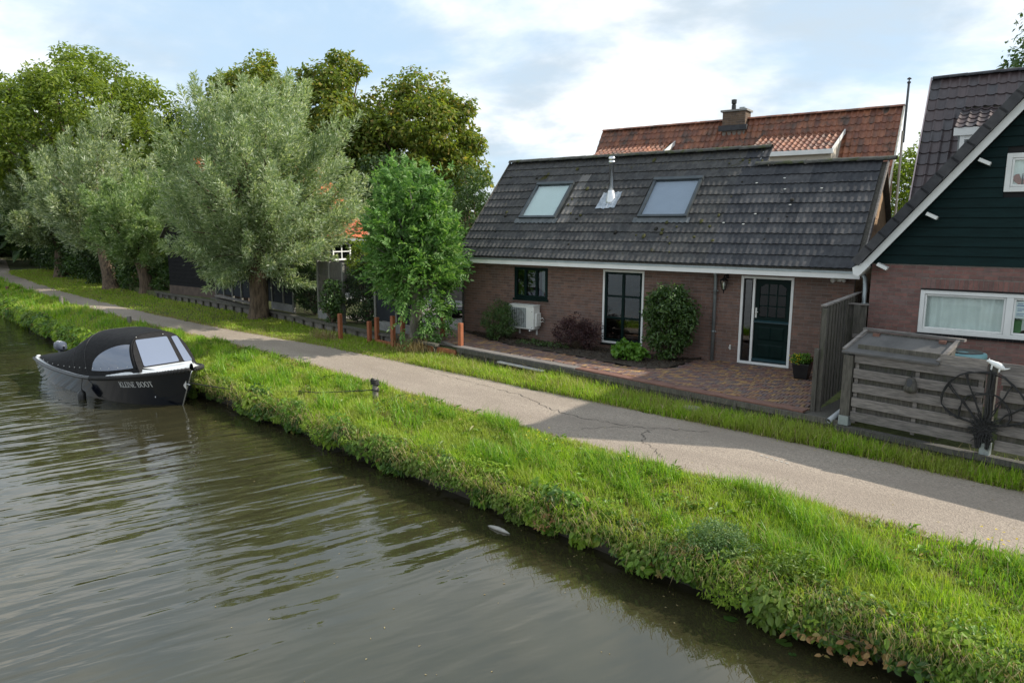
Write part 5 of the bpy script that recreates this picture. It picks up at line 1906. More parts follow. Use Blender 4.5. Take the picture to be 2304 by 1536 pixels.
# wooden clog hung on the slats
cl = thing('hanging_clog', fp(1.05, 0.70, 0.07), 'dark wooden clog hung on the left slats of the fence', 'clog')
mb = MB()
prof = []
n_ = 12
vs, fs = [], []
for i_, (zz, w_, dep) in enumerate(((0.68, 0.02, 0.02), (0.70, 0.085, 0.07), (0.75, 0.105, 0.10), (0.80, 0.09, 0.085), (0.87, 0.075, 0.06), (0.92, 0.055, 0.045), (0.935, 0.02, 0.02))):
    for k in range(n_):
        a = 2 * math.pi * k / n_
        vs.append(fp(1.055 + w_ * math.cos(a), zz, 0.075 + dep * math.sin(a)))
for i_ in range(6):
    for k in range(n_):
        fs.append((i_ * n_ + k, i_ * n_ + (k + 1) % n_, (i_ + 1) * n_ + (k + 1) % n_, (i_ + 1) * n_ + k))
mb.add(vs, fs)
mb.build('sole', MT['wood_old'], cl, smooth=True)
mb = MB()
pts = [fp(1.055 + 0.045 * math.cos(a), 0.855 + 0.06 * math.sin(a), 0.142 - 0.02 * math.sin(a)) for a in np.linspace(0, 2 * math.pi, 14)[:-1]]
mb.poly(pts)
mb.build('opening', MT['plastic_dark'], cl)
mb = MB()
mb.tube([fp(1.05, 0.93, 0.06), fp(1.06, 1.02, 0.05), fp(1.05, 1.12, 0.05)], 0.006, 5)
mb.build('cord', MT['rope'], cl)
# fan of black twigs and wire on the middle post
fan = thing('twig_fan', fp(2.08, 0.1, 0.1), 'black fan-shaped spider of bound twigs fixed to the slat fence', 'ornament')
H = (2.09, 0.36)


def twig(name, pts, r, nb=3, sp=0.012):
    mb = MB()
    for q in range(nb):
        P_ = []
        for k, p in enumerate(pts):
            e0 = 0.0 if k in (0,) else sp
            P_.append(fp(p[0] + RNG.normal(0, e0), p[1] + RNG.normal(0, e0), 0.095 + 0.012 * q + RNG.normal(0, 0.004)))
        mb.tube(P_, r, 5)
    return mb.build(name, MT['rope'], fan)


def arc(r, a0, a1, n_=16, sq=1.0):
    return [(H[0] + r * math.cos(math.radians(a)) * (1.0 if a < 90 or a > 0 else 1), H[1] + r * math.sin(math.radians(a)) * sq) for a in np.linspace(a0, a1, n_)]


outer = [(1.76, 0.42), (1.62, 0.50), (1.52, 0.60), (1.51, 0.72), (1.55, 0.86), (1.62, 0.98), (1.72, 1.08), (1.85, 1.14), (2.0, 1.17), (2.15, 1.17), (2.3, 1.12), (2.42, 1.03), (2.52, 0.93), (2.6, 0.8), (2.63, 0.66), (2.58, 0.54), (2.45, 0.44)]
twig('outer_hoop', outer, 0.008)
inner = [(1.76, 0.46), (1.75, 0.56), (1.79, 0.68), (1.87, 0.78), (1.98, 0.84), (2.1, 0.86), (2.22, 0.84), (2.33, 0.76), (2.4, 0.65), (2.41, 0.54), (2.38, 0.46)]
twig('inner_hoop', inner, 0.008)
for q in ((1.58, 0.92), (1.80, 1.12), (2.40, 1.05), (2.60, 0.78), (1.64, 0.48), (2.55, 0.5)):
    pts = [(H[0] + (q[0] - H[0]) * s_, H[1] + (q[1] - H[1]) * s_) for s_ in np.linspace(0.05, 1, 7)]
    twig('spoke', pts, 0.009)
twig('stem', [(2.07, 0.05), (2.08, 0.3), (2.10, 0.6), (2.11, 0.9), (2.12, 1.2)], 0.012, 3, 0.016)
twig('stem', [(2.15, 0.05), (2.14, 0.3), (2.15, 0.6), (2.15, 0.9), (2.15, 1.16)], 0.012, 3, 0.012)
mb = MB()
for k in range(260):
    a = RNG.uniform(0, 2 * math.pi)
    r0 = RNG.uniform(0, 0.09)
    c0 = (H[0] + r0 * math.cos(a), H[1] - 0.02 + 1.3 * r0 * math.sin(a))
    b0 = a + RNG.normal(0, 1.2)
    ln = RNG.uniform(0.05, 0.17)
    p0 = fp(c0[0], c0[1], 0.06 + RNG.uniform(0, 0.09))
    p1 = fp(c0[0] + ln * math.cos(b0), c0[1] + ln * math.sin(b0), 0.07 + RNG.uniform(0, 0.1))
    mb.beam(p0, p1, 0.009, 0.009)
for k in range(60):
    u = 2.1 + RNG.choice([-0.055, 0.06]) + RNG.normal(0, 0.015)
    mb.beam(fp(u, RNG.uniform(0.02, 0.1), 0.07 + RNG.uniform(0, 0.06)), fp(u + RNG.normal(0, 0.03), RNG.uniform(0.15, 0.32), 0.07 + RNG.uniform(0, 0.06)), 0.010, 0.010)
bo = mb.build('twig_bundle', MT['rope'], fan)
# white animal figure on top of the post
an = thing('animal_figure', fp(2.15, 1.24, 0.06), 'small white animal figure perched on top of the twig fan', 'figurine')
wh = surf('white_enamel', (0.72, 0.74, 0.72), (0.8, 0.81, 0.8), 0.35, 8)
mb = MB()
sp_ = [(2.03, 1.335, 0.014), (2.055, 1.335, 0.022), (2.085, 1.325, 0.032), (2.12, 1.31, 0.036), (2.16, 1.295, 0.046), (2.20, 1.275, 0.048), (2.235, 1.255, 0.036), (2.265, 1.245, 0.018), (2.30, 1.255, 0.01), (2.325, 1.268, 0.006)]
mb.tube([fp(u, z, 0.05) for u, z, r in sp_], [r for u, z, r in sp_], 8)
mb.build('body', wh, an, smooth=True)
for (u, z) in ((2.11, 1.29), (2.21, 1.25)):
    for off in (0.025, 0.075):
        mb = MB()
        mb.tube([fp(u, z, off), fp(u - 0.01, 1.20, off)], [0.014, 0.01], 6)
        mb.build('leg', wh, an)
mb = MB()
mb.tube([fp(2.05, 1.35, 0.04), fp(2.058, 1.375, 0.04)], [0.01, 0.003], 5)
mb.tube([fp(2.06, 1.35, 0.06), fp(2.068, 1.375, 0.06)], [0.01, 0.003], 5)
mb.build('ears', wh, an)
# grey drain pipe end on the sill
mb = MB()
mb.tube([(-2.40, 13.05, 0.10), (-2.50, 12.82, 0.0), (-2.53, 12.76, -0.03)], 0.048, 14, False)
mb.tube([(-2.40, 13.05, 0.10), (-2.50, 12.82, 0.0), (-2.53, 12.76, -0.03)], 0.040, 14, False)
tag(mb.build('drain_pipe', surf('grey_pvc', (0.32, 0.34, 0.35), (0.4, 0.42, 0.43), 0.5, 4), smooth=True), 'short grey drain pipe poking out left of the slat fence', 'pipe')
# concrete sill in that gap
mb = MB()
mb.beam(Vector((-2.92, 13.12, -0.035)), Vector((-2.3, 13.0, -0.035)), 0.35, 0.05)
mb.beam(Vector((-2.75, 14.3, -0.045)), Vector((-2.0, 14.2, -0.045)), 2.2, 0.04)
tag(mb.build('paved_gap', MT['wood_old']), kind='structure')
# flat stone in the verge
mb = MB()
mb.lathe((-5.0, 12.86, -0.20), [(0.19, -0.1), (0.2, -0.01), (0.18, 0.012)], 14, 1.0, 0.7)
tag(mb.build('flat_stone', MT['wood_grey']), 'flat grey stump top in the grass verge below the patio', 'stump')

# ================================================================ FIXTURES ON THE SMALL HOUSE
# outdoor heat pump unit
ac = thing('heat_pump', (-11.68, 16.7, 0.3), 'white outdoor heat pump unit hung on the brick wall', 'heat pump')
ax0, ax1, ay0, ay1, az0, az1 = -12.12, -11.235, 16.56, 16.88, 0.335, 0.995
mb = MB()
mb.bx(ax0, ax1, ay0, ay1, az0, az1)
aco = mb.build('casing', MT['plastic_white'], ac, bevel=0.012)
mb = MB()
mb.bx(ax0 - 0.008, ax1 + 0.008, ay0 - 0.012, ay1 + 0.008, az1 + 0.001, az1 + 0.028)
mb.build('top_cover', MT['plastic_white'], ac, bevel=0.008)
mb = MB()
gx0, gx1, gz0, gz1 = ax0 + 0.03, ax1 - 0.26, az0 + 0.04, az1 - 0.05
mb.bx(gx0, gx1, ay0 - 0.004, ay0 - 0.001, gz0, gz1)
mb.build('grille_recess', surf('grille_grey', (0.16, 0.19, 0.19), (0.2, 0.23, 0.23), 0.6, 5), ac)
cxx, czz = (gx0 + gx1) / 2, (gz0 + gz1) / 2
mb = MB()
mb.lathe((0, 0, 0), [(0.26, 0), (0.255, 0.004)], 30)
fo_ = mb.build('fan_opening', surf('fan_dark', (0.03, 0.04, 0.04), (0.05, 0.06, 0.06), 0.6, 5), ac)
fo_.matrix_basis = Matrix.Translation((cxx, ay0 - 0.0045, czz)) @ Matrix.Rotation(math.pi / 2, 4, 'X')
for k in range(5):
    a = k * 2 * math.pi / 5
    mb = MB()
    p = [(cxx + r_ * math.cos(a + da), ay0 - 0.0105, czz + r_ * math.sin(a + da)) for r_, da in ((0.05, 0), (0.24, -0.1), (0.24, 0.45), (0.05, 0.6))]
    mb.poly(p[::-1])
    mb.build('fan_blade', surf('blade_grey', (0.10, 0.12, 0.12), (0.12, 0.14, 0.14), 0.6, 5), ac)
gr = MB()
for k in range(9):
    x = gx0 + (gx1 - gx0) * (k + 0.5) / 9
    gr.bx(x - 0.004, x + 0.004, ay0 - 0.022, ay0 - 0.014, gz0, gz1)
for k in range(14):
    z = gz0 + (gz1 - gz0) * (k + 0.5) / 14
    gr.bx(gx0, gx1, ay0 - 0.0145, ay0 - 0.0125, z - 0.0025, z + 0.0025)
gr.build('grille', surf('grille_wire', (0.42, 0.43, 0.41), (0.48, 0.49, 0.47), 0.5, 5), ac)
mb = MB()
mb.bx(ax1 + 0.001, ax1 + 0.06, ay0 + 0.06, ay1 - 0.02, az0 + 0.08, az1 - 0.2)
mb.build('service_cover', MT['plastic_white'], ac, bevel=0.01)
for k in range(2):
    mb = MB()
    mb.tube([(ax1 + 0.05, ay1 - 0.1, 0.62 - 0.08 * k), (ax1 + 0.13, ay1 - 0.06, 0.66 - 0.1 * k), (ax1 + 0.12, YF - 0.01, 0.56 - 0.05 * k)], 0.014, 7)
    mb.build('pipe', MT['plastic_white'], ac, smooth=True)
for x in (ax0 + 0.14, ax1 - 0.14):
    mb = MB()
    mb.bx(x - 0.02, x + 0.02, ay0 + 0.0, YF - 0.008, az0 - 0.05, az0 - 0.012)
    mb.bx(x - 0.02, x + 0.02, YF - 0.04, YF - 0.008, az0 - 0.2, az0 - 0.051)
    mb.bx(x - 0.025, x + 0.025, ay0 + 0.05, ay0 + 0.1, az0 - 0.0115, az0 - 0.001)
    mb.build('bracket', MT['white'], ac)
for (x, z) in ((ax1 - 0.06, az1 - 0.15), (ax1 - 0.06, az0 + 0.06)):
    mb = MB()
    mb.lathe((0, 0, 0), [(0.012, 0), (0.01, 0.004)], 8)
    o = mb.build('screw', MT['black_paint'], ac)
    o.matrix_basis = Matrix.Translation((x, ay0 - 0.001, z)) @ Matrix.Rotation(math.pi / 2, 4, 'X')
# carriage lantern
lx, ly = -5.89, YF - 0.17
ln_ = thing('wall_lantern', (lx, YF - 0.02, 1.9), 'black carriage lantern on the wall beside the front door', 'lantern')
mb = MB()
mb.box((lx + 0.02, YF - 0.015, 2.08), (0.07, 0.02, 0.12))
mb.tube([(lx + 0.02, YF - 0.02, 2.10), (lx + 0.01, YF - 0.1, 2.13), (lx, ly, 2.09)], 0.010, 6)
mb.build('arm', MT['black_paint'], ln_)
mb = MB()
mb.lathe((lx, ly, 0), [(0.015, 2.10), (0.022, 2.075), (0.012, 2.06), (0.05, 2.03), (0.11, 1.985), (0.115, 1.975)], 6)
mb.build('cap', MT['black_paint'], ln_)
mb = MB()
for k in range(6):
    a = 2 * math.pi * k / 6
    mb.beam((lx + 0.095 * math.cos(a), ly + 0.095 * math.sin(a), 1.975), (lx + 0.045 * math.cos(a), ly + 0.045 * math.sin(a), 1.76), 0.009, 0.009)
mb.lathe((lx, ly, 0), [(0.055, 1.765), (0.05, 1.75), (0.02, 1.735), (0.012, 1.70), (0.018, 1.69), (0.003, 1.665)], 6)
mb.build('cage', MT['black_paint'], ln_)
mb = MB()
mb.lathe((lx, ly, 0), [(0.043, 1.768), (0.09, 1.972)], 6)
mb.f = mb.f[:6]
mb.build('glass', MT['glass'], ln_)
mb = MB()
mb.lathe((lx, ly, 0), [(0.018, 1.77), (0.018, 1.84), (0.03, 1.88), (0.026, 1.92), (0.01, 1.94)], 10)
mb.build('bulb', MT['plastic_white'], ln_, smooth=True)
# twin security spotlight
sx, sz = -3.36, 2.11
sl_ = thing('security_light', (sx, YF - 0.02, sz), 'small white security spotlight high on the wall right of the door', 'spotlight')
mb = MB()
mb.box((sx, YF - 0.03, sz), (0.09, 0.05, 0.09))
mb.build('base', MT['plastic_white'], sl_, bevel=0.008)
for s_, rr in ((-0.09, 0.048), (0.09, 0.036)):
    mb = MB()
    a = Vector((sx + s_ * 0.5, YF - 0.05, sz))
    mb.tube([a, a + Vector((s_ * 0.5, -0.04, -0.005)), a + Vector((s_ * 0.9, -0.10, -0.02))], [rr * 0.5, rr, rr * 1.1], 10)
    mb.build('lamp_head', MT['plastic_white'], sl_, smooth=True)
mb = MB()
mb.bx(-5.72, -5.69, YF - 0.05, YF - 0.008, 0.30, 0.42)
mb.tube([(-5.705, YF - 0.03, 0.40), (-5.705, YF - 0.10, 0.37), (-5.705, YF - 0.11, 0.34)], 0.012, 6)
tag(mb.build('garden_tap', MT['plastic_white']), 'small white tap low on the wall left of the door', 'tap')

# flower pot
fpx_, fpy_ = -3.79, 16.02
pot = thing('flower_pot', (fpx_, fpy_, 0), 'black square pot with yellow and dark red flowers by the door', 'flower pot')
mb = MB()
n_ = 4
vs = []
for (h, r_) in ((0.0, 0.155), (0.30, 0.205), (0.305, 0.215), (0.34, 0.215), (0.34, 0.19), (0.30, 0.185)):
    for k in range(4):
        a = math.pi / 4 + k * math.pi / 2
        vs.append((fpx_ + r_ * 1.2 * math.cos(a), fpy_ + r_ * 1.2 * math.sin(a), h))
fs = [(0, 3, 2, 1)]
for i_ in range(5):
    for k in range(4):
        fs.append((i_ * 4 + k, i_ * 4 + (k + 1) % 4, (i_ + 1) * 4 + (k + 1) % 4, (i_ + 1) * 4 + k))
mb.add(vs, fs)
mb.build('pot', MT['plastic_dark'], pot, bevel=0.008)
mb = MB()
mb.box((fpx_, fpy_, 0.285), (0.3, 0.3, 0.02))
mb.build('soil', MT['soil'], pot)
# slate pile on the gravel
pile = MB()
for k in range(26):
    x, y = -17.2 + RNG.normal(0, 0.28), 20.1 + RNG.normal(0, 0.28)
    pile.box((x, y, YARD_Z + 0.04 + 0.012 * k + RNG.uniform(0, 0.03)), (RNG.uniform(0.4, 0.8), RNG.uniform(0.25, 0.5), 0.035), RNG.uniform(0, 3))
    # slabs of a loose pile
tag(pile.build('slab_pile', surf('dark_slab', (0.03, 0.03, 0.032), (0.075, 0.075, 0.078), 0.7, 6)), 'heap of dark slabs on the gravel left of the low house', 'slab pile')
# low grey wall and hedge beyond the yard
mb = MB()
mb.bx(-30, -14.0, 24.3, 24.5, -0.1, 0.5)
tag(mb.build('garden_wall', surf('brown_grey_wall', (0.10, 0.09, 0.085), (0.15, 0.135, 0.125), 0.9, 3)), 'low grey-brown wall beyond the gravel yard', 'wall')
# flagpole far behind
mb = MB()
mb.tube([(-27.0, 44.0, 0), (-27.0, 44.0, 7.7)], [0.05, 0.035], 8)
fp_ = tag(mb.build('flagpole', MT['white']), 'thin white flagpole beyond the left end of the grey roof', 'flagpole')
mb = MB()
mb.add([(-27.04, 44, 7.5), (-27.1, 44.05, 7.1), (-27.55, 44.1, 6.1), (-27.62, 44.1, 6.2), (-27.2, 44.03, 7.0)], [(0, 1, 4), (1, 2, 3, 4)])
mb.build('pennant', surf('pennant', (0.3, 0.1, 0.12), (0.2, 0.25, 0.45), 0.8, 2), fp_)
# ================================================================ THE BOAT
BO = Vector((-22.4, 8.85, WATER_Z))
boat = thing('motor_boat', (-19.2, 8.85, WATER_Z), 'dark blue moored sloop with black canvas canopy', 'boat')


def cat(xk, yk, x):
    """smooth (cubic Hermite) interpolation"""
    xk, yk = np.asarray(xk, float), np.asarray(yk, float)
    m_ = np.gradient(yk, xk)
    i_ = np.clip(np.searchsorted(xk, x) - 1, 0, len(xk) - 2)
    h_ = xk[i_ + 1] - xk[i_]
    t_ = (x - xk[i_]) / h_
    return ((2 * t_ ** 3 - 3 * t_ ** 2 + 1) * yk[i_] + (t_ ** 3 - 2 * t_ ** 2 + t_) * h_ * m_[i_] + (-2 * t_ ** 3 + 3 * t_ ** 2) * yk[i_ + 1] + (t_ ** 3 - t_ ** 2) * h_ * m_[i_ + 1])


HXK = [0, 1, 2.5, 4, 5, 5.8, 6.4, 6.75, 6.9]
HBK = [0.80, 0.97, 1.09, 1.10, 0.99, 0.78, 0.48, 0.20, 0.02]
HSK = [0.55, 0.525, 0.52, 0.56, 0.66, 0.77, 0.86, 0.92, 0.945]
HRK = [0.86, 0.88, 0.88, 0.86, 0.78, 0.66, 0.5, 0.4, 0.5]


def sheer(x):
    return float(cat(HXK, HSK, np.array(x)))


def halfb(x):
    return max(0.015, float(cat(HXK, HBK, np.array(x))))


def hull(x, z):
    """point of the near side (y negative) at station x, height z above the water"""
    S_, B_, r_ = sheer(x), halfb(x), float(cat(HXK, HRK, np.array(x)))
    if z >= 0:
        f = r_ + (1 - r_) * (z / S_) ** 0.9
    else:
        f = r_ * math.sqrt(max(0.0, 1 - (z / -0.34) ** 2))
    rk = 0.55 * max(0.0, (x - 4.8) / 2.1) ** 2 * (1 - z / S_)
    return Vector((x - rk, -B_ * f, z))


def bw(p):
    return Vector((BO.x + p[0], BO.y + p[1] - 0.012 * p[0], BO.z + p[2]))


hx = np.concatenate([np.linspace(0, 5, 21), np.linspace(5.15, 6.9, 16)])
zs_ = [-0.34, -0.3, -0.2, -0.08, 0.02, 0.06]
ncol = 6 + 8
vs, fs = [], []
for x in hx:
    S_ = sheer(x)
    zz = zs_ + [0.06 + (S_ - 0.06) * (k + 1) / 8 for k in range(8)]
    prow = [hull(x, z) for z in zz]
    vs += [bw(p) for p in prow] + [bw((p.x, -p.y, p.z)) for p in prow]
n_ = 2 * ncol
for i_ in range(len(hx) - 1):
    for k in range(ncol - 1):
        a = i_ * n_ + k
        fs.append((a, a + n_, a + n_ + 1, a + 1))
        b_ = i_ * n_ + ncol + k
        fs.append((b_, b_ + 1, b_ + n_ + 1, b_ + n_))
fs.append(tuple(list(range(0, ncol)) + list(range(2 * ncol - 1, ncol - 1, -1))))
navy = surf('navy_gelcoat', (0.0045, 0.006, 0.011), (0.006, 0.008, 0.014), 0.13, 2)
navy.node_tree.nodes['Principled BSDF'].inputs['Coat Weight'].default_value = 0.6
mb = MB()
mb.add(vs, fs)
mb.build('hull', navy, boat, smooth=True)
# bright stem band
mb = MB()
pts = [bw(hull(6.9, z) + Vector((0.012, 0.015, 0))) for z in np.linspace(-0.1, 0.9, 10)]
mb.tube(pts, 0.018, 6)
mb.build('stem_band', MT['steel'], boat, smooth=True)
mb = MB()
pe = hull(6.9, 0.55)
mb.prism([bw((pe.x + 0.02, -0.06, 0.42)), bw((pe.x + 0.02, -0.06, 0.66)), bw((pe.x - 0.14, -0.13, 0.68)), bw((pe.x - 0.06, -0.08, 0.5))], (0, 0.01, 0))
mb.tube([bw((pe.x + 0.02, -0.04, 0.56)), bw((pe.x + 0.10, -0.02, 0.55)), bw((pe.x + 0.03, 0.05, 0.55))], 0.014, 6)
mb.build('bow_eye', MT['steel'], boat)
# rubbing strake, then rope fender round the bow
for side in (-1, 1):
    mb = MB()
    pts = [bw((hull(x, sheer(x)).x, side * (halfb(x) + 0.012), sheer(x) - 0.02)) for x in np.linspace(0, 6.88, 60)]
    mb.tube(pts, 0.038, 8)
    mb.build('rub_rail', MT['plastic_dark'], boat, smooth=True)
    for ph in (0, math.pi):
        pts, rs_ = [], []
        for x in np.linspace(4.2, 6.9, 150):
            a = x * 2 * math.pi / 0.11 + ph
            pts.append(bw((hull(x, sheer(x)).x, side * (halfb(x) + 0.045 + 0.022 * math.cos(a)), sheer(x) - 0.015 + 0.03 * math.sin(a))))
        mb = MB()
        mb.tube(pts, 0.032, 6)
        mb.build('rope_fender', MT['rope'], boat, smooth=True)
mb = MB()
pts = [bw((-0.02, y, 0.54)) for y in np.linspace(-0.8, 0.8, 8)]
mb.tube(pts, 0.038, 8)
mb.build('rub_rail', MT['plastic_dark'], boat, smooth=True)
# white deck and coaming
gel = surf('white_gelcoat', (0.62, 0.64, 0.65), (0.68, 0.70, 0.71), 0.25, 3)
dx_ = np.linspace(0.02, 6.86, 45)
vs, fs = [], []
m2 = 9
for x in dx_:
    B_ = halfb(x) - 0.015
    for k in range(m2):
        y = -B_ + 2 * B_ * k / (m2 - 1)
        vs.append(bw((hull(x, sheer(x)).x, y, sheer(x) + 0.012 + (0.12 if x > 5.2 else 0.03) * (1 - (y / max(B_, 0.01)) ** 2) ** 0.6 if abs(y) < B_ * 0.999 else sheer(x) + 0.012)))
for i_ in range(len(dx_) - 1):
    for k in range(m2 - 1):
        a = i_ * m2 + k
        fs.append((a, a + m2, a + m2 + 1, a + 1))
mb = MB()
mb.add(vs, [tuple(reversed(f)) for f in fs])
mb.build('deck', gel, boat, smooth=True)
# coaming in front of the windscreen
cm = []
for side in (-1, 1):
    mb = MB()
    lo_ = [bw((x, side * (halfb(x) - 0.06 if x < 6.3 else max(0.0, halfb(x) - 0.06)), sheer(x) + 0.01)) for x in np.linspace(4.7, 6.35, 12)]
    hi_ = [bw((x - 0.06, side * (halfb(x) - 0.13), max(sheer(x) + 0.02, 0.70 + 0.19 * min(1, (x - 4.7) / 0.9)))) for x in np.linspace(4.7, 6.35, 12)]
    nn = 12
    mb.add(lo_ + hi_, [(k, k + 1, nn + k + 1, nn + k) if side < 0 else (k + 1, k, nn + k, nn + k + 1) for k in range(nn - 1)])
    mb.build('coaming', gel, boat, smooth=True)
mb = MB()
mb.add([bw((6.29, -(halfb(6.35) - 0.13), 0.895)), bw((6.29, halfb(6.35) - 0.13, 0.895)), bw((5.75, 0.62, 0.92)), bw((5.75, -0.62, 0.92)),
        bw((6.35, -(halfb(6.35) - 0.06), 0.86)), bw((6.35, halfb(6.35) - 0.06, 0.86))], [(3, 0, 1, 2), (4, 5, 1, 0)])
mb.build('fore_deck', gel, boat)
# canopy surface
CSX = [0.0, 1.0, 1.8, 2.8, 3.7, 4.6]           # stations: windscreen, side, hoop, slope, slope, stern
C_xb = [5.85, 4.75, 3.95, 2.9, 1.7, 0.22]
C_xt = [5.22, 4.50, 3.55, 2.55, 1.5, 0.22]
C_w = [0.70, 0.94, 1.06, 1.055, 1.0, 0.77]
C_b = [0.84, 0.64, 0.575, 0.55, 0.55, 0.57]
C_t = [1.63, 1.65, 1.60, 1.22, 0.90, 0.64]


def canopy(s, th, off=0.0):
    xb, xt, w_, b_, t_ = [float(cat(CSX, a, np.array(s))) for a in (C_xb, C_xt, C_w, C_b, C_t)]
    cs, sn = math.cos(th), math.sin(th)
    y = -math.copysign(abs(cs) ** 0.55, cs) * w_ * (1 - 0.10 * sn)
    h_ = sn ** 0.6 if sn > 0 else 0
    sag = 0.035 * math.sin(math.pi * min(1, max(0, (s - 1.8) / 2.8))) * sn if s > 1.8 else 0
    z = b_ + (t_ - b_) * h_ - sag
    x = xb + (xt - xb) * h_
    p = Vector((x, y, z))
    if off:
        p += Vector((0, -cs, sn)).normalized() * off
    return bw(p)


ss = np.linspace(0, 4.6, 47)
tt_ = np.concatenate([np.linspace(0, 0.25, 6), np.linspace(0.35, math.pi - 0.35, 22), np.linspace(math.pi - 0.25, math.pi, 6)])
vs = [canopy(s, th) for s in ss for th in tt_]
nn = len(tt_)
fs = [(i_ * nn + k, (i_ + 1) * nn + k, (i_ + 1) * nn + k + 1, i_ * nn + k + 1) for i_ in range(len(ss) - 1) for k in range(nn - 1)]
mb = MB()
mb.add(vs, [tuple(reversed(f)) for f in fs])
can = mb.build('canopy', MT['canvas'], boat, smooth=True)
# windscreen of the canopy: black surround with clear panes
ws = [canopy(0.0, th, 0.004) for th in tt_]
mb = MB()
mb.poly(ws)
mb.build('windscreen_surround', MT['canvas'], boat)
vin, t, b = new_mat('clear_vinyl')
t.nodes.remove(b)
fr = t.nodes.new('ShaderNodeFresnel')
fr.inputs[0].default_value = 1.5
gl = t.nodes.new('ShaderNodeBsdfGlossy')
gl.inputs['Roughness'].default_value = 0.08
df = t.nodes.new('ShaderNodeBsdfDiffuse')
df.inputs[0].default_value = (0.15, 0.18, 0.25, 1)
mx = t.nodes.new('ShaderNodeMixShader')
t.links.new(mth(t, 'ADD', mth(t, 'MULTIPLY', fr.outputs[0], 1.1, True), 0.06, True), mx.inputs[0])
t.links.new(df.outputs[0], mx.inputs[1])
t.links.new(gl.outputs[0], mx.inputs[2])
t.links.new(mx.outputs[0], t.nodes['Material Output'].inputs[0])
bn = t.nodes.new('ShaderNodeBump')
bn.inputs['Strength'].default_value = 0.25
bn.inputs['Distance'].default_value = 0.03
t.links.new(noise(t, wpos(t), 5, 3, 0.5, 0.5), bn.inputs['Height'])
t.links.new(bn.outputs[0], gl.inputs['Normal'])


def wsp(y, h, off=0.012):
    """point on the windscreen plane, y across, h from 0 (bottom) to 1"""
    return bw((5.85 + (5.22 - 5.85) * h + off, y, 0.84 + (1.63 - 0.84) * h + off * 0.6))


def pane_poly(y0, y1, y2, y3, h0, h1, rr=0.035):
    q = [(y0, h0), (y1, h0), (y2, h1), (y3, h1)]
    out = []
    for i_ in range(4):
        p, a, b_ = Vector(q[i_]), Vector(q[i_ - 1]), Vector(q[(i_ + 1) % 4])
        for s_ in (0, 0.5, 1):
            e0 = p + (a - p).normalized() * rr
            e1 = p + (b_ - p).normalized() * rr
            m_ = (1 - s_) ** 2 * e0 + 2 * s_ * (1 - s_) * p + s_ ** 2 * e1
            out.append(wsp(m_.x, m_.y))
    return out


mb = MB()
mb.poly(pane_poly(-0.56, 0.30, 0.27, -0.50, 0.13, 0.86))
mb.build('windscreen_pane', vin, boat)
mb = MB()
mb.poly(pane_poly(0.42, 0.63, 0.52, 0.37, 0.10, 0.84))
mb.build('windscreen_pane', vin, boat)
# side window, a quarter ellipse
mb = MB()
gs, gh = 16, 9
vs = []
for i_ in range(gs + 1):
    s = 0.14 + 1.42 * i_ / gs
    hm = 0.74 * math.sqrt(max(0.0, 1 - ((s - 0.14) / 1.44) ** 2)) ** 0.9
    for k in range(gh + 1):
        hh = 0.13 + (max(hm, 0.14) - 0.13) * k / gh
        th = math.asin(min(1, hh ** (1 / 0.6)))
        vs.append(canopy(s, th, 0.008))
fs = [(i_ * (gh + 1) + k, i_ * (gh + 1) + k + 1, (i_ + 1) * (gh + 1) + k + 1, (i_ + 1) * (gh + 1) + k) for i_ in range(gs) for k in range(gh)]
mb.add(vs, fs)
mb.build('side_window', vin, boat, smooth=True)
# seams
seam = surf('canvas_seam', (0.05, 0.05, 0.05), (0.07, 0.07, 0.07), 0.7, 30)
for s in (0.06, 1.8, 2.45):
    mb = MB()
    mb.tube([canopy(s, th, 0.004) for th in np.linspace(0.02, math.pi - 0.02, 40)], 0.006 if s > 1 else 0.02, 5)
    mb.build('seam', seam if s > 1 else MT['canvas'], boat, smooth=True)
mb = MB()
for s in np.concatenate([np.linspace(0.3, 4.5, 15)]):
    p = canopy(s, 0.06, 0.012)
    mb.lathe(p, [(0.011, -0.006), (0.012, 0.0), (0.006, 0.008)], 6)
for y in np.linspace(-0.62, 0.6, 9):
    mb.lathe(wsp(y, 0.03), [(0.010, -0.006), (0.011, 0.0), (0.006, 0.008)], 6)
for y in (-0.45, 0.2):
    mb.lathe(wsp(y, 0.93), [(0.010, -0.006), (0.011, 0.0), (0.006, 0.008)], 6)
so = mb.build('snap_studs', MT['plastic_white'], boat)
so['kind'] = 'stuff'
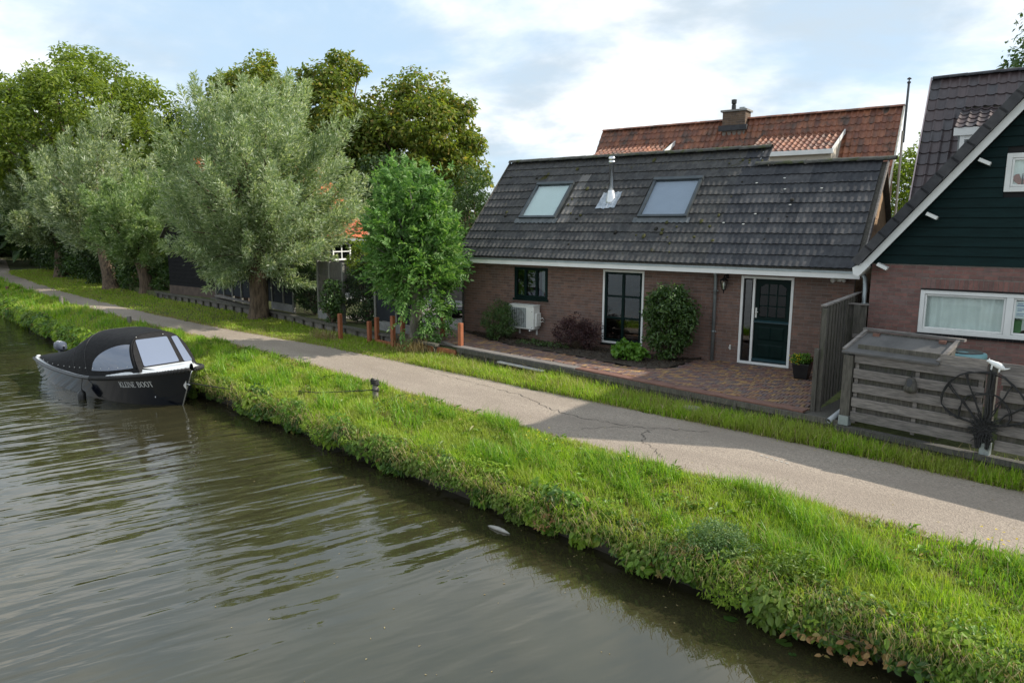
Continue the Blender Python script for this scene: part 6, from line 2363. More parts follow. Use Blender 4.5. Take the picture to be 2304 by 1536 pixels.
# lettering in serifed capitals
LET = {
    'K': [(0, 0, 0, 1, .16), (0.05, .42, .55, 1, .10), (.16, .5, .62, 0, .15), (-.1, 0, .16, 0, .05), (-.1, 1, .16, 1, .05), (.42, 1, .66, 1, .05), (.48, 0, .74, 0, .05)],
    'L': [(0, 0, 0, 1, .16), (-.1, 1, .18, 1, .05), (-.1, .02, .5, .02, .07), (.5, 0, .52, .25, .06)],
    'E': [(0, 0, 0, 1, .16), (-.1, .98, .46, .98, .07), (0, .5, .36, .5, .07), (-.1, .02, .5, .02, .07), (.5, 0, .52, .22, .06), (.46, 1, .48, .8, .06)],
    'I': [(0, 0, 0, 1, .16), (-.12, 0, .12, 0, .05), (-.12, 1, .12, 1, .05)],
    'N': [(0, 0, 0, 1, .08), (0, 1, .62, 0, .15), (.62, 0, .62, 1, .08), (-.12, 0, .12, 0, .05), (-.14, 1, .06, 1, .05), (.5, 1, .74, 1, .05)],
    'B': [(0, 0, 0, 1, .16), (-.1, 1, .3, 1, .06), (-.1, 0, .34, 0, .06), (0, .52, .32, .52, .06), (.3, 1, .44, .86, .1), (.44, .86, .42, .64, .14), (.42, .64, .3, .52, .1), (.34, .52, .5, .38, .1), (.5, .38, .5, .16, .15), (.5, .16, .34, 0, .1)],
    'O': [],
    'T': [(.3, 0, .3, 1, .16), (0, .98, .6, .98, .07), (.18, 0, .42, 0, .05), (0, 1, -.01, .78, .06), (.6, 1, .61, .78, .06)],
}
for k in range(14):
    a0, a1 = 2 * math.pi * k / 14, 2 * math.pi * (k + 1) / 14
    LET['O'].append((.34 + .34 * math.cos(a0), .5 + .5 * math.sin(a0), .34 + .34 * math.cos(a1), .5 + .5 * math.sin(a1), .06 + .10 * abs(math.cos((a0 + a1) / 2))))
ADV = {'K': .86, 'L': .68, 'E': .70, 'I': .36, 'N': .92, 'B': .74, 'O': .88, 'T': .74}
txt, hgt_ = 'KLEINE BOOT', 0.135
wid = sum(ADV.get(c_, .45) for c_ in txt) * hgt_
mb = MB()
x_s, x_e = 5.22, 6.10
scx = (x_e - x_s) / wid


def on_hull(u, v):
    x = x_s + u * scx
    z = 0.43 + 0.07 * (u / wid) + v
    for _ in range(4):
        p = hull(x, z)
        x += (x_s + u * scx) - p.x
    return bw(hull(x, z) + Vector((0, -0.006, 0)))


cx0 = 0.0
for c_ in txt:
    if c_ != ' ':
        for (x0, y0, x1, y1, w_) in LET[c_]:
            d = Vector((x1 - x0, y1 - y0))
            d.normalize()
            nrm = Vector((-d.y, d.x)) * w_ / 2
            q = [(x0 - nrm.x, y0 - nrm.y), (x1 - nrm.x, y1 - nrm.y), (x1 + nrm.x, y1 + nrm.y), (x0 + nrm.x, y0 + nrm.y)]
            mb.poly([on_hull(cx0 + a * hgt_, b_ * hgt_) for a, b_ in q])
    cx0 += ADV.get(c_, .45) * hgt_
mb.build('lettering', surf('silver_lettering', (0.55, 0.56, 0.55), (0.62, 0.63, 0.62), 0.5, 6), boat)
# skin fitting
mb = MB()
p = bw(hull(6.15, 0.22) + Vector((0, -0.008, 0)))
mb.lathe((0, 0, 0), [(0.022, 0), (0.024, 0.006), (0.012, 0.01)], 10)
o = mb.build('skin_fitting', MT['steel'], boat)
o.matrix_basis = Matrix.Translation(p) @ Matrix.Rotation(math.pi / 2, 4, 'X')
# white stern corner cap and cleat
mb = MB()
mb.lathe(bw((0.08, -0.72, 0.56)), [(0.06, 0.0), (0.055, 0.04), (0.03, 0.055)], 10)
mb.build('stern_cap', gel, boat, smooth=True)
# outboard motor
om = surf('grey_cowl', (0.05, 0.06, 0.085), (0.08, 0.09, 0.12), 0.35, 4)
mb = MB()
vs, fs = [], []
for i_, (xo, hw, hh, zc) in enumerate(((-0.50, 0.03, 0.04, 0.72), (-0.47, 0.12, 0.10, 0.73), (-0.34, 0.145, 0.135, 0.74), (-0.2, 0.145, 0.13, 0.73), (-0.10, 0.11, 0.09, 0.72), (-0.06, 0.03, 0.04, 0.71))):
    for k in range(12):
        a = 2 * math.pi * k / 12
        ca, sa = math.cos(a), math.sin(a)
        vs.append(bw((xo, hw * math.copysign(abs(ca) ** 0.6, ca), zc + hh * math.copysign(abs(sa) ** 0.6, sa))))
for i_ in range(5):
    for k in range(12):
        fs.append((i_ * 12 + k, i_ * 12 + (k + 1) % 12, (i_ + 1) * 12 + (k + 1) % 12, (i_ + 1) * 12 + k))
mb.add(vs, fs)
mo = mb.build('outboard_motor', om, boat, smooth=True)
for q in range(3):
    mb = MB()
    mb.tube([bw((-0.40 + 0.08 * q, -0.12, 0.82)), bw((-0.42 + 0.08 * q, 0, 0.875)), bw((-0.40 + 0.08 * q, 0.12, 0.82))], 0.010, 5)
    mb.build('cowl_rib', surf('pale_rib', (0.4, 0.42, 0.45), (0.5, 0.52, 0.55), 0.4, 5), mo)
mb = MB()
mb.box(bw((-0.28, 0, 0.3)), (0.12, 0.1, 0.7))
mb.build('motor_leg', om, boat)
# hanging fenders
for k, (x, y, lab, z0, z1) in enumerate(((3.83, -1.19, 'black fender hanging at the near side of the boat', -0.16, 0.22), (6.15, 0.78, 'black fender hanging between the boat bow and the bank', 0.05, 0.55))):
    c0 = bw((x, y, 0))
    fd = thing('fender', c0, lab, 'fender', 'boat fenders')
    mb = MB()
    mb.lathe((c0.x, c0.y, WATER_Z), [(0.03, z0), (0.085, z0 + 0.05), (0.095, z0 + 0.1), (0.095, z1 - 0.1), (0.085, z1 - 0.05), (0.03, z1), (0.02, z1 + 0.03)], 14)
    mb.build('bladder', MT['plastic_dark'], fd, smooth=True)
    mb = MB()
    mb.tube([(c0.x, c0.y, WATER_Z + z1 + 0.02), (c0.x, c0.y + (0.06 if k == 0 else -0.1), WATER_Z + sheer(x) + 0.02)], 0.008, 5)
    mb.build('lanyard', MT['rope'], fd)
# ================================================================ FOLIAGE HELPERS
def unit(a):
    return a / (np.linalg.norm(a, axis=-1, keepdims=True) + 1e-9)


def rsph(n):
    return unit(RNG.normal(size=(n, 3)))


def leafs(P, D, N, Ln, Wd, fold=0.15, bend=0.0):
    """diamond leaves: base P, axis D, normal N"""
    D = unit(D)
    S = unit(np.cross(D, N))
    N = unit(np.cross(S, D))
    Ln, Wd = np.broadcast_to(Ln, len(P))[:, None], np.broadcast_to(Wd, len(P))[:, None]
    a = P
    m_ = P + D * Ln * 0.42
    r_ = m_ + S * Wd / 2 + N * Wd * fold
    l_ = m_ - S * Wd / 2 + N * Wd * fold
    tp_ = P + D * Ln - N * Ln * bend
    V = np.stack([a, r_, tp_, l_], 1).reshape(-1, 3)
    k = np.arange(len(P))[:, None] * 4
    F = np.concatenate([k + [[0, 1, 2]], k + [[0, 2, 3]]], 1).reshape(-1, 3)
    return V, F


def leafs6(P, D, N, Ln, Wd, fold=0.12, bend=0.15):
    """broader ovate leaves with a midrib, 4 triangles"""
    D = unit(D)
    S = unit(np.cross(D, N))
    N = unit(np.cross(S, D))
    Ln, Wd = np.broadcast_to(Ln, len(P))[:, None], np.broadcast_to(Wd, len(P))[:, None]
    c1 = P + D * Ln * 0.3
    c2 = P + D * Ln * 0.68 - N * Ln * bend * 0.3
    r1, l1 = c1 + S * Wd * 0.48 + N * Wd * fold, c1 - S * Wd * 0.48 + N * Wd * fold
    r2, l2 = c2 + S * Wd * 0.42 + N * Wd * fold, c2 - S * Wd * 0.42 + N * Wd * fold
    tp_ = P + D * Ln - N * Ln * bend
    V = np.stack([P, r1, r2, tp_, l2, l1], 1).reshape(-1, 3)
    k = np.arange(len(P))[:, None] * 6
    F = np.concatenate([k + [[0, 1, 2]], k + [[0, 2, 3]], k + [[0, 3, 4]], k + [[0, 4, 5]]], 1).reshape(-1, 3)
    return V, F


def joinVF(parts):
    Vs, Fs, o = [], [], 0
    for V, F in parts:
        Vs.append(V)
        Fs.append(F + o)
        o += len(V)
    return np.concatenate(Vs), np.concatenate(Fs)


def dirs_fib(n, zmin=-0.6, jit=0.15):
    i_ = np.arange(n) + 0.5
    z = zmin + (1 - zmin) * i_ / n
    ph = i_ * 2.399963 + RNG.uniform(0, 6)
    r = np.sqrt(np.maximum(0, 1 - z * z))
    return unit(np.c_[r * np.cos(ph), r * np.sin(ph), z] + RNG.normal(0, jit, (n, 3)))


def ell(c, d, rx, ry, ru, rd):
    rz = np.where(d[:, 2] > 0, ru, rd)
    return np.array(c) + d * np.c_[np.full(len(d), rx), np.full(len(d), ry), rz]


def trunk_mesh(mb, base, top, r0, r1, n=14, seg=9, flare=0.35, wobble=0.05, burr=True):
    base, top = Vector(base), Vector(top)
    rings = []
    for i_ in range(seg + 1):
        t_ = i_ / seg
        c_ = base.lerp(top, t_) + Vector((math.sin(t_ * 4 + base.x) * wobble, math.cos(t_ * 3 + base.y) * wobble, 0))
        r = r0 + (r1 - r0) * t_ + r0 * flare * math.exp(-t_ * 7)
        if burr and t_ > 0.8:
            r *= 1 + 0.35 * (t_ - 0.8) / 0.2
        rings.append([c_ + Vector((math.cos(2 * math.pi * k / n), math.sin(2 * math.pi * k / n), 0)) * r * (1 + 0.07 * math.sin(k * 2.3 + t_ * 3) + 0.05 * math.sin(k * 5.1 + t_ * 9)) for k in range(n)])
    vs = [v for rg in rings for v in rg]
    fs = [(i_ * n + k, i_ * n + (k + 1) % n, (i_ + 1) * n + (k + 1) % n, (i_ + 1) * n + k) for i_ in range(seg) for k in range(n)]
    fs.append(tuple(seg * n + k for k in range(n)))
    mb.add(vs, fs)


def limbs(mb, start, ends, r0, r1=0.015, sag=0.15, n=5):
    s0 = Vector(start)
    for e_ in ends:
        e_ = Vector(e_)
        d = e_ - s0
        st = s0 + Vector((RNG.normal(0, r0 * 0.8), RNG.normal(0, r0 * 0.8), RNG.uniform(-0.15, 0.1)))
        mid1 = st.lerp(e_, 0.35) + Vector((RNG.normal(0, .08), RNG.normal(0, .08), d.length * sag * 0.6))
        mid2 = st.lerp(e_, 0.7) + Vector((RNG.normal(0, .08), RNG.normal(0, .08), d.length * sag * 0.5))
        mb.tube([st, mid1, mid2, e_], [r0 * 0.5, r0 * 0.36, r0 * 0.2, r1], n, False)


LM = {}
LM['willow'] = leaf_mat('willow_leaf', [(0, (0.14, 0.215, 0.095)), (0.35, (0.215, 0.295, 0.155)), (0.6, (0.33, 0.40, 0.26)), (0.8, (0.55, 0.60, 0.49)), (1, (0.175, 0.245, 0.11))], 0.40, 0.5, 0.4)
LM['willow_far'] = leaf_mat('willow_leaf_far', [(0, (0.14, 0.205, 0.10)), (0.4, (0.21, 0.275, 0.155)), (0.7, (0.37, 0.43, 0.31)), (0.9, (0.58, 0.62, 0.52)), (1, (0.17, 0.23, 0.12))], 0.42, 0.5, 0.4)
LM['ash'] = leaf_mat('ash_leaf', [(0, (0.07, 0.17, 0.034)), (0.5, (0.115, 0.24, 0.055)), (0.85, (0.18, 0.31, 0.10)), (1, (0.30, 0.42, 0.20))], 0.38, 0.35, 0.5)
LM['willow_fresh'] = leaf_mat('fresh_willow_leaf', [(0, (0.12, 0.20, 0.068)), (0.4, (0.185, 0.275, 0.11)), (0.75, (0.275, 0.36, 0.18)), (0.9, (0.43, 0.50, 0.34)), (1, (0.15, 0.225, 0.08))], 0.42, 0.5, 0.4)
LM['bigash'] = leaf_mat('yellow_green_leaf', [(0, (0.095, 0.15, 0.02)), (0.5, (0.155, 0.22, 0.03)), (1, (0.24, 0.29, 0.05))], 0.48, 0.4, 0.45)
LM['chestnut'] = leaf_mat('browning_leaf', [(0, (0.09, 0.14, 0.022)), (0.5, (0.15, 0.205, 0.034)), (0.85, (0.22, 0.245, 0.05)), (1, (0.30, 0.23, 0.065))], 0.5, 0.35, 0.5)
LM['shrub'] = leaf_mat('shrub_leaf', [(0, (0.03, 0.07, 0.014)), (0.6, (0.05, 0.10, 0.02)), (1, (0.085, 0.15, 0.03))], 0.25, 0.5, 0.4)
LM['dark'] = leaf_mat('dark_hedge_leaf', [(0, (0.018, 0.045, 0.012)), (0.6, (0.035, 0.07, 0.016)), (1, (0.06, 0.11, 0.025))], 0.25, 0.4, 0.45)
LM['maroon'] = leaf_mat('maroon_leaf', [(0, (0.03, 0.014, 0.016)), (0.6, (0.05, 0.02, 0.022)), (1, (0.085, 0.035, 0.03))], 0.2, 0.4, 0.45)
LM['lime'] = leaf_mat('lime_leaf', [(0, (0.06, 0.15, 0.015)), (0.6, (0.10, 0.22, 0.02)), (1, (0.15, 0.28, 0.04))], 0.35, 0.4, 0.45)
LM['yellow'] = leaf_mat('yellow_petal', [(0, (0.6, 0.45, 0.02)), (1, (0.75, 0.62, 0.05))], 0.2, 0.2, 0.6)
LM['winered'] = leaf_mat('wine_petal', [(0, (0.08, 0.006, 0.015)), (1, (0.16, 0.012, 0.03))], 0.2, 0.2, 0.6)


def plume_crown(c, radii, head, npl, nleaf, Lc, sp, lL, lW, up_=0.35, inner=0.35, zmin=-0.55, rough=0.13, wind=(0, 0, 0)):
    """willow crown: plumes of narrow leaves growing outwards from a pollard head"""
    nlob = max(14, npl // 11)
    dl = dirs_fib(nlob, zmin, 0.12)
    rl = RNG.uniform(1 - rough * 1.2, 1 + rough * 0.9, nlob)
    j = RNG.integers(0, nlob, npl)
    sig = 1.15 / math.sqrt(nlob)
    off = RNG.normal(0, sig, (npl, 3))
    d = unit(dl[j] + off)
    lob = rl[j] + 0.05 - 0.30 * (np.linalg.norm(off, axis=1) / (2.2 * sig)) ** 2 + RNG.normal(0, 0.04, npl)
    E_ = ell(c, d * lob[:, None], *radii)
    ins = RNG.random(npl) < inner
    E_[ins] = np.array(c) + (E_[ins] - np.array(c)) * RNG.uniform(0.45, 0.85, ins.sum())[:, None]
    A = unit(unit(E_ - np.array(head)) + np.array([0, 0, up_]) + np.array(wind))
    Ll = Lc * RNG.uniform(0.7, 1.3, npl)
    idx = np.repeat(np.arange(npl), nleaf)
    t_ = RNG.beta(1.3, 1.0, len(idx))
    rad = rsph(len(idx))
    a = A[idx]
    rad = unit(rad - a * np.sum(rad * a, 1)[:, None])
    spr = sp * (1.05 - t_) * np.abs(RNG.normal(0, 1, len(idx))) + 0.02
    P = E_[idx] - a * (Ll[idx] * (1 - t_))[:, None] + rad * spr[:, None]
    P[:, 2] -= 0.10 * (1 - t_) * spr
    Dv = unit(a * 0.9 + rad * 0.75 + RNG.normal(0, 0.35, P.shape) + np.array([0, 0, -0.12]) + np.array(wind) * 0.8)
    Np = unit(np.array([0, 0, 0.5]) + unit(E_ - np.array(c)) * 0.9 + RNG.normal(0, 0.45, (npl, 3)))
    V, F = leafs(P, Dv, Np[idx] + RNG.normal(0, 0.4, P.shape), lL * RNG.uniform(0.6, 1.25, len(P)), lW * RNG.uniform(0.7, 1.2, len(P)))
    starts = E_ - A * (Ll * 0.8)[:, None]
    return V, F, starts, E_


def blob_crown(c, radii, ncl, nleaf, rcl, lL, lW, zmin=-0.7, inner=0.4, rough=0.15, face=0.6, six=False):
    """broadleaf crown: clumps of leaves spread through the volume, denser on the skin of each clump"""
    d = dirs_fib(ncl, zmin)
    lob = 1 + rough * np.sin(d[:, 0] * 4 + 2 * d[:, 2]) * np.cos(d[:, 1] * 5) + RNG.normal(0, rough * 0.5, ncl)
    C_ = ell(c, d * lob[:, None], *radii)
    ins = RNG.random(ncl) < inner
    C_[ins] = np.array(c) + (C_[ins] - np.array(c)) * RNG.uniform(0.4, 0.85, ins.sum())[:, None]
    rc = rcl * RNG.uniform(0.6, 1.3, ncl)
    idx = np.repeat(np.arange(ncl), nleaf)
    o = rsph(len(idx))
    P = C_[idx] + o * (rc[idx] * RNG.uniform(0.35, 1.08, len(idx)) ** 0.6)[:, None] * np.array([1, 1, 0.75])
    Nn = unit(o * face + np.array([0, 0, 0.5]) + RNG.normal(0, 0.45, P.shape))
    Dv = np.cross(Nn, rsph(len(P))) + o * 0.25 + np.array([0, 0, -0.2])
    fn = leafs6 if six else leafs
    V, F = fn(P, Dv, Nn, lL * RNG.uniform(0.6, 1.3, len(P)), lW * RNG.uniform(0.7, 1.2, len(P)))
    return V, F, C_


def plant(name, label, cat_, base, parts, group=None):
    """thing from ready parts: (name, V, F, mat) or (name, MB, mat)"""
    r_ = thing(name, base, label, cat_, group)
    for p in parts:
        if len(p) == 4:
            obj_np(p[0], p[1], p[2], p[3], r_)
        else:
            p[1].build(p[0], p[2], r_, smooth=True)
    return r_


# ================================================================ TREES
# the big pollard willow by the path
wb = (-23.75, 16.28, -0.36)
head = (-23.75, 16.3, 1.9)
V, F, st, en = plume_crown((-23.55, 16.5, 4.05), (4.15, 3.8, 4.9, 3.5), head, 680, 190, 1.5, 0.23, 0.18, 0.042, up_=0.12, inner=0.3, zmin=-0.8, wind=(0.12, 0, 0))
V2, F2, _, _ = plume_crown((-23.6, 16.5, 4.0), (2.9, 2.6, 3.6, 2.6), head, 180, 120, 1.5, 0.3, 0.19, 0.045, inner=0.5)
mb = MB()
trunk_mesh(mb, wb, head, 0.33, 0.34, wobble=0.04)
lb = MB()
limbs(lb, (head[0], head[1], head[2] + 0.1), st[RNG.choice(len(st), 90, False)], 0.16)
V, F = joinVF([(V, F), (V2, F2)])
plant('willow_tree', 'biggest pollard willow, standing over the path before the barn', 'tree', wb, [('crown', V, F, LM['willow']), ('trunk', mb, MT['bark']), ('limbs', lb, MT['bark'])], 'pollard willows along the path')
# smaller willow next to it
wb = (-36.9, 18.62, -0.36)
head = (-37.0, 18.7, 1.55)
V, F, st, en = plume_crown((-37.0, 18.7, 3.4), (2.6, 2.5, 2.8, 2.5), head, 280, 150, 1.0, 0.22, 0.21, 0.055, up_=0.12, inner=0.3, zmin=-0.85)
mb = MB()
trunk_mesh(mb, wb, head, 0.3, 0.32)
lb = MB()
limbs(lb, head, st[RNG.choice(len(st), 40, False)], 0.12)
plant('willow_tree', 'small round pollard willow at the left end of the barn', 'tree', wb, [('crown', V, F, LM['willow_fresh']), ('trunk', mb, MT['bark']), ('limbs', lb, MT['bark'])], 'pollard willows along the path')
# leaning willow behind it
wb = (-41.2, 18.85, -0.36)
head = (-42.4, 19.3, 2.2)
V, F, st, en = plume_crown((-43.6, 20.0, 4.9), (4.2, 3.8, 4.5, 3.9), head, 380, 150, 1.5, 0.3, 0.26, 0.068, up_=0.15, zmin=-0.8, inner=0.3, wind=(0.25, 0, 0))
mb = MB()
trunk_mesh(mb, wb, head, 0.34, 0.33, wobble=0.06)
lb = MB()
limbs(lb, head, st[RNG.choice(len(st), 50, False)], 0.14)
plant('willow_tree', 'silvery willow with leaning trunk behind the small round one', 'tree', wb, [('crown', V, F, LM['willow_far']), ('trunk', mb, MT['bark']), ('limbs', lb, MT['bark'])], 'pollard willows along the path')
wb = (-53.0, 21.2, -0.36)
head = (-53.2, 21.4, 2.2)
V, F, st, en = plume_crown((-53.2, 21.8, 4.7), (4.0, 3.8, 4.3, 3.8), head, 340, 140, 1.5, 0.32, 0.3, 0.08, up_=0.15, zmin=-0.8, inner=0.3, wind=(0.25, 0, 0))
mb = MB()
trunk_mesh(mb, wb, head, 0.36, 0.34)
lb = MB()
limbs(lb, head, st[RNG.choice(len(st), 40, False)], 0.14)
plant('willow_tree', 'farthest silvery willow at the left edge of the picture', 'tree', wb, [('crown', V, F, LM['willow_far']), ('trunk', mb, MT['bark']), ('limbs', lb, MT['bark'])], 'pollard willows along the path')


# young ash with compound leaves
def compound(P, D, Nn, Lr, pairs, lL, lW):
    """pinnate leaves: leaflets in pairs along a rachis and one at the tip"""
    D = unit(D)
    S = unit(np.cross(D, Nn))
    Nn = unit(np.cross(S, D))
    out = []
    for k in range(pairs + 1):
        f = 0.25 + 0.75 * k / pairs
        q = P + D * (Lr * f)[:, None] - np.array([0, 0, 1]) * (Lr * 0.35 * f ** 2)[:, None]
        if k == pairs:
            out.append(leafs6(q, D + np.array([0, 0, -0.4]), Nn, lL * RNG.uniform(0.9, 1.2, len(P)), lW))
        else:
            for s_ in (-1, 1):
                out.append(leafs6(q, D * 0.55 + S * s_ + np.array([0, 0, -0.25]) + RNG.normal(0, 0.12, P.shape), Nn + RNG.normal(0, 0.2, P.shape), lL * RNG.uniform(0.75, 1.1, len(P)), lW))
    return joinVF(out)


ab = (-14.42, 15.1, -0.36)
d = dirs_fib(640, -0.8, 0.2)
lob = 1 + 0.24 * np.sin(d[:, 0] * 6 + 1) * np.sin(d[:, 2] * 6) + RNG.normal(0, 0.11, len(d))
En = ell((-14.45, 15.15, 2.6), d * lob[:, None], 1.15, 1.12, 2.1, 1.75)
En[:, 0] -= 0.12 * np.maximum(0, En[:, 2] - 4)
idx = np.repeat(np.arange(len(En)), 5)
sc_ = RNG.uniform(0.5, 1.02, len(idx)) ** 0.7
P = np.array([-14.4, 15.15, 2.3]) + (En[idx] - np.array([-14.4, 15.15, 2.3])) * sc_[:, None] + RNG.normal(0, 0.09, (len(idx), 3))
Dv = unit(unit(P - np.array([-14.4, 15.15, 1.6])) + np.array([0, 0, 0.25]) + RNG.normal(0, 0.35, P.shape))
V, F = compound(P, Dv, rsph(len(P)) * 0.4 + np.array([0, 0, 0.8]) + unit(P - np.array([-14.4, 15.15, 2.4])) * 0.7, RNG.uniform(0.28, 0.42, len(P)), 4, 0.14, 0.058)
low = np.array([[-13.85, 15.0, 0.55], [-13.75, 15.05, 0.85], [-13.65, 15.1, 0.35], [-13.9, 14.95, 0.15], [-13.6, 15.2, 1.05], [-13.5, 15.3, 0.7]])
Pl = np.repeat(low, 22, 0) + RNG.normal(0, 0.17, (132, 3))
Vl, Fl = compound(Pl, RNG.normal(0, 0.6, Pl.shape) + np.array([0.5, -0.4, 0.1]), rsph(132) * 0.5 + np.array([0, 0, 1.0]), RNG.uniform(0.24, 0.36, 132), 4, 0.115, 0.048)
V, F = joinVF([(V, F), (Vl, Fl)])
mb = MB()
trunk_mesh(mb, ab, (-14.4, 15.15, 1.5), 0.19, 0.16, flare=0.25, wobble=0.02, burr=False)
lb = MB()
limbs(lb, (-14.4, 15.15, 1.45), En[RNG.choice(len(En), 60, False)], 0.13, 0.008, 0.1)
limbs(lb, (-14.3, 15.1, 0.1), low, 0.05, 0.006, 0.1)
plant('ash_tree', 'young ash with fresh green feathered leaves beside the low house', 'tree', ab, [('crown', V, F, LM['ash']), ('trunk', mb, MT['bark_ash']), ('limbs', lb, MT['bark_ash'])])

# tall yellow-green tree at the left
tb = (-54.6, 24.6, 0)
V, F, C_ = blob_crown((-55.6, 24.9, 8.2), (6.6, 6.2, 5.9, 5.4), 330, 150, 1.15, 0.34, 0.17, inner=0.25, rough=0.14)
mb = MB()
trunk_mesh(mb, tb, (-54.5, 24.6, 4.5), 0.5, 0.4, burr=False)
lb = MB()
limbs(lb, (-54.5, 24.6, 4.0), C_[RNG.choice(len(C_), 70, False)], 0.34, 0.03, 0.12)
plant('tall_tree', 'tall yellow-green tree rising at the left above the willows', 'tree', tb, [('crown', V, F, LM['bigash']), ('trunk', mb, MT['bark']), ('limbs', lb, MT['bark'])])
# the browning trees behind the barn
for (bx0, by0, top, rr, rz, lab) in ((-42.0, 29.6, 13.4, 2.7, 4.0, 'narrow browning tree peeping out above the big willow'),
                                     (-36.3, 31.4, 12.8, 2.9, 4.8, 'middle browning tree behind the barn, right of the willow top'),
                                     (-31.2, 33.6, 11.6, 3.3, 4.8, 'broad browning tree behind the ash, nearest the low house')):
    V, F, C_ = blob_crown((bx0, by0, top - rz), (rr, rr, rz, 5.4), 240, 140, 0.85, 0.30, 0.19, zmin=-0.95, inner=0.3, rough=0.16)
    mb = MB()
    trunk_mesh(mb, (bx0, by0, 0), (bx0, by0, 4), 0.4, 0.3, burr=False)
    lb = MB()
    limbs(lb, (bx0, by0, 3.6), C_[RNG.choice(len(C_), 40, False)], 0.25, 0.03)
    plant('browning_tree', lab, 'tree', (bx0, by0, 0), [('crown', V, F, LM['chestnut']), ('trunk', mb, MT['bark']), ('limbs', lb, MT['bark'])], 'browning trees behind the barn')
# dark conifer in the gap, fill trees, bushes
BUSH = [
    ('evergreen_tree', 'dark evergreen showing between the tall tree and the big willow', 'tree', (-50.5, 29.5, 0), (-50.5, 29.5, 5.5), (2.6, 2.6, 6.0, 5.5), 120, 90, 0.8, 0.30, 0.13, 'dark'),
    ('leafy_tree', 'mid green tree just left of the grey roof', 'tree', (-21.6, 26.6, 0), (-21.6, 26.6, 3.1), (1.35, 1.3, 2.5, 2.6), 90, 110, 0.42, 0.15, 0.07, 'shrub'),
    ('leafy_tree', 'dark green bush between the ash and the left roof edge', 'bush', (-23.4, 28.0, 0), (-23.4, 28.0, 2.2), (1.9, 1.6, 2.3, 2.0), 80, 110, 0.5, 0.17, 0.08, 'dark'),
    ('leafy_tree', 'dark leafy tree in the shade behind the orange barn roof', 'tree', (-29.8, 28.8, 0), (-29.8, 28.8, 3.6), (2.8, 2.2, 3.2, 3.4), 110, 100, 0.75, 0.24, 0.13, 'dark'),
    ('leafy_tree', 'light green tree in the gap between red roof and black gable', 'tree', (-4.9, 40.5, 0), (-4.9, 40.5, 4.3), (1.9, 1.8, 3.1, 4.0), 110, 100, 0.55, 0.22, 0.11, 'bigash'),
    ('leafy_tree', 'tree whose branch tips show above the purple roof at top right', 'tree', (1.45, 32.0, 0), (1.45, 32.0, 7.9), (2.6, 2.3, 3.0, 3.4), 140, 100, 0.6, 0.24, 0.10, 'shrub'),
    ('garden_hedge', 'green hedge beyond the low wall of the gravel yard', 'hedge', (-20.5, 25.6, 0), (-20.5, 25.6, 0.9), (5.5, 0.7, 0.9, 0.9), 120, 70, 0.4, 0.14, 0.07, 'shrub'),
    ('garden_hedge', 'dark leaves filling the first wire bay of the garden fence', 'hedge', (-21.6, 17.2, 0), (-21.6, 17.15, 0.95), (0.95, 0.28, 0.85, 0.85), 60, 110, 0.24, 0.10, 0.055, 'dark'),
    ('garden_hedge', 'dark leaves filling the wire bay left of the ash', 'hedge', (-17.9, 16.55, 0), (-17.9, 16.55, 0.95), (1.0, 0.3, 0.9, 0.9), 60, 110, 0.25, 0.10, 0.055, 'dark'),
    ('garden_shrub', 'shrub with reddish tips above the fence left of the ash', 'shrub', (-18.0, 16.9, 0), (-18.0, 16.9, 1.95), (1.1, 0.4, 0.75, 0.6), 40, 110, 0.25, 0.11, 0.06, 'bigash'),
    ('garden_shrub', 'green climber spilling over the post beside the dark fence panels', 'shrub', (-18.9, 15.75, 0), (-18.85, 15.75, 0.75), (0.35, 0.25, 0.65, 0.7), 24, 90, 0.2, 0.10, 0.06, 'shrub'),
    ('roadside_bush', 'lowest bush behind the trunk of the small round willow', 'bush', (-35.6, 19.3, 0), (-35.4, 19.4, 0.6), (1.5, 0.7, 1.0, 0.9), 50, 110, 0.35, 0.14, 0.07, 'shrub'),
    ('roadside_bush', 'bush between the two nearest left willow trunks', 'bush', (-39.3, 19.6, 0), (-39.3, 19.6, 0.9), (1.8, 0.8, 1.2, 1.2), 60, 110, 0.4, 0.16, 0.08, 'shrub'),
    ('roadside_bush', 'shaded bush left of the leaning willow trunk', 'bush', (-44.5, 20.4, 0), (-44.5, 20.4, 1.0), (2.4, 0.9, 1.4, 1.3), 70, 110, 0.45, 0.18, 0.09, 'dark'),
    ('roadside_bush', 'bush at the path edge under the farthest willow', 'bush', (-50.5, 21.6, 0), (-50.5, 21.6, 1.0), (3.2, 1.0, 1.7, 1.3), 80, 110, 0.5, 0.2, 0.1, 'shrub'),
    ('roadside_bush', 'dark thicket at the left edge where the path disappears', 'bush', (-58.5, 24.2, 0), (-58.5, 24.2, 1.6), (4.5, 1.4, 2.6, 1.8), 100, 110, 0.7, 0.24, 0.12, 'dark'),
    ('roadside_bush', 'last dark bush where the path runs out at the left edge', 'bush', (-68.0, 27.2, 0), (-68.0, 27.2, 1.6), (5.0, 1.6, 3.0, 1.8), 100, 110, 0.8, 0.28, 0.14, 'shrub'),
    ('roadside_bush', 'dark thicket behind the willows at the left', 'bush', (-47.0, 24.5, 0), (-47.0, 24.5, 2.2), (6.0, 1.6, 2.6, 2.4), 120, 110, 0.8, 0.26, 0.13, 'dark'),
]
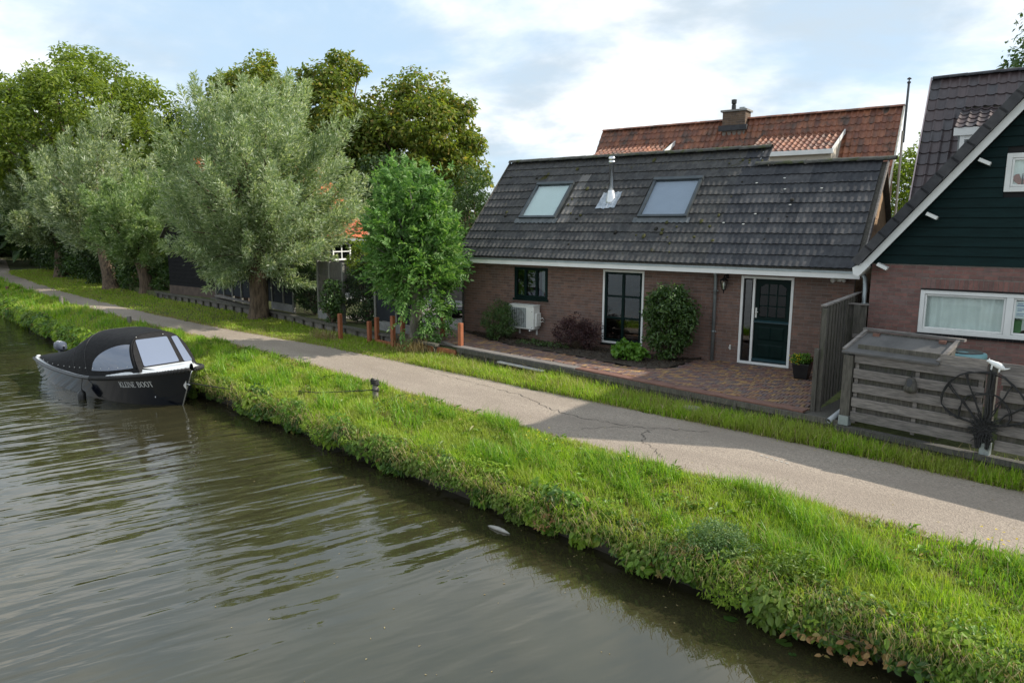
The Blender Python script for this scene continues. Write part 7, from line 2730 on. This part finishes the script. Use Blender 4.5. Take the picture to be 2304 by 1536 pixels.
for (nm, lab, ct_, base, c_, rad_, ncl, nl, rcl, lL, lW, mt_) in BUSH:
    V, F, C_ = blob_crown(c_, rad_, ncl, nl, rcl, lL, lW, zmin=-0.95, inner=0.35)
    lb = MB()
    limbs(lb, base, C_[RNG.choice(len(C_), min(26, len(C_)), False)], 0.10 if rad_[2] > 2 else 0.04, 0.01)
    parts = [('crown', V, F, LM[mt_])]
    if rad_[2] > 2 and ct_ == 'tree':
        mb = MB()
        trunk_mesh(mb, base, (base[0], base[1], max(0.5, c_[2] - rad_[3] * 0.5)), 0.16, 0.11, burr=False)
        parts.append(('trunk', mb, MT['bark']))
    parts.append(('limbs', lb, MT['bark']))
    plant(nm, lab, ct_, base, parts)

# far belt of trees on the horizon, one mass
parts = []
for k in range(84):
    a = math.radians(RNG.uniform(-20, 88))
    dist = RNG.uniform(95, 160)
    c_ = (-dist * math.sin(a), dist * math.cos(a), RNG.uniform(1.5, 3.0))
    rz_ = RNG.uniform(3, 5)
    if k > 69:
        a, dist, rz_ = math.radians(RNG.uniform(66, 80)), RNG.uniform(75, 110), 9.0
        c_ = (-dist * math.sin(a), dist * math.cos(a), 4.0)
    V, F, _ = blob_crown(c_, (RNG.uniform(5, 9), 5, rz_, 3), 26, 60, 2.2, 0.9, 0.6)
    parts.append((V, F))
V, F = joinVF(parts)
tag(obj_np('far_wood', V, F, LM['shrub']), 'distant belt of trees on the horizon', 'wood', kind='stuff')


# ================================================================ PLANTS BY THE FACADE
def stems(base, ends, r=0.008):
    mb = MB()
    for e_ in ends:
        b_ = Vector(base) + Vector((RNG.normal(0, 0.05), RNG.normal(0, 0.05), 0))
        e_ = Vector(e_)
        mb.tube([b_, b_.lerp(e_, 0.5) + Vector((RNG.normal(0, 0.04), RNG.normal(0, 0.04), 0.05)), e_], [r, r * 0.7, r * 0.3], 4, False)
    return mb


b0 = (-12.25, 16.35, 0.02)
V, F, C_ = blob_crown((-12.25, 16.35, 0.5), (0.48, 0.4, 0.55, 0.45), 70, 70, 0.13, 0.075, 0.022, zmin=-0.9)
plant('broom_shrub', 'small feathery green shrub under the heat pump', 'shrub', b0, [('crown', V, F, LM['shrub']), ('stems', stems(b0, C_[:30]), MT['twig'])])
b0 = (-9.6, 16.3, 0.02)
V, F, C_ = blob_crown((-9.6, 16.25, 0.42), (0.62, 0.45, 0.45, 0.35), 80, 70, 0.13, 0.05, 0.03, zmin=-0.8)
plant('barberry_shrub', 'dark maroon shrub below the brick wall left of the tall window', 'shrub', b0, [('crown', V, F, LM['maroon']), ('stems', stems(b0, C_[:40]), MT['twig'])])
b0 = (-7.75, 15.6, 0.02)
V, F, C_ = blob_crown((-7.75, 15.65, 0.18), (0.42, 0.3, 0.22, 0.15), 40, 24, 0.10, 0.11, 0.09, zmin=-0.3, six=True)
plant('lime_plant', 'low lime green leafy plant at the front of the soil bed', 'plant', b0, [('leaves', V, F, LM['lime']), ('stems', stems(b0, C_[:16], 0.005), MT['twig'])])
b0 = (-7.05, 16.3, 0.02)
V, F, C_ = blob_crown((-7.0, 16.3, 1.05), (0.56, 0.45, 0.66, 0.95), 130, 70, 0.17, 0.085, 0.048, zmin=-0.95, six=True)
V2, F2, C2 = blob_crown((-6.95, 16.3, 1.66), (0.36, 0.28, 0.24, 0.2), 26, 12, 0.16, 0.07, 0.04)
V, F = joinVF([(V, F), (V2, F2)])
plant('tall_shrub', 'tall dense green shrub between the window and the downpipe', 'shrub', b0, [('crown', V, F, LM['shrub']), ('stems', stems(b0, list(C_[:50]) + list(C2[:20]), 0.014), MT['twig'])])
b0 = (-10.6, 16.1, 0.02)
V, F, C_ = blob_crown((-10.5, 15.95, 0.08), (0.75, 0.12, 0.09, 0.05), 40, 14, 0.07, 0.05, 0.03, zmin=-0.2)
plant('ground_plant', 'sparse low green plants in the soil left of the maroon shrub', 'plant', b0, [('leaves', V, F, LM['shrub'])])
# flowers in the pot
V, F, C_ = blob_crown((fpx_, fpy_, 0.42), (0.21, 0.2, 0.10, 0.10), 46, 26, 0.055, 0.05, 0.03)
obj_np('leaves', V, F, LM['lime'], pot)
Cy = np.array([[fpx_ + RNG.uniform(-0.24, 0.02), fpy_ + RNG.uniform(-0.24, 0.1), 0.42 + RNG.uniform(-0.10, 0.11)] for _ in range(60)])
Cr = np.array([[fpx_ + RNG.uniform(0.06, 0.25), fpy_ + RNG.uniform(-0.22, 0.15), 0.40 + RNG.uniform(-0.06, 0.10)] for _ in range(40)])
for Cx, nm in ((Cy, 'yellow'), (Cr, 'winered')):
    idx = np.repeat(np.arange(len(Cx)), 7)
    o = rsph(len(idx))
    o[:, 2] = np.abs(o[:, 2]) * 0.5
    V, F = leafs(Cx[idx], o, np.array([0, 0, 1.0]) + RNG.normal(0, 0.3, o.shape), 0.028, 0.02)
    obj_np('blossoms', V, F, LM[nm], pot)
# mulch in the bed
parts = []
nM = 2600
mxs = RNG.uniform(-13.6, -6.5, nM)
mys = bed_front(mxs) + RNG.uniform(0.03, 1, nM) * (16.9 - bed_front(mxs))
Pm = np.c_[mxs, mys, 0.0 + 0.06 * np.sin(math.pi * np.clip((mys - bed_front(mxs)) / (16.93 - bed_front(mxs)) * 1.4 + 0.05, 0, 1)) + RNG.uniform(-0.005, 0.012, nM)]
V, F = leafs(Pm, RNG.normal(size=(nM, 3)) * [1, 1, 0.3], np.array([0, 0, 1.0]) + RNG.normal(0, 0.5, (nM, 3)), RNG.uniform(0.03, 0.07, nM), 0.025)
mm = leaf_mat('bark_mulch', [(0, (0.02, 0.013, 0.009)), (0.6, (0.05, 0.033, 0.02)), (1, (0.10, 0.075, 0.05))], 0.0, 0.2, 0.9)
tag(obj_np('bark_mulch', V, F, mm), 'brown bark mulch scattered in the soil bed', 'mulch', kind='stuff')
# ================================================================ GRASS AND BANK GROWTH
def blades(P, H, Wd, lean, az):
    """two segment blades"""
    n = len(P)
    side = np.c_[-np.sin(az), np.cos(az), np.zeros(n)]
    fwd = np.c_[np.cos(az), np.sin(az), np.zeros(n)]
    up_ = np.array([0, 0, 1.0])
    w_ = Wd[:, None] / 2
    mid = P + up_ * (H * 0.55 * np.cos(lean * 0.5))[:, None] + fwd * (H * 0.55 * np.sin(lean * 0.5))[:, None]
    tip = mid + up_ * (H * 0.45 * np.cos(lean * 1.6))[:, None] + fwd * (H * 0.45 * np.sin(lean * 1.6))[:, None]
    V = np.stack([P - side * w_, P + side * w_, mid + side * w_ * 0.8, mid - side * w_ * 0.8, tip], 1).reshape(-1, 3)
    k = np.arange(n)[:, None] * 5
    F = np.concatenate([k + [[0, 1, 2]], k + [[0, 2, 3]], k + [[3, 2, 4]]], 1).reshape(-1, 3)
    return V, F


GRASS_PAL = [(0, (0.145, 0.26, 0.018)), (0.35, (0.225, 0.375, 0.024)), (0.7, (0.30, 0.465, 0.034)), (0.92, (0.38, 0.48, 0.06)), (1, (0.46, 0.40, 0.16))]
gm = leaf_mat('grass_blade', GRASS_PAL, 0.42, 0.35, 0.45, hue_noise=(0.28, 0.35, 0.06), nscale=1.1)
gm2 = leaf_mat('dark_grass_blade', [(0, (0.095, 0.21, 0.014)), (0.6, (0.15, 0.295, 0.022)), (1, (0.21, 0.37, 0.034))], 0.42, 0.4, 0.4)
gm.node_tree.nodes  # patches of dry grass come from the noise
dry = leaf_mat('dry_grass', [(0, (0.20, 0.15, 0.07)), (0.6, (0.32, 0.25, 0.13)), (1, (0.42, 0.34, 0.19))], 0.25, 0.3, 0.6)


def sample_strip(n, x0, x1, lo_fn, hi_fn, power=1.0):
    """points with density falling with distance from the camera"""
    u = RNG.random(n) ** power
    x = x1 + (x0 - x1) * u
    v = RNG.random(n)
    a, b_ = lo_fn(x), hi_fn(x)
    return x, a + (b_ - a) * v, v


def turf(n, x0, x1, lo_fn, hi_fn, hmin, hmax, wd, power=1.0, tuft=0.5, leanmax=0.9, zoff=0.0):
    x, y, v = sample_strip(n, x0, x1, lo_fn, hi_fn, power)
    ntf = n // 14
    tx, ty, tv = sample_strip(ntf, x0, x1, lo_fn, hi_fn, power)
    k = RNG.random(n) < tuft
    j = RNG.integers(0, ntf, n)
    sg = 0.035 + 0.0025 * np.abs(tx[j])
    x = np.where(k, tx[j] + RNG.normal(0, 1, n) * sg, x)
    y = np.where(k, ty[j] + RNG.normal(0, 1, n) * sg, y)
    v = np.where(k, tv[j], v)
    z = ground_z(x, y) + zoff
    patch = 0.65 + 0.5 * (wob(x, y, 0.9, 3.0) * 0.5 + 0.5) + 0.35 * k * RNG.random(n)
    d = np.sqrt(x * x + y * y)
    H = RNG.uniform(hmin, hmax, n) * patch
    Wd = wd * (0.6 + d / 14.0) * RNG.uniform(0.7, 1.3, n)
    az = RNG.uniform(0, 2 * math.pi, n)
    lean = RNG.uniform(0.1, leanmax, n)
    return x, y, z, H, Wd, lean, az, v


# near bank
parts, dparts, lparts = [], [], []
elo = lambda x: cur(EDGE, x) + 0.02
ehi = lambda x: cur(PLO, x) + 0.05
for (n, x0, x1, h0, h1, w_) in ((95000, -9.0, 1.6, 0.06, 0.20, 0.0062), (62000, -24, -9.0, 0.07, 0.19, 0.0062), (32000, -62, -24, 0.10, 0.24, 0.006)):
    x, y, z, H, Wd, lean, az, v = turf(n, x0, x1, elo, ehi, h0, h1, w_)
    H = H * np.where(v > 0.9, 0.6, 1.0) * np.where(v < 0.25, 1.25, 1.0)
    bare = ((wob(x, y, 0.8, 1.0) > 0.30) | ((v > 0.93) & (wob(x, y, 2.0, 5.0) > 0.0))) & (RNG.random(n) < 0.8)
    H = np.where(bare, H * 0.38, H)
    lush = (wob(x, y, 1.6, 7.0) > 0.22) & (v > 0.10)
    H = np.where(lush & ~bare, H * 1.75, H)
    lean = np.where(lush, lean * 1.25, lean)
    pick = lush & (RNG.random(n) < 0.7)
    V, F = blades(np.c_[x, y, z][pick], H[pick], Wd[pick] * 1.2, lean[pick], az[pick])
    lparts.append((V, F))
    V, F = blades(np.c_[x, y, z][~pick], H[~pick], Wd[~pick], lean[~pick], az[~pick])
    parts.append((V, F))
    m_ = RNG.random(n) < np.where(bare, 0.75, 0.05)
    V, F = blades(np.c_[x, y, z][m_] + [0.01, 0.01, 0], H[m_] * 1.1, Wd[m_], lean[m_] * 1.4, az[m_] + 1)
    dparts.append((V, F))
V, F = joinVF(parts)
tag(obj_np('grass', V, F, gm), 'bright green grass of the bank between canal and path', 'grass', kind='stuff')
V, F = joinVF(lparts)
tag(obj_np('lush_grass', V, F, gm2), 'taller darker grass tufts on the bank between canal and path', 'grass', kind='stuff')
# verge on the house side
parts = []
vlo = lambda x: cur(PHI, x) - 0.06
vhi = lambda x: cur(WALL, x) - 0.06
for (n, x0, x1, h0, h1, w_) in ((36000, -9.0, 2.2, 0.10, 0.30, 0.0062), (38000, -24, -9.0, 0.08, 0.24, 0.006), (30000, -64, -24, 0.10, 0.25, 0.006)):
    x, y, z, H, Wd, lean, az, v = turf(n, x0, x1, vlo, vhi, h0, h1, w_, leanmax=1.1)
    H = H * np.where(x < -13, np.where(v > 0.75, 0.7, 0.5), 1.0)
    V, F = blades(np.c_[x, y, z], H, Wd, lean, az)
    parts.append((V, F))
    m_ = RNG.random(n) < np.where(x < -13, 0.22, 0.12)
    V, F = blades(np.c_[x, y, z][m_] + [0.01, 0.01, 0], H[m_] * 1.15, Wd[m_], lean[m_] * 1.5, az[m_] + 1)
    dparts.append((V, F))
V, F = joinVF(parts)
tag(obj_np('grass', V, F, gm), 'long grass of the verge between path and garden walls', 'grass', kind='stuff')
# tall dry stalks and wind-blown edges
n = 260
x = RNG.uniform(-14, 1.0, n)
y = vlo(x) + RNG.uniform(0.2, 1, n) * (vhi(x) - vlo(x))
V, F = blades(np.c_[x, y, ground_z(x, y)], RNG.uniform(0.25, 0.5, n), np.full(n, 0.006), RNG.uniform(0.1, 0.9, n), RNG.uniform(0, 6.3, n))
dparts.append((V, F))
n = 700                                                     # the dry clump at the ash trunk
x, y = RNG.normal(-13.95, 0.28, n), RNG.normal(14.55, 0.14, n)
V, F = blades(np.c_[x, y, ground_z(x, y)], RNG.uniform(0.2, 0.55, n), np.full(n, 0.009), RNG.uniform(0.1, 0.9, n), RNG.uniform(0, 6.3, n))
dparts.append((V, F))
n = 400
x, y = RNG.normal(-17.9, 0.3, n), RNG.normal(14.6, 0.15, n)
V, F = blades(np.c_[x, y, ground_z(x, y)], RNG.uniform(0.15, 0.45, n), np.full(n, 0.009), RNG.uniform(0.1, 0.9, n), RNG.uniform(0, 6.3, n))
dparts.append((V, F))
# thatch along both edges of the asphalt
n = 9000
x = RNG.uniform(-30, 2, n)
e_ = np.where(RNG.random(n) < 0.5, cur(PLO, x) - 0.02, cur(PHI, x) + 0.02) + RNG.normal(0, 0.07, n)
V, F = blades(np.c_[x, e_, np.maximum(ground_z(x, e_), PATH_Z + 0.0)], RNG.uniform(0.05, 0.16, n), np.full(n, 0.007), RNG.uniform(1.0, 1.6, n), RNG.uniform(0, 6.3, n))
dparts.append((V, F))
V, F = joinVF(dparts)
tag(obj_np('dry_grass', V, F, dry), 'straw coloured dead grass among the green blades', 'grass', kind='stuff')

# timber campshedding under the bank
rev = thing('bank_revetment', (-8, 8.6, WATER_Z), 'dark wet timber boarding holding the canal bank at the waterline', 'revetment')
mwet = surf('wet_board', (0.028, 0.024, 0.017), (0.06, 0.05, 0.036), 0.6, 4, sc=(1, 1, 5), dirt=(0.10, 0.085, 0.06), dscale=1.2, dlo=0.6, dhi=0.75)
xr = along(-44, 4, 2.4)
for a, b_ in zip(xr[:-1], xr[1:]):
    mb = MB()
    mb.beam(Vector((a, float(cur(EDGE, a)) + 0.0, -0.98)), Vector((b_ - 0.01, float(cur(EDGE, b_ - 0.01)) + 0.0, -0.98)), 0.05, 0.42)
    mb.build('board', mwet, rev)
    mb = MB()
    mb.beam(Vector((a, float(cur(EDGE, a)) - 0.05, -0.84)), Vector((b_ - 0.01, float(cur(EDGE, b_ - 0.01)) - 0.05, -0.84)), 0.07, 0.10)
    mb.build('rail', mwet, rev)

# overhanging growth: grass, small leaved herbs and hanging roots over the edge
cols = {
    'herb': leaf_mat('bank_herb_leaf', [(0, (0.08, 0.165, 0.016)), (0.5, (0.135, 0.255, 0.022)), (0.85, (0.20, 0.35, 0.038)), (0.94, (0.26, 0.28, 0.06)), (1, (0.27, 0.15, 0.06))], 0.35, 0.4, 0.45, hue_noise=(0.13, 0.20, 0.03), nscale=1.2),
    'bramble': leaf_mat('bramble_leaf', [(0, (0.045, 0.105, 0.014)), (0.45, (0.075, 0.155, 0.02)), (0.8, (0.12, 0.21, 0.035)), (0.93, (0.19, 0.21, 0.05)), (1, (0.24, 0.12, 0.05))], 0.3, 0.5, 0.4),
    'brown': leaf_mat('browned_leaf', [(0, (0.22, 0.12, 0.05)), (0.5, (0.30, 0.17, 0.065)), (1, (0.28, 0.24, 0.08))], 0.3, 0.4, 0.5),
    'silver': leaf_mat('grey_green_leaf', [(0, (0.075, 0.15, 0.045)), (0.6, (0.12, 0.20, 0.07)), (1, (0.18, 0.25, 0.11))], 0.3, 0.3, 0.6),
}
# clumps of herbs along the bank face, each with its own leaf size, kind and stance
HB = {'herb': [], 'herb_light': [], 'herb_dark': []}
cols['herb_light'] = leaf_mat('pale_herb_leaf', [(0, (0.17, 0.28, 0.03)), (0.6, (0.25, 0.38, 0.04)), (1, (0.36, 0.43, 0.08))], 0.42, 0.35, 0.5)
cols['herb_dark'] = leaf_mat('dark_herb_leaf', [(0, (0.04, 0.10, 0.012)), (0.6, (0.07, 0.155, 0.02)), (0.9, (0.12, 0.20, 0.03)), (1, (0.22, 0.12, 0.05))], 0.35, 0.45, 0.4)
for k in range(620):
    cx_ = 1.6 + (-48 - 1.6) * RNG.random() ** 1.75
    dd = math.hypot(cx_, 8.5)
    t_ = RNG.random() ** 0.8                                 # 0 = on top of the lip, 1 = low over the water
    out_ = 0.10 + 0.30 * math.sin(min(1.0, t_ * 1.25) * 2.4) * RNG.uniform(0.3, 1.25) * (0.85 + 0.5 * float(wob(np.array([cx_]), np.array([0.0]), 1.1, 0.5)[0]))
    cy_ = float(cur(EDGE, cx_)) + 0.14 * (1 - t_) - out_ + 0.06
    cz_ = -0.46 - 0.44 * t_ * RNG.uniform(0.6, 1.1)
    r_ = RNG.uniform(0.09, 0.24) * (0.8 + dd / 30)
    ls = RNG.choice([0.032, 0.045, 0.06, 0.08]) * (0.8 + dd / 28)
    nl = int(min(260, 22 * (r_ / ls) ** 1.6 + 16))
    o = rsph(nl)
    o[:, 1] = -np.abs(o[:, 1]) * 0.9 + 0.15
    o[:, 2] = o[:, 2] * 0.9 + 0.25
    P = np.array([cx_, cy_, cz_]) + o * (r_ * RNG.uniform(0.5, 1.05, nl))[:, None] * [1.25, 0.9, 0.8]
    P[:, 2] = np.maximum(P[:, 2], WATER_Z + 0.03)
    Nn = unit(o * 0.6 + np.array([0, -0.25, 0.7]) + RNG.normal(0, 0.3, P.shape))
    Dv = np.cross(Nn, rsph(nl)) + np.array([0, -0.25, -0.35])
    asp = RNG.choice([0.35, 0.55, 0.75])
    V, F = leafs6(P, Dv, Nn, ls * RNG.uniform(0.6, 1.4, nl), ls * asp * RNG.uniform(0.8, 1.2, nl))
    HB[RNG.choice(['herb', 'herb', 'herb_light', 'herb_dark'])].append((V, F))
for kx, lab in (('herb', 'mid green leafy herbs hanging over the canal edge'), ('herb_light', 'pale yellow-green herbs among the growth on the canal edge'), ('herb_dark', 'dark green herbs low on the canal edge')):
    V, F = joinVF(HB[kx])
    tag(obj_np('bank_herbs', V, F, cols[kx]), lab, 'herbs', kind='stuff')
# rosettes of broad leaved weeds in the turf
rp = []
for k in range(420):
    cx_ = 1.5 + (-26 - 1.5) * RNG.random() ** 1.5
    a_, b_ = float(cur(EDGE, cx_)), float(cur(PLO, cx_))
    cy_ = a_ + (b_ - a_) * RNG.random() ** 1.3
    cz_ = float(ground_z(np.array([cx_]), np.array([cy_]))[0]) + 0.05
    nl = RNG.integers(7, 16)
    th = RNG.uniform(0, 6.28, nl)
    P = np.tile([cx_, cy_, cz_], (nl, 1)) + RNG.normal(0, 0.03, (nl, 3))
    Dv = np.c_[np.cos(th), np.sin(th), RNG.uniform(0.1, 0.9, nl)]
    V, F = leafs6(P, Dv, np.array([0, 0, 1.0]) + RNG.normal(0, 0.25, (nl, 3)), RNG.uniform(0.07, 0.15, nl) * (0.85 + abs(cx_) / 40), RNG.uniform(0.025, 0.05, nl), 0.12, 0.25)
    rp.append((V, F))
V, F = joinVF(rp)
tag(obj_np('turf_weeds', V, F, cols['herb']), 'broad leaved weeds scattered in the bank turf', 'weeds', kind='stuff')
n = 22000                                                   # grass hanging over the lip
x = 1.6 + (-50 - 1.6) * RNG.random(n) ** 1.6
y = cur(EDGE, x) + RNG.uniform(-0.24, 0.25, n)
z = -0.60 + 0.10 * RNG.random(n) - 0.16 * RNG.random(n) * (y < cur(EDGE, x))
d_ = np.sqrt(x * x + y * y)
V2, F2 = blades(np.c_[x, y, z], RNG.uniform(0.12, 0.36, n), 0.006 * (0.6 + d_ / 14), RNG.uniform(0.5, 1.7, n), -math.pi / 2 + RNG.normal(0, 0.9, n))
tag(obj_np('overhanging_grass', V2, F2, gm), 'long grass hanging over the canal edge', 'grass', kind='stuff')
n = 4200                                                    # dead stalks and roots
x = 1.0 + (-24 - 1.0) * RNG.random(n) ** 1.3
y = cur(EDGE, x) - RNG.uniform(0.0, 0.42, n)
V, F = blades(np.c_[x, y, -0.62 + RNG.uniform(-0.16, 0.2, n)], RNG.uniform(0.12, 0.36, n), np.full(n, 0.006), RNG.uniform(1.1, 2.0, n), -math.pi / 2 + RNG.normal(0, 1.0, n))
tag(obj_np('dead_stalks', V, F, dry), 'brown dead stalks and roots dangling along the bank', 'stalks', kind='stuff')


def bramble(base, rx, ry, hz, nl, mt_, lL, lW, trip=True):
    """trailing clump: leaves in threes on arching stems"""
    ends, P, Dv, Nn = [], [], [], []
    b_ = np.array(base)
    for k in range(nl):
        a = RNG.uniform(0, 2 * math.pi)
        r = math.sqrt(RNG.random())
        p = b_ + np.array([rx * r * math.cos(a), ry * r * math.sin(a), hz * (1 - r * r) * RNG.uniform(0.3, 1.0)])
        if p[1] < cur(EDGE, p[0]):
            p[2] -= 0.5 * (cur(EDGE, p[0]) - p[1])
        ends.append(p)
        nn = unit(np.array([0.5 * math.cos(a) * r, 0.5 * math.sin(a) * r - 0.35, 0.8]) + RNG.normal(0, 0.25, 3))
        a0 = RNG.uniform(0, 6.28)
        for j in range(3 if trip else 1):
            aa = a0 + (j - 1) * 1.25
            P.append(p + np.array([math.cos(aa), math.sin(aa), 0]) * 0.01)
            Dv.append([math.cos(aa), math.sin(aa), -0.25 + RNG.normal(0, 0.15)])
            Nn.append(nn)
    P, Dv, Nn = np.array(P), np.array(Dv), np.array(Nn)
    V, F = leafs6(P, Dv, Nn, lL * RNG.uniform(0.65, 1.25, len(P)), lW * RNG.uniform(0.8, 1.15, len(P)), 0.10, 0.2)
    return V, F, np.array(ends)


BR = [('bramble_bush', 'bramble with large leaves trailing to the water at the bottom right', 'bramble', -0.05, 0.08, 0.85, 0.5, 0.24, 330, 0.095, 0.062),
      ('bramble_bush', 'bramble patch left of the largest one, some leaves turned brown', 'bramble', -1.35, 0.0, 0.75, 0.42, 0.24, 260, 0.085, 0.055),
      ('bramble_bush', 'mid bank bramble beside the grey-green herb', 'bramble', -3.55, 0.02, 0.8, 0.36, 0.22, 240, 0.07, 0.047),
      ('bramble_bush', 'small bramble hanging over the waterline near the floating object', 'bramble', -5.3, 0.05, 0.7, 0.33, 0.2, 190, 0.065, 0.045),
      ('bramble_bush', 'leafy clump on the bank below the roped mooring post', 'bramble', -8.6, 0.05, 0.9, 0.35, 0.22, 190, 0.07, 0.05),
      ('bramble_bush', 'farthest leafy clump on the bank right of the boat', 'bramble', -12.6, 0.05, 1.0, 0.35, 0.22, 170, 0.08, 0.06),
      ('bramble_bush', 'bramble clump in the near turf right of the bright green herb', 'bramble', -0.75, 0.55, 0.6, 0.3, 0.26, 170, 0.085, 0.055),
      ('bramble_bush', 'leafy clump on the bank just left of the grey-green herb', 'bramble', -4.4, 0.2, 0.55, 0.3, 0.24, 170, 0.065, 0.043),
      ('bramble_bush', 'leafy clump above the exposed timber boarding', 'bramble', -6.7, 0.12, 0.6, 0.28, 0.22, 150, 0.065, 0.045),
      ('bramble_bush', 'leafy clump left of the mooring line end on the bank', 'bramble', -10.4, 0.1, 0.7, 0.3, 0.22, 150, 0.07, 0.05),
      ('browned_plant', 'cluster of browned bramble leaves near the bottom right waterline', 'brown', -1.15, -0.36, 0.5, 0.16, 0.16, 30, 0.075, 0.045),
      ('browned_plant', 'rusty dead leaves on the bank left of the grey-green herb', 'brown', -3.3, -0.30, 0.26, 0.14, 0.16, 26, 0.05, 0.03),
      ('browned_plant', 'rusty dead leaves farther left along the bank', 'brown', -5.0, -0.28, 0.22, 0.12, 0.16, 20, 0.05, 0.03)]
for (nm, lab, mt_, bx0, dy, rx_, ry_, hz_, nl, lL, lW) in BR:
    by0 = float(cur(EDGE, bx0)) + dy
    V, F, en = bramble((bx0, by0, -0.62), rx_, ry_, hz_, nl, mt_, lL, lW)
    plant(nm, lab, 'bramble' if 'bramble' in nm else 'plant', (bx0, by0, -0.62), [('leaves', V, F, cols[mt_]), ('stems', stems((bx0, by0, -0.68), en[::5], 0.004), MT['twig'])])
# grey-green herb
bx0 = -2.62
by0 = float(cur(EDGE, bx0)) + 0.12
V, F, C_ = blob_crown((bx0, by0, -0.42), (0.42, 0.3, 0.26, 0.25), 90, 46, 0.08, 0.04, 0.016, zmin=-0.4)
plant('mugwort_plant', 'grey-green feathery herb in the middle of the near bank', 'plant', (bx0, by0, -0.6), [('leaves', V, F, cols['silver']), ('stems', stems((bx0, by0, -0.65), C_[:40], 0.005), MT['twig'])])
bx0 = -1.75
by0 = float(cur(EDGE, bx0)) + 0.1
V, F, C_ = blob_crown((bx0, by0, -0.5), (0.3, 0.25, 0.28, 0.2), 50, 40, 0.08, 0.06, 0.022, zmin=-0.4)
plant('nettle_plant', 'bright green upright herb right of the grey-green one', 'plant', (bx0, by0, -0.6), [('leaves', V, F, cols['herb']), ('stems', stems((bx0, by0, -0.65), C_[:30], 0.005), MT['twig'])])
bx0 = -11.9
by0 = float(cur(EDGE, bx0)) - 0.1
V, F, C_ = blob_crown((bx0, by0, -0.62), (0.4, 0.25, 0.22, 0.2), 50, 50, 0.09, 0.07, 0.016, zmin=-0.6)
plant('fern_plant', 'light green feathery tuft overhanging the water right of the boat', 'plant', (bx0, by0, -0.7), [('leaves', V, F, LM['lime'])])
# yellow flowers in the turf
n = 46
cl_ = RNG.choice(np.array([[-9.6, 10.0], [-6.6, 9.7], [-6.2, 9.5], [-4.4, 9.2], [0.1, 9.35], [-9.9, 10.2], [-5.9, 9.0]]), n) + RNG.normal(0, 0.14, (n, 2))
Pf = np.c_[cl_, ground_z(cl_[:, 0], cl_[:, 1]) + RNG.uniform(0.12, 0.22, n)]
idx = np.repeat(np.arange(n), 6)
o = rsph(len(idx))
o[:, 2] = np.abs(o[:, 2]) * 0.4
V, F = leafs(Pf[idx], o, np.array([0, 0, 1.0]) + RNG.normal(0, 0.2, o.shape), 0.02, 0.016)
tag(obj_np('wild_flowers', V, F, LM['yellow']), 'scattered small yellow wild flowers in the bank grass', 'flowers', kind='stuff')

# ================================================================ FLOATING THINGS
fl_ = MB()
prof = [(0.0, 0.004), (0.05, 0.03), (0.12, 0.05), (0.2, 0.055), (0.29, 0.05), (0.36, 0.03), (0.42, 0.012)]
fx_, fy_ = -5.93, 7.62
fl_.tube([(fx_ + a, fy_ - 0.10 * a, WATER_Z + 0.004 + 0.012 * math.sin(a * 7)) for a, r in prof], [r * 0.6 for a, r in prof], 8)
tag(fl_.build('floating_object', surf('pale_skin', (0.28, 0.27, 0.24), (0.40, 0.38, 0.34), 0.4, 9), smooth=True), 'small pale tapering object floating on the dark water', 'object')
for k, (x, y, s_, lab) in enumerate(((-2.28, 7.26, 0.08, 'round water leaf floating left of the other two'), (-1.68, 7.14, 0.085, 'larger water leaf floating in the dark water by the bank'), (-1.55, 6.98, 0.04, 'smallest water leaf nearest the viewer'))):
    n_ = 16
    pts = [(x, y, WATER_Z + 0.006)]
    for q in range(n_):
        a = 0.25 + (2 * math.pi - 0.5) * q / (n_ - 1) + k
        r = s_ * (1 + 0.08 * math.sin(q * 2.1))
        pts.append((x + r * math.cos(a), y + 0.75 * r * math.sin(a), WATER_Z + 0.006 + 0.004 * math.sin(q)))
    mb = MB()
    mb.add(pts, [(0, q + 1, q + 2) for q in range(n_ - 1)])
    tag(mb.build('water_leaf', LM['shrub']), lab, 'leaf', 'leaves floating by the bank')

# fallen leaves and grit on the path, specks drifting on the water
n = 420
x = 1.5 + (-34 - 1.5) * RNG.random(n) ** 1.4
v = np.where(RNG.random(n) < 0.6, np.where(RNG.random(n) < 0.5, RNG.beta(1, 9, n), RNG.beta(9, 1, n)), RNG.random(n))
y = cur(PLO, x) + v * (cur(PHI, x) - cur(PLO, x))
V, F = leafs(np.c_[x, y, path_z(x, y) + 0.008], np.c_[RNG.normal(size=(n, 2)), np.zeros(n)], np.array([0, 0, 1.0]) + RNG.normal(0, 0.25, (n, 3)), RNG.uniform(0.02, 0.055, n), RNG.uniform(0.010, 0.022, n))
tag(obj_np('fallen_leaves', V, F, dry), 'dry leaves and straw lying on the asphalt path', 'leaves', kind='stuff')
n = 260
x = 0.5 + (-26 - 0.5) * RNG.random(n) ** 1.3
y = cur(EDGE, x) - 0.3 - 4.5 * RNG.random(n) ** 2.2
V, F = leafs(np.c_[x, y, np.full(n, WATER_Z + 0.004)], np.c_[RNG.normal(size=(n, 2)), np.zeros(n)], np.tile([0, 0, 1.0], (n, 1)), RNG.uniform(0.012, 0.045, n), RNG.uniform(0.008, 0.02, n))
tag(obj_np('floating_specks', V, F, dry), 'tiny leaves and specks drifting on the canal water', 'debris', kind='stuff')
